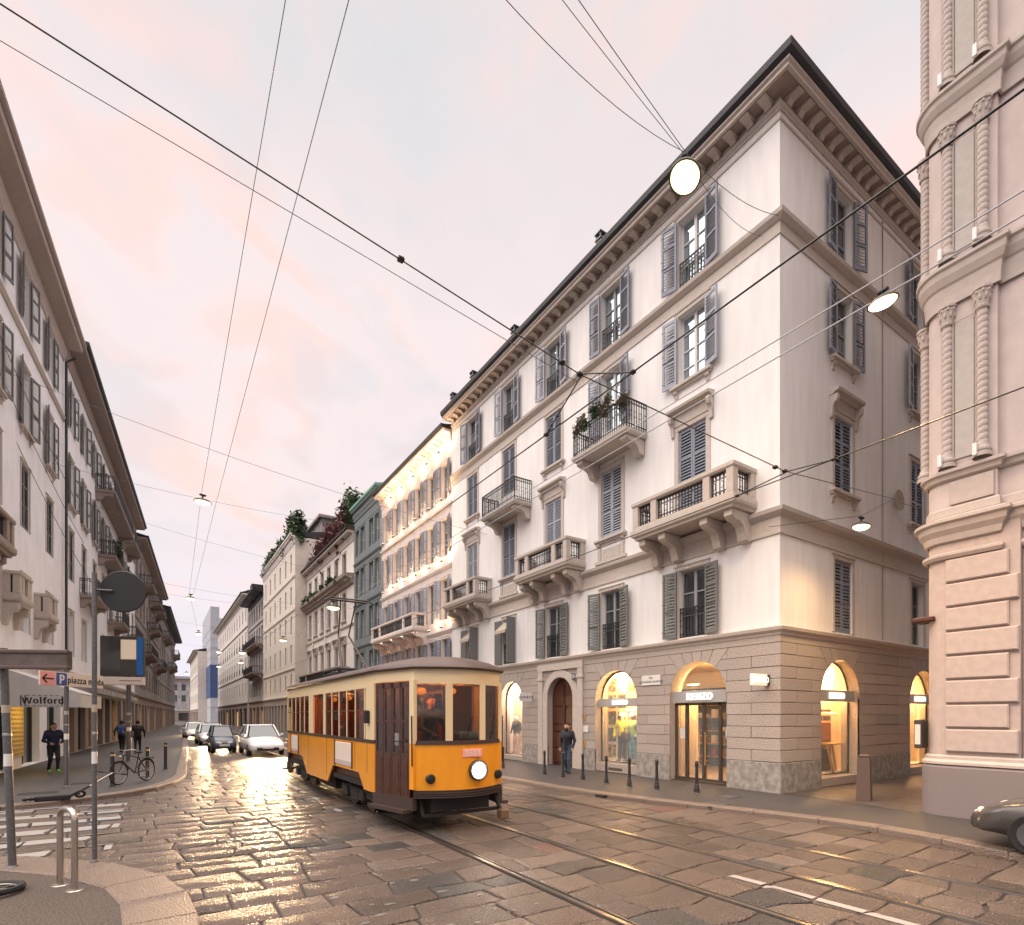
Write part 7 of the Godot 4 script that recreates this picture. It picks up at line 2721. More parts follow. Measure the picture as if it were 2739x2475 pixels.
func people() -> void:
	var skin := Color(0.42, 0.24, 0.17)
	person("man in dark blue jacket and jeans walking past the tall wooden door", Vector3(12.1, 0.078, -14.95), -1.15,
		{"lk": Vector3(0.10, 0.50, 0.10), "la": Vector3(0.10, 0.10, 0.12), "rk": Vector3(-0.10, 0.50, 0.03), "ra": Vector3(-0.10, 0.10, -0.14), "rt": Vector3(-0.01, -0.03, 0.16),
		"le": Vector3(0.27, 1.16, 0.0), "lh": Vector3(0.25, 0.92, 0.10), "re": Vector3(-0.27, 1.16, -0.02), "rh": Vector3(-0.26, 0.92, 0.06), "lean": Vector3(0, 0, 0.04)},
		{"top": Color(0.012, 0.016, 0.028), "leg": Color(0.035, 0.055, 0.095), "skin": skin, "jaw": Color(0.012, 0.012, 0.014), "shoe": Color(0.02, 0.016, 0.014), "bulk": 1.12})
	person("man in padded dark jacket with bright green shoes walking along the left pavement", Vector3(-3.09, 0.085, -25.0), 0.40,
		{"lk": Vector3(0.09, 0.50, 0.14), "la": Vector3(0.09, 0.12, 0.10), "rk": Vector3(-0.09, 0.50, 0.02), "ra": Vector3(-0.09, 0.11, -0.18), "rt": Vector3(0.0, -0.06, 0.13),
		"le": Vector3(0.29, 1.14, 0.02), "lh": Vector3(0.14, 1.05, 0.20), "re": Vector3(-0.29, 1.14, 0.02), "rh": Vector3(-0.14, 1.05, 0.20)},
		{"top": Color(0.010, 0.014, 0.032), "leg": Color(0.012, 0.013, 0.018), "skin": skin, "shoe": Color(0.16, 0.62, 0.08), "bulk": 1.2})
	person("person with blue backpack walking away past the left shops", Vector3(-1.63, 0.085, -36.4), PI - 0.3,
		{"lk": Vector3(0.09, 0.50, 0.08), "la": Vector3(0.09, 0.11, 0.10), "rk": Vector3(-0.09, 0.50, 0.0), "ra": Vector3(-0.09, 0.11, -0.12),
		"le": Vector3(0.33, 1.18, -0.05), "lh": Vector3(0.36, 0.98, 0.05), "re": Vector3(-0.30, 1.16, 0.0), "rh": Vector3(-0.28, 0.92, 0.06)},
		{"top": Color(0.05, 0.05, 0.05), "leg": Color(0.012, 0.012, 0.014), "skin": skin, "shoe": Color(0.02, 0.02, 0.02), "back": true, "bulk": 1.1}, "person", "person", 0.03)
	var bp := thing("backpack", "blue backpack on the back of the person walking away", "backpack", Vector3(-1.69, 1.12, -36.19), PI - 0.3)
	var b := MB.new()
	b.cbox(-0.15, 0, -0.08, 0.15, 0.42, 0.10, 0.05)
	part("bag", b.mesh(M.sign_blue), bp)
	b = MB.new()
	b.cbox(-0.11, 0.04, -0.13, 0.11, 0.22, -0.079, 0.02)
	part("pocket", b.mesh(M.car_blue), bp)
	person("person in dark coat walking away, nearer the kerb than the one with the backpack", Vector3(-0.9, 0.085, -35.5), PI - 0.1,
		{"lk": Vector3(0.09, 0.50, 0.02), "la": Vector3(0.09, 0.11, -0.12), "rk": Vector3(-0.09, 0.50, 0.10), "ra": Vector3(-0.09, 0.11, 0.12),
		"le": Vector3(0.30, 1.16, 0.0), "lh": Vector3(0.27, 0.93, 0.08), "re": Vector3(-0.31, 1.16, 0.0), "rh": Vector3(-0.30, 0.93, 0.04)},
		{"top": Color(0.012, 0.012, 0.014), "leg": Color(0.014, 0.013, 0.014), "skin": skin, "shoe": Color(0.02, 0.02, 0.02), "back": true, "bulk": 1.2}, "person", "person", 0.03)
	# driver seen through the tram's front window
	person("tram driver in dark clothes behind the front window", Vector3(4.55, 0.74, -9.95), 0.2,
		{"lk": Vector3(0.10, 0.56, 0.30), "la": Vector3(0.10, 0.12, 0.28), "rk": Vector3(-0.10, 0.56, 0.30), "ra": Vector3(-0.10, 0.12, 0.28),
		"le": Vector3(0.30, 1.12, 0.10), "lh": Vector3(0.22, 1.02, 0.34), "re": Vector3(-0.30, 1.12, 0.10), "rh": Vector3(-0.2, 1.02, 0.34)},
		{"top": Color(0.05, 0.065, 0.045), "leg": Color(0.015, 0.015, 0.018), "skin": skin, "shoe": Color(0.02, 0.02, 0.02)}, "person", "person", 0.03)
	# figures in the show windows
	var pale := Color(0.72, 0.70, 0.66)
	var stand := {"lk": Vector3(0.09, 0.50, 0.03), "la": Vector3(0.10, 0.10, 0.0), "rk": Vector3(-0.09, 0.50, 0.06), "ra": Vector3(-0.12, 0.10, 0.04),
		"le": Vector3(0.28, 1.16, 0.02), "lh": Vector3(0.24, 0.93, 0.12), "re": Vector3(-0.30, 1.16, 0.02), "rh": Vector3(-0.26, 0.94, 0.14)}
	person("mannequin in dark grey coat with white head in the white show window", Vector3(CX + 0.62, 0.34, CZ - 13.30), -PI / 2 + 0.15, stand,
		{"top": Color(0.03, 0.03, 0.035), "leg": Color(0.60, 0.42, 0.34), "skin": pale, "shoe": Color(0.4, 0.3, 0.25), "hairy": false, "bulk": 1.2}, "mannequin", "mannequin")
	person("mannequin in yellow and black top with white hat in the picture-filled show window", Vector3(CX + 0.54, 0.44, CZ - 6.25), -PI / 2 + 0.3, stand,
		{"top": Color(0.55, 0.50, 0.05), "leg": Color(0.05, 0.035, 0.03), "skin": Color(0.3, 0.2, 0.15), "shoe": Color(0.3, 0.2, 0.1), "hat": true, "bulk": 1.1}, "mannequin", "mannequin")
	person("mannequin in green patterned top and light blue trousers, nearest the shop door", Vector3(CX + 0.56, 0.44, CZ - 5.72), -PI / 2 - 0.1, stand,
		{"top": Color(0.30, 0.42, 0.12), "leg": Color(0.14, 0.32, 0.36), "skin": Color(0.10, 0.06, 0.05), "shoe": Color(0.3, 0.2, 0.1), "hat": true}, "mannequin", "mannequin")
	var bag := thing("handbag", "brown handbag on a stand in front of the yellow mannequin", "handbag", Vector3(CX + 0.44, 1.25, CZ - 5.98))
	b = MB.new()
	b.cbox(-0.1, 0, -0.2, 0.1, 0.26, 0.2, 0.04)
	part("bag", b.mesh(M.wood_door), bag)
	b = MB.new()
	b.tube([Vector3(0, 0.25, -0.12), Vector3(0, 0.40, -0.06), Vector3(0, 0.40, 0.06), Vector3(0, 0.25, 0.12)], 0.014, 6)
	b.tube([Vector3(0, 0.0, 0), Vector3(0, -0.8, 0)], 0.02, 6)
	part("handle", b.mesh(M.shop_dark), bag)
	var tt := thing("trestle_table", "wooden trestle table in the alley show window", "table", Vector3(CX + 3.95, 0.36, CZ - 0.68))
	b = MB.new()
	b.cbox(-0.6, 0.86, -0.25, 0.6, 0.90, 0.25, 0.005)
	part("table_top", b.mesh(M.shelf_wood), tt)
	for sx: int in [-1, 1]:
		for sz: int in [-1, 1]:
			b = MB.new()
			b.bar(Vector3(sx * 0.5 + 0.22, 0.0, sz * 0.2), Vector3(sx * 0.5 - 0.10, 0.86, sz * 0.18), 0.045, 0.045)
			part("leg", b.mesh(M.shelf_wood), tt)
	var cl := thing("orange_jacket", "orange patterned jacket hanging in the alley show window", "jacket", Vector3(CX + 3.55, 1.3, CZ - 0.72))
	b = MB.new()
	b.cbox(-0.25, 0, -0.08, 0.25, 0.65, 0.08, 0.05)
	b.cbox(-0.40, 0.02, -0.06, -0.27, 0.60, 0.06, 0.04)
	b.cbox(0.27, 0.02, -0.06, 0.40, 0.60, 0.06, 0.04)
	b.tube([Vector3(0, 0.64, 0), Vector3(0, 0.8, 0)], 0.012, 6)
	mat("jacket_orange", Color(0.55, 0.16, 0.015), 0.8, "stain", Vector3(3, 3, 3))
	part("cloth", b.mesh(M.jacket_orange), cl)

# ---------------------------------------------------------------- street furniture
func bollards() -> void:
	var m1 := MB.new()
	m1.lathe([Vector2(0.085, 0.0), Vector2(0.085, 0.05), Vector2(0.07, 0.06), Vector2(0.07, 0.13), Vector2(0.055, 0.16), Vector2(0.06, 0.2), Vector2(0.045, 0.23), Vector2(0.038, 0.68), Vector2(0.055, 0.69), Vector2(0.055, 0.72), Vector2(0.04, 0.73), Vector2(0.05, 0.76), Vector2(0.05, 0.79), Vector2(0.03, 0.83), Vector2(0.0, 0.84)], 14)
	var mesh := m1.mesh(M.iron)
	var spots := [[11.17, 17.76], [11.1, 14.98], [11.14, 14.03], [11.22, 13.12], [11.25, 12.08], [11.28, 11.16], [11.43, 10.28], [11.86, 9.3]]
	var labels := ["dark iron bollard just right of the tram, by the white show window", "dark iron bollard in front of the tall wooden door", "dark iron bollard right before the legs of the man in jeans", "dark iron bollard between the wooden door and the picture-filled window", "dark iron bollard before the left half of the picture-filled window", "dark iron bollard before the right half of the picture-filled window", "dark iron bollard before the stone pier left of the shop door", "dark iron bollard in front of the shop's glass door"]
	for i in spots.size():
		var t := thing("bollard", labels[i], "bollard", Vector3(spots[i][0], 0.078, -spots[i][1]), 0.0, "iron bollards along the right pavement")
		part("post", mesh, t)
		var rb := cached("bollard_ring", func() -> Mesh:
			var b := MB.new()
			b.lathe([Vector2(0.0, -0.02), Vector2(0.11, -0.02), Vector2(0.11, 0.012), Vector2(0.08, 0.016)], 14)
			return b.mesh(M.kerb))
		part("foot_plate", rb, t)
	var t := thing("stone_bollard", "square granite bollard at the mouth of the alley", "bollard", Vector3(14.13, 0.08, -6.27), 0.3)
	var b := MB.new()
	b.hexa([Vector3(-0.17, 0, 0.15), Vector3(0.17, 0, 0.15), Vector3(0.14, 1.04, 0.12), Vector3(-0.14, 1.04, 0.12), Vector3(-0.17, 0, -0.15), Vector3(0.17, 0, -0.15), Vector3(0.14, 1.04, -0.12), Vector3(-0.14, 1.04, -0.12)] as Array[Vector3])
	part("shaft", b.mesh(M.bollard_stone), t)
	b = MB.new()
	b.cbox(-0.14, 1.041, -0.12, 0.14, 1.09, 0.12, 0.03)
	part("cap", b.mesh(M.bollard_stone), t)
	var lb := ["dark round post beside the bicycle's front wheel on the left kerb", "dark round post behind the bicycle on the left kerb", "dark round post farther along the left kerb"]
	var ls := [[-1.08, 19.22], [-0.28, 21.47], [0.25, 24.4]]
	for i in 3:
		t = thing("kerb_post", lb[i], "post", Vector3(ls[i][0], 0.085, -ls[i][1]), 0.0, "dark posts along the left kerb")
		b = MB.new()
		b.lathe([Vector2(0.075, 0.0), Vector2(0.075, 0.03), Vector2(0.055, 0.05), Vector2(0.055, 0.92), Vector2(0.06, 0.94), Vector2(0.05, 1.0), Vector2(0.0, 1.02)], 12)
		part("post", b.mesh(M.iron), t)
		b = MB.new()
		b.lathe([Vector2(0.057, 0.86), Vector2(0.06, 0.87), Vector2(0.06, 0.91), Vector2(0.057, 0.92)], 12)
		part("band", b.mesh(M.brass), t)

func bike_rack() -> void:
	var t := thing("bike_stand", "brushed steel bicycle hoop with round foot plates on the near corner", "bike stand", Vector3(-0.885, 0.088, -8.16))
	var a := Vector3(-0.085, 0.0, -0.17)
	var c := Vector3(0.085, 0.0, 0.17)
	var d := (c - a).normalized()
	var l := a.distance_to(c)
	var pts := [a, a + Vector3(0, 0.80, 0)]
	for i in 9:
		var u := PI - PI * i / 8.0
		pts.append(a + d * (l / 2 + cos(u) * l / 2) + Vector3(0, 0.83 + sin(u) * 0.10, 0))
	pts.append(c + Vector3(0, 0.80, 0))
	pts.append(c)
	var b := MB.new()
	b.tube(pts, 0.033, 14)
	part("hoop", b.mesh(M.steel), t)
	for p: Vector3 in [a, c]:
		b = MB.new()
		b.lathe([Vector2(0.0, 0.0), Vector2(0.088, 0.0), Vector2(0.088, 0.006), Vector2(0.075, 0.014), Vector2(0.03, 0.016)], 20)
		part("foot_plate", b.mesh(M.steel), t, at3(p.x, 0.0, p.z))

func wheel_into(t: Node, at: Transform3D, r: float, tyre: float, spokes := 18, knobs := false) -> void:
	var b := MB.new()
	var ring := []
	for k in 32:
		ring.append(Vector3(cos(TAU * k / 32) * r, sin(TAU * k / 32) * r, 0))
	b.tube(ring, tyre, 10, -1, true, false)
	if knobs:
		for k in 60:
			var a := TAU * k / 60
			for s: float in [-0.6, 0.0, 0.6]:
				var dir := Vector3(cos(a + s * 0.04), sin(a + s * 0.04), 0)
				var c := dir * (r + tyre * cos(s * 1.2)) + Vector3(0, 0, sin(s * 1.2) * tyre)
				b.ball(c, Vector3(0.011, 0.011, 0.009), 5, 4)
	var w := part("wheel", b.mesh(M.rubber), t, at)
	b = MB.new()
	var ri := []
	for k in 32:
		ri.append(Vector3(cos(TAU * k / 32), sin(TAU * k / 32), 0) * (r - tyre))
	b.tube(ri, 0.010, 6, -1, true, false)
	part("rim", b.mesh(M.steel), w)
	b = MB.new()
	for k in spokes:
		var a := TAU * k / spokes
		b.tube([Vector3(cos(a + 0.3) * 0.03, sin(a + 0.3) * 0.03, 0.03 if k % 2 == 0 else -0.03), Vector3(cos(a) * (r - tyre), sin(a) * (r - tyre), 0)], 0.0018, 4, -1, false, false)
	b.tube([Vector3(0, 0, -0.05), Vector3(0, 0, 0.05)], 0.022, 8)
	part("spokes", b.mesh(M.steel), w)

func bicycle() -> void:
	# wheels along x, leaning slightly on its stand
	var t := thing("bicycle", "dark city bicycle parked against the posts on the left kerb", "bicycle", Vector3(-0.62, 0.105, -19.75), 0.9)
	wheel_into(t, at3(-0.52, 0.335, 0), 0.318, 0.02)
	wheel_into(t, at3(0.54, 0.335, 0), 0.318, 0.02)
	var b := MB.new()
	var bb := Vector3(0.08, 0.29, 0)
	var seat := Vector3(0.22, 0.80, 0)
	var head := Vector3(-0.34, 0.86, 0)
	var hl := Vector3(-0.37, 0.66, 0)
	for q: Array in [[bb, seat], [bb, hl], [seat + Vector3(-0.02, -0.06, 0), head], [bb, Vector3(0.54, 0.335, 0)], [seat + Vector3(-0.01, -0.05, 0), Vector3(0.54, 0.335, 0)], [hl, head]]:
		b.tube([q[0], q[1]], 0.017, 8)
	b.tube([hl, Vector3(-0.44, 0.5, 0), Vector3(-0.52, 0.335, 0)], 0.014, 8)
	part("frame", b.mesh(M.iron), t)
	b = MB.new()
	b.tube([head, head + Vector3(0.02, 0.12, 0)], 0.013, 8)
	b.tube([head + Vector3(0.14, 0.13, -0.27), head + Vector3(0.02, 0.14, -0.2), head + Vector3(0.0, 0.12, 0), head + Vector3(0.02, 0.14, 0.2), head + Vector3(0.14, 0.13, 0.27)], 0.012, 8)
	part("handlebar", b.mesh(M.steel), t)
	b = MB.new()
	b.ball(Vector3(0.24, 0.90, 0), Vector3(0.14, 0.035, 0.07), 12, 6)
	b.tube([seat, Vector3(0.23, 0.89, 0)], 0.013, 8)
	part("saddle", b.mesh(M.rubber), t)
	b = MB.new()
	b.lathe([Vector2(0.09, -0.004), Vector2(0.09, 0.004)], 20, bb + Vector3(0, 0, 0.04), Basis(Vector3(1, 0, 0), PI / 2))
	b.tube([bb + Vector3(0, 0, 0.06), bb + Vector3(0.1, -0.13, 0.06)], 0.010, 6)
	b.box(0.12, 0.14, 0.06, 0.24, 0.165, 0.15)
	b.tube([bb + Vector3(0, 0, -0.06), bb + Vector3(-0.1, 0.13, -0.06)], 0.010, 6)
	b.box(-0.08, 0.41, -0.15, 0.04, 0.435, -0.06)
	part("crank", b.mesh(M.iron_grey), t)
	for q: Array in [[-0.52, 0.2, 2.6], [0.54, 0.5, 2.9]]:
		b = MB.new()
		var pts := []
		for i in 9:
			var a := lerpf(q[1], q[2], i / 8.0)
			pts.append(Vector3(q[0] + cos(a) * 0.355, 0.335 + sin(a) * 0.355, 0))
		b.tube(pts, 0.02, 6)
		part("mudguard", b.mesh(M.iron), t)
	b = MB.new()
	b.box(0.4, 0.70, -0.07, 0.78, 0.72, 0.07)
	b.tube([Vector3(0.72, 0.70, 0.06), Vector3(0.55, 0.34, 0.06)], 0.007, 5)
	part("carrier", b.mesh(M.iron), t)
	b = MB.new()
	b.ball(Vector3(-0.46, 0.80, 0), Vector3(0.045, 0.045, 0.04), 10, 6)
	part("front_lamp", b.mesh(M.steel), t)

func scooter() -> void:
	# lying on its side on the left pavement
	var t := thing("kick_scooter", "black electric kick scooter lying on the left pavement", "scooter", Vector3(-1.78, 0.085, -16.62), 0.12)
	var b := MB.new()
	b.cbox(-0.62, 0.02, -0.06, 0.05, 0.14, 0.03, 0.02)
	part("deck", b.mesh(M.rubber), t)
	wheel_into(t, Transform3D(Basis(Vector3(1, 0, 0), PI / 2 - 0.25), Vector3(-0.72, 0.09, 0)), 0.085, 0.025, 6)
	wheel_into(t, Transform3D(Basis(Vector3(1, 0, 0), 0.5), Vector3(0.22, 0.14, 0.06)), 0.085, 0.025, 6)
	b = MB.new()
	b.tube([Vector3(0.02, 0.10, 0), Vector3(0.16, 0.18, 0.03), Vector3(0.22, 0.14, 0.06)], 0.03, 8)
	b.tube([Vector3(0.16, 0.18, 0.03), Vector3(0.40, 0.30, -0.05)], 0.024, 8)
	part("fork", b.mesh(M.rubber), t)
	b = MB.new()
	b.tube([Vector3(0.40, 0.30, -0.05), Vector3(0.86, 0.58, -0.2)], 0.022, 8)
	part("stem", b.mesh(M.steel), t)
	b = MB.new()
	b.tube([Vector3(0.60, 0.62, -0.34), Vector3(0.86, 0.58, -0.2), Vector3(1.12, 0.54, -0.06)], 0.016, 8)
	part("handlebar", b.mesh(M.iron), t)
	b = MB.new()
	b.tube([Vector3(0.58, 0.623, -0.35), Vector3(0.68, 0.608, -0.297)], 0.022, 8)
	b.tube([Vector3(1.04, 0.553, -0.103), Vector3(1.14, 0.537, -0.05)], 0.022, 8)
	part("grip", b.mesh(M.rubber), t)

func near_tyre() -> void:
	var t := thing("fallen_bicycle", "fallen bicycle with knobbly black tyre lying at the left edge by the leaning pole", "bicycle", Vector3(-1.62, 0.135, -8.35))
	wheel_into(t, Transform3D(Basis(Vector3(1, 0, 0), PI / 2 - 0.04), Vector3.ZERO), 0.30, 0.036, 18, true)
	var b := MB.new()
	b.tube([Vector3(0, 0.06, 0), Vector3(-0.45, 0.10, 0.05), Vector3(-0.55, 0.10, 0.1), Vector3(-1.05, 0.06, 0.3)], 0.02, 8)
	b.tube([Vector3(-0.5, 0.10, 0.08), Vector3(-0.9, 0.08, -0.2), Vector3(-1.05, 0.06, 0.3)], 0.02, 8)
	part("frame", b.mesh(M.iron), t)
	wheel_into(t, Transform3D(Basis(Vector3(1, 0, 0), PI / 2 - 0.04), Vector3(-1.08, 0.0, 0.32)), 0.30, 0.036, 18, true)

func pole(called: String, label: String, at: Vector3, h: float, r: float, lean := Vector3.ZERO, m := "pole_grey") -> Node3D:
	var t := thing(called, label, "pole", at)
	var b := MB.new()
	b.tube([Vector3.ZERO, Vector3(0, h * 0.5, 0) + lean * 0.5, Vector3(0, h, 0) + lean], r, 12)
	part("post", b.mesh(M[m]), t)
	b = MB.new()
	b.lathe([Vector2(r * 1.7, 0), Vector2(r * 1.7, 0.02), Vector2(r * 1.15, 0.05), Vector2(r, 0.05)], 14)
	part("collar", b.mesh(M[m]), t)
	# a few stickers and a steel band round the post
	for k in 3:
		var y: float = [1.35, 1.75, 2.05][k]
		b = MB.new()
		b.lathe([Vector2(r + 0.001, y), Vector2(r + 0.0025, y + 0.001), Vector2(r + 0.0025, y + [0.16, 0.03, 0.10][k]), Vector2(r + 0.001, y + [0.162, 0.032, 0.102][k])], 14)
		part(["sticker", "band", "sticker"][k], b.mesh(M[["marble", "steel", "canvas"][k]]), t, at3(lean.x * y / h, 0, lean.z * y / h))
	return t

func signs() -> void:
	# leaning pole at the left edge with its brown board
	var t := pole("sign_pole", "grey leaning pole at the left edge carrying a brown weathered board", Vector3(-1.60, 0.088, -9.58), 2.9, 0.045, Vector3(-0.10, 0, -0.06))
	var b := MB.new()
	b.cbox(-0.75, 0, -0.05, 0.86, 0.245, 0.05, 0.01)
	var bas := Basis(Vector3.UP, deg_to_rad(-28.0))
	var bd := part("board", b.mesh(M.sign_brown), t, Transform3D(bas, Vector3(-0.12, 2.62, 0.05)))
	b = MB.new()
	b.cbox(-0.77, 0.20, 0.03, 0.88, 0.25, 0.07, 0.008)
	b.cbox(-0.77, -0.005, 0.03, 0.88, 0.04, 0.07, 0.008)
	part("board_lip", b.mesh(M.sign_brown_dark), bd)
	b = MB.new()
	var sc := RandomNumberGenerator.new()
	sc.seed = 4
	for k in 5:
		var pts := []
		for i in 8:
			pts.append(Vector3(-0.45 + k * 0.11 + sin(i * 1.3 + k) * 0.035, 0.07 + 0.012 * i + sc.randf_range(-0.01, 0.02), 0.0525))
		b.tube(pts, 0.004, 4)
	part("scrawl", b.mesh(M.text_black), bd)
	# direction sign with a parking symbol
	t = pole("direction_sign", "direction sign reading piazza meda with arrow and parking symbol", Vector3(-2.15, 0.085, -19.66), 3.8, 0.055)
	t.set_meta("category", "sign")
	var dirb := Basis(Vector3(0.55, 0, -0.835).normalized(), Vector3.UP, Vector3(0.55, 0, -0.835).normalized().cross(Vector3.UP))
	b = MB.new()
	b.cbox(-0.98, 0, -0.02, 1.22, 0.38, 0.02, 0.005)
	var sg := part("panel", b.mesh(M.sign_cream), t, Transform3D(dirb, Vector3(0.075, 2.84, 0.05)))
	b = MB.new()
	b.box(-0.97, 0.01, 0.021, -0.50, 0.37, 0.024)
	part("arrow_field", b.mesh(M.sign_pink), sg)
	b = MB.new()
	b.bar(Vector3(-0.91, 0.18, 0.028), Vector3(-0.56, 0.18, 0.028), 0.006, 0.04, Vector3.UP)
	b.bar(Vector3(-0.91, 0.18, 0.028), Vector3(-0.77, 0.29, 0.028), 0.006, 0.04, Vector3.UP)
	b.bar(Vector3(-0.91, 0.18, 0.028), Vector3(-0.77, 0.07, 0.028), 0.006, 0.04, Vector3.UP)
	part("arrow", b.mesh(M.text_black), sg)
	b = MB.new()
	b.box(-0.47, 0.02, 0.021, -0.12, 0.36, 0.024)
	part("parking_symbol", b.mesh(M.sign_blue), sg)
	part("parking_letter", text_mesh("P", 0.25, 0.004, "white_paint"), sg, at3(-0.295, 0.18, 0.027))
	part("sign_letters", text_mesh("piazza meda", 0.165, 0.004, "text_black"), sg, at3(0.57, 0.17, 0.023))
	# the lit display with blue edge
	t = pole("display_board", "street display with dark screen and blue edge on grey pole", Vector3(-1.06, 0.085, -29.08), 4.4, 0.09)
	t.set_meta("category", "display")
	b = MB.new()
	b.cbox(-1.05, 0, -0.12, 0.62, 1.75, 0.12, 0.03)
	var db := part("case", b.mesh(M.car_dark), t, Transform3D(Basis(Vector3.UP, deg_to_rad(-20)), Vector3(0, 3.72, 0.1)))
	b = MB.new()
	b.box(0.36, 0.06, 0.121, 0.60, 1.70, 0.126)
	part("blue_edge", b.mesh(M.screen_blue), db)
	b = MB.new()
	b.box(-0.25, 0.75, 0.121, 0.34, 1.6, 0.126)
	part("screen", b.mesh(M.screen_light), db)
	b = MB.new()
	b.box(-1.02, 0.06, 0.121, -0.27, 1.70, 0.125)
	part("screen_dark", b.mesh(M.pane_dark), db)
	b = MB.new()
	b.cbox(-1.05, -0.36, -0.10, 0.62, -0.02, 0.12, 0.02)
	var cap := part("caption", b.mesh(M.sign_cream), db)
	b = MB.new()
	for i in 11:
		b.box(-0.30 + i * 0.075, -0.20, 0.121, -0.245 + i * 0.075, -0.165, 0.124)
	part("caption_line", b.mesh(M.text_black), cap)
	# tall thin pole on the near kerb with a dark round disc
	t = pole("disc_pole", "thin grey pole on the near kerb carrying a dark round sign seen from behind", Vector3(-0.72, 0.10, -9.30), 3.95, 0.03)
	b = MB.new()
	b.lathe([Vector2(0.0, -0.012), Vector2(0.28, -0.012), Vector2(0.29, 0.0), Vector2(0.28, 0.012), Vector2(0.0, 0.012)], 28, Vector3.ZERO, Basis(Vector3(1, 0, 0), PI / 2))
	b.box(-0.2, -0.02, -0.03, 0.2, 0.02, -0.012)
	part("disc", b.mesh(M.tram_black), t, Transform3D(Basis(Vector3.UP, deg_to_rad(-20)), Vector3(0.32, 3.72, 0.05)))
	b = MB.new()
	b.tube([Vector3(0, 3.72, 0), Vector3(0.2, 3.72, 0.04)], 0.015, 6)
	part("disc_clamp", b.mesh(M.pole_grey), t)
	# white awning with the shop's word on its valance, a fabric blind on the white building
	var L := left_frame(-4.4, 28.9)
	t = thing("shop_awning", "white shop awning with lettered valance on the near left building", "awning", Vector3.ZERO)
	t.transform = L * at3(-4.4, 0, 0)
	b = MB.new()
	b.hexa([Vector3(0, 3.75, 0.05), Vector3(4.4, 3.75, 0.05), Vector3(4.4, 3.82, 0.05), Vector3(0, 3.82, 0.05), Vector3(0, 2.86, 2.4), Vector3(4.4, 2.86, 2.4), Vector3(4.4, 2.90, 2.42), Vector3(0, 2.90, 2.42)] as Array[Vector3])
	part("canopy", b.mesh(M.awning_white), t)
	b = MB.new()
	b.prism(V2([0.05, 2.84, 2.40, 2.84, 2.40, 2.88, 0.05, 3.76]), -0.01, 0.01, 0.0, true)
	b.move(Transform3D(Basis(Vector3(0, 0, 1), Vector3.UP, Vector3(-1, 0, 0)), Vector3(0.012, 0, 0)))
	part("canopy_cheek", b.mesh(M.awning_white), t)
	b = MB.new()
	b.box(0, 2.40, 2.40, 4.4, 2.86, 2.415)
	b.box(-0.014, 2.40, 0.05, 0.0, 2.84, 2.40)
	var va := part("valance", b.mesh(M.awning_white), t)
	# the lettered end faces up the street, towards the crossing
	var vf := Transform3D(Basis(Vector3(0, 0, 1), Vector3.UP, Vector3(-1, 0, 0)), Vector3(-0.015, 0, 0))
	part("valance_letters", text_mesh("Wolford", 0.21, 0.008, "text_black"), va, vf * at3(1.40, 2.62, 0.004))
	b = MB.new()
	for i in 6:
		b.box(0.95 + i * 0.155, 2.79, 0.0, 1.04 + i * 0.155, 2.81, 0.006)
		b.box(0.95 + i * 0.155, 2.43, 0.0, 1.04 + i * 0.155, 2.45, 0.006)
	for x: float in [0.80, 0.91, 1.89, 1.99]:
		b.box(x, 2.44, 0.0, x + 0.03, 2.80, 0.006)
	part("valance_frame", b.mesh(M.text_black), va, vf)
	# gold lace panel and lit opening under the awning
	t = thing("gold_window_panel", "glowing gold lace window panel under the white awning", "window display", Vector3.ZERO)
	t.transform = L * at3(-2.3, 0, 0)
	b = MB.new()
	b.box(0.0, 0.55, 0.02, 1.7, 2.6, 0.04)
	part("panel", b.mesh(M.lace_gold), t)
	b = MB.new()
	for i in 9:
		for k in 12:
			b.ball(Vector3(0.12 + i * 0.18 + (k % 2) * 0.08, 0.66 + k * 0.165, 0.045), Vector3(0.05, 0.05, 0.015), 6, 4)
	part("lace_pattern", b.mesh(M.canvas), t)
	lamp_light("panel_light", t, Vector3(0.8, 2.2, 0.9), Color(1.0, 0.80, 0.4), 0.25, 0.2, 6.0)

# ---------------------------------------------------------------- lamps and wires
func hang_lamp(label: String, at: Vector3, turn: float, big: float, m: String, e: float, wide := 75.0) -> Node3D:
	# a flat luminaire hung on a wire: a metal hood over a glowing glass
	var t := thing("street_lamp", label, "street lamp", at, turn, "street lamps hung on wires")
	var b := MB.new()
	b.lathe([Vector2(0.0, 0.16), Vector2(0.10, 0.155), Vector2(0.20, 0.12), Vector2(0.28, 0.05), Vector2(0.30, 0.0), Vector2(0.27, 0.0)], 20)
	b.tube([Vector3(0, 0.15, 0), Vector3(0, 0.34, 0)], 0.03, 8)
	b.cbox(-0.11, 0.30, -0.06, 0.11, 0.38, 0.06, 0.02)
	b.move(Transform3D(Basis.from_scale(Vector3(big * 1.35, big, big)), Vector3.ZERO))
	part("hood", b.mesh(M.iron), t)
	b = MB.new()
	b.lathe([Vector2(0.27, 0.005), Vector2(0.25, -0.03), Vector2(0.20, -0.055)], 24)
	b.move(Transform3D(Basis.from_scale(Vector3(big * 1.35, big, big)), Vector3.ZERO))
	part("lamp_rim", b.mesh(M.lamp_rim), t)
	b = MB.new()
	b.lathe([Vector2(0.20, -0.055), Vector2(0.14, -0.09), Vector2(0.07, -0.11), Vector2(0.0, -0.115)], 24)
	b.move(Transform3D(Basis.from_scale(Vector3(big * 1.35, big, big)), Vector3.ZERO))
	part("lamp_glass", b.mesh(M[m]), t)
	spot("lamp_beam", t, Vector3(0, -0.18 * big, 0), Vector3(0, -1, 0.0001), Color(1.0, 0.80, 0.54), e, wide, 0.22 * big)
	return t

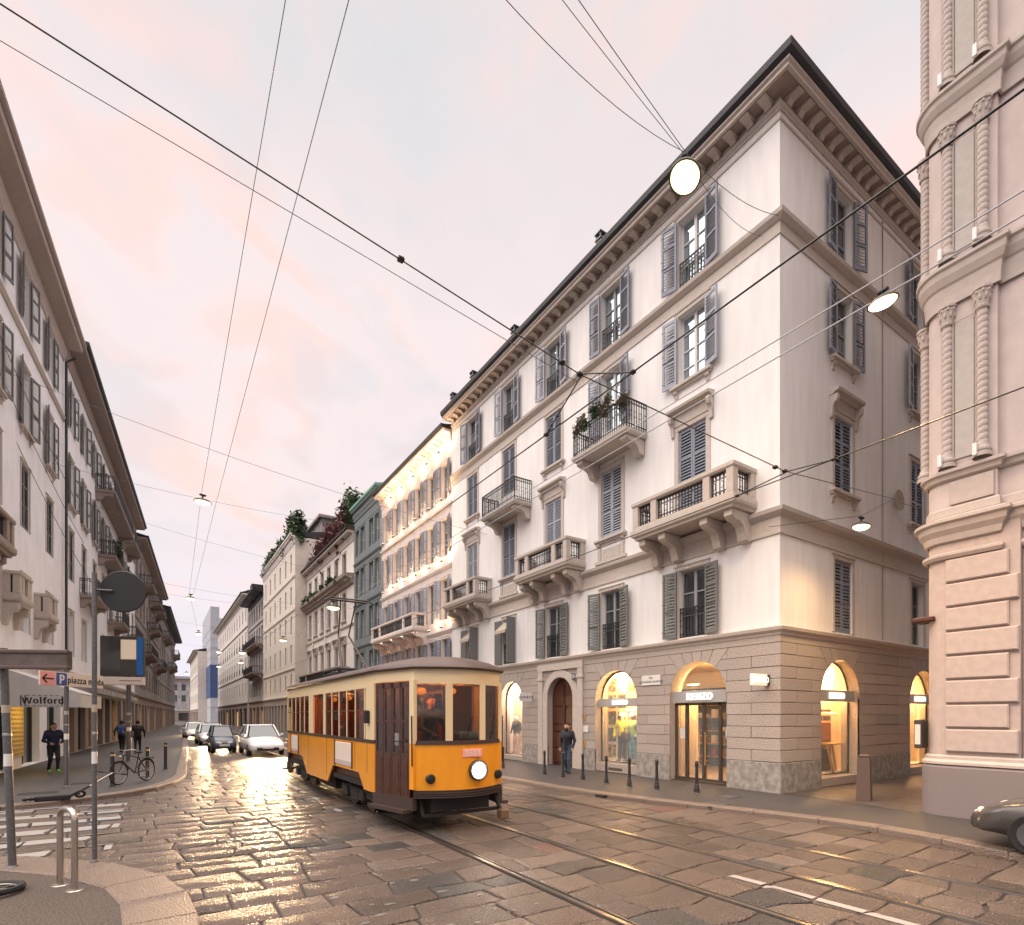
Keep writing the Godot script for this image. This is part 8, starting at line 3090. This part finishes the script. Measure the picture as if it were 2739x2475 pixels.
func wire(label: String, pts: Array, r := 0.012, m := "tram_black", sag := 0.0, group := "overhead wires") -> Node3D:
	var t := thing("overhead_wire", label, "wire", pts[0], 0.0, group)
	var b := MB.new()
	var all := []
	for i in pts.size() - 1:
		var a: Vector3 = pts[i]
		var e: Vector3 = pts[i + 1]
		var cnt := 10 if sag > 0.0 else 1
		for k in cnt:
			var f := float(k) / cnt
			all.append(a.lerp(e, f) - pts[0] - Vector3(0, sag * 4.0 * f * (1.0 - f), 0))
	all.append(pts[-1] - pts[0])
	b.tube(all, r, 6)
	part("strand", b.mesh(M[m]), t)
	return t

func clamp_on(t: Node3D, at: Vector3, s := 0.06) -> void:
	var b := MB.new()
	b.cbox(-s, -s * 0.6, -s, s, s * 0.6, s, s * 0.3)
	part("clamp", b.mesh(M.tram_black), t, Transform3D(Basis.IDENTITY, at - t.position))

func lamps_and_wires() -> void:
	hang_lamp("brightest street lamp, high in front of the corner palazzo's eaves", Vector3(8.7, 12.7, -7.1), 0.5, 1.0, "lamp_hot", 5.0)
	hang_lamp("street lamp hung on two grey wires before the alley mouth, near the pink corner", Vector3(9.0, 8.22, -3.74), 1.57, 0.52, "lamp_hot", 11.0, 80.0)
	hang_lamp("small street lamp over the alley beside the corner palazzo", Vector3(14.5, 6.75, -6.5), 0.0, 0.66, "lamp_warm", 2.6, 80.0)
	var far := [[9.4, 9.0, 35.3, "bright far street lamp above the tram's rear roof, before the ornate building", 1.2], [9.6, 9.0, 53.0, "far street lamp before the plain beige building's slit windows", 1.0], [7.8, 9.0, 66.0, "far street lamp before the dark-eaved building's balconies", 1.1], [9.0, 9.0, 78.0, "far street lamp before the distant pale building", 1.0],
		[2.0, 13.4, 33.0, "largest far street lamp against the sky, between the two long left wires", 1.1], [2.5, 12.7, 57.0, "high far street lamp against the sky, below the largest one on the left wires", 1.1], [3.5, 10.5, 64.0, "far street lamp against the sky just left of the scaffolded tower", 0.9], [7.0, 10.8, 84.0, "far street lamp before the scaffolded tower's blue banner, higher one", 1.0], [8.0, 9.8, 96.0, "far street lamp before the blue banner, lower one", 1.0], [4.2, 9.5, 110.0, "smallest far street lamp down the middle of the street", 1.0]]
	for q: Array in far:
		hang_lamp(q[3], Vector3(q[0], q[1], -q[2]), 0.3, q[4], "lamp_far", 2.0)
	# contact wires over the tracks
	wire("thick contact wire over the tram's track", [Vector3(4.4, 5.90, 8.0), Vector3(4.4, 5.90, -150.0)], 0.009)
	wire("thick contact wire over the free track, lower on the right", [Vector3(7.9, 5.68, 8.0), Vector3(7.9, 5.68, -150.0)], 0.0085)
	var s := wire("thick dark span wire from the upper left to the alley wall, crossing both contact wires", [Vector3(-14.0, 12.0, -8.3), Vector3(4.4, 6.35, -5.2), Vector3(7.9, 5.78, -4.6), Vector3(19.9, 9.1, -7.95)], 0.0075)
	for p: Vector3 in [Vector3(4.4, 6.35, -5.2), Vector3(4.15, 6.43, -5.24), Vector3(7.9, 5.78, -4.6), Vector3(7.7, 5.8, -4.63), Vector3(2.2, 7.03, -5.57)]:
		clamp_on(s, p, 0.035)
	var y := wire("short bridle wires tying the span wire to the contact wire in front of the palazzo", [Vector3(4.4, 5.90, -4.3), Vector3(4.4, 6.33, -5.15), Vector3(4.4, 5.90, -5.9)], 0.009)
	for p: Vector3 in [Vector3(4.4, 5.90, -4.3), Vector3(4.4, 5.90, -5.9)]:
		clamp_on(y, p, 0.03)
	y = wire("short bridle wires tying the span wire to the second contact wire", [Vector3(7.9, 5.68, -3.9), Vector3(7.9, 5.76, -4.55), Vector3(7.9, 5.68, -5.4)], 0.009)
	for p: Vector3 in [Vector3(7.9, 5.68, -3.9), Vector3(7.9, 5.68, -5.4)]:
		clamp_on(y, p, 0.03)
	wire("thin pale wire running just below the thick span wire on the left", [Vector3(-14.0, 11.6, -8.7), Vector3(4.4, 6.28, -5.25)], 0.004, "iron_grey")
	# wires of the brightest lamp
	wire("upper wire of the brightest lamp, to the palazzo's corner", [Vector3(-8.0, 13.2, -3.6), Vector3(8.7, 13.22, -7.1), Vector3(13.52, 15.1, -8.03)], 0.007, "iron_grey", 0.25)
	wire("lower wire of the brightest lamp, to the palazzo's front", [Vector3(-8.0, 12.6, -3.8), Vector3(8.7, 13.18, -7.12), Vector3(13.5, 14.9, -8.5)], 0.006, "iron_grey", 0.35)
	wire("looping feeder cable beside the brightest lamp's wires", [Vector3(-8.0, 13.9, -3.4), Vector3(3.0, 11.5, -5.9), Vector3(8.7, 13.2, -7.1)], 0.006, "iron_grey", 0.3)
	# the two grey wires of the second lamp run along the street
	wire("upper of the two grey wires along the palazzo's front", [Vector3(9.0, 8.62, 8.0), Vector3(9.0, 8.62, -45.0)], 0.011, "scaffold")
	wire("lower of the two grey wires along the palazzo's front", [Vector3(9.15, 8.42, 8.0), Vector3(9.15, 8.42, -45.0)], 0.011, "scaffold")
	wire("wire carrying the alley lamp between the two walls", [Vector3(13.0, 6.9, -8.0), Vector3(14.5, 7.02, -6.5), Vector3(19.9, 9.1, -7.93)], 0.006)
	wire("wire from the alley wall to the pink corner building", [Vector3(19.9, 9.0, -7.93), Vector3(13.9, 6.6, -5.0)], 0.006)
	# feeder wires above the left lane
	wire("left of the two long wires above the left lane", [Vector3(1.8, 15.0, 6.0), Vector3(1.95, 13.9, -33.0), Vector3(2.4, 13.2, -57.0), Vector3(3.4, 11.0, -64.0)], 0.009, "scaffold")
	wire("right of the two long wires above the left lane", [Vector3(2.55, 13.7, 6.0), Vector3(2.6, 13.4, -33.0), Vector3(2.7, 13.1, -57.0)], 0.009, "scaffold")
	var spans := [[24.0, 13.5, 11.0], [33.0, 13.9, 13.6], [40.0, 14.5, 12.0], [46.0, 12.0, 11.0], [57.0, 13.2, 12.8], [64.0, 12.0, 11.2], [84.0, 12.0, 11.5]]
	var sl := ["nearest to the tram", "holding the largest left lamp", "third across the street from the camera", "before the green building", "holding the second left lamp", "holding the lamp left of the tower", "farthest across the street"]
	for i in spans.size():
		var q: Array = spans[i]
		var a := left_at(q[0] - 28.9, 0.0)
		wire("thin span wire from house to house, " + sl[i], [Vector3(a.x, q[1], -q[0]), Vector3(13.55, q[2], -q[0] + 1.0)], 0.007, "iron_grey", 0.4)
	wire("thin wire rising steeply at the upper left corner", [Vector3(-8.0, 18.0, -12.0), Vector3(0.5, 19.0, -3.0)], 0.006, "iron_grey", 0.3)
	wire("second thin wire rising at the upper left corner", [Vector3(-8.0, 15.5, -12.0), Vector3(2.5, 18.0, -3.5)], 0.006, "iron_grey", 0.3)
	for q: Array in [[13.2, 26.0, "upper"], [11.6, 28.0, "middle"], [9.9, 30.5, "lower"]]:
		var a := left_at(q[1] - 28.9, 0.0)
		wire("dark cable slung along the near left building, %s one" % q[2], [Vector3(a.x - 0.2, q[0] + 2.6, -q[1] + 3.0), left_at(q[1] - 28.9 + 10.0, 0.4) + Vector3(0, q[0], 0)], 0.012, "iron", 0.2)

func cars() -> void:
	car("white_car", "white car with lit headlights following just behind the tram", Vector3(4.75, 0.0, -32.6), 0.02, "car_white", 1.62, 4.3, true, "cars in the roadway")
	car("dark_blue_car", "narrow dark blue microcar left of the white car behind the tram", Vector3(3.1, 0.0, -35.5), 0.03, "car_blue", 1.55, 2.6, false, "cars in the roadway", 1.25)
	car("white_car", "white car with lit headlights farther back in the left lane", Vector3(3.3, 0.0, -46.0), 0.04, "car_white", 1.5, 4.3, true, "cars in the roadway")
	car("white_car", "white car without lights by the left kerb", Vector3(2.9, 0.0, -58.0), 0.05, "car_white", 1.48, 4.2, false, "cars parked along the left kerb")
	car("dark_car", "dark car with lit headlights farthest back by the left kerb", Vector3(3.5, 0.0, -72.0), 0.05, "car_dark", 1.5, 4.3, true, "cars parked along the left kerb")
	car("dark_car", "dark grey car nosing into view at the right edge, half on the pavement", Vector3(11.25, 0.08, -1.05), PI, "car_dark", 1.46, 4.3, false)

func _ready() -> void:
	rng.seed = 11
	# camera: level, lens shifted upwards
	var cam := Camera3D.new()
	cam.name = "camera"
	cam.projection = Camera3D.PROJECTION_FRUSTUM
	cam.keep_aspect = Camera3D.KEEP_HEIGHT
	cam.near = 0.05
	cam.far = 900.0
	cam.size = 0.05 * 1822.0 / 1070.0
	cam.frustum_offset = Vector2(0.0, 0.05 * 499.0 / 1070.0)
	cam.position = Vector3(0, 2.1, 0)
	cam.rotation.y = deg_to_rad(-33.118)
	add_child(cam)
	# sky, air and exposure
	var env := Environment.new()
	env.background_mode = Environment.BG_SKY
	var sky := Sky.new()
	sky.sky_material = make_sky()
	env.sky = sky
	env.background_energy_multiplier = 0.30
	env.tonemap_mode = Environment.TONE_MAPPER_LINEAR
	env.tonemap_exposure = 3.9
	env.sdfgi_enabled = true
	env.ssao_enabled = true
	env.ssil_enabled = true
	var we := WorldEnvironment.new()
	we.name = "world_environment"
	we.environment = env
	add_child(we)
	var sun := DirectionalLight3D.new()
	sun.name = "sun"
	sun.light_color = Color(1.0, 0.96, 0.925)
	sun.light_energy = 0.5
	sun.light_angular_distance = 90.0
	sun.shadow_enabled = true
	add_child(sun)
	sun.look_at_from_position(Vector3(-2.8, 8, -1.0), Vector3.ZERO)

	make_materials()
	make_posters()
	make_outlines()
	plan_paint()
	pave()
	walks()
	rails()
	corner_building()
	pink_building()
	right_row()
	left_row()
	street_end()
	tram()
	cars()
	people()
	bollards()
	bike_rack()
	bicycle()
	scooter()
	near_tyre()
	signs()
	lamps_and_wires()
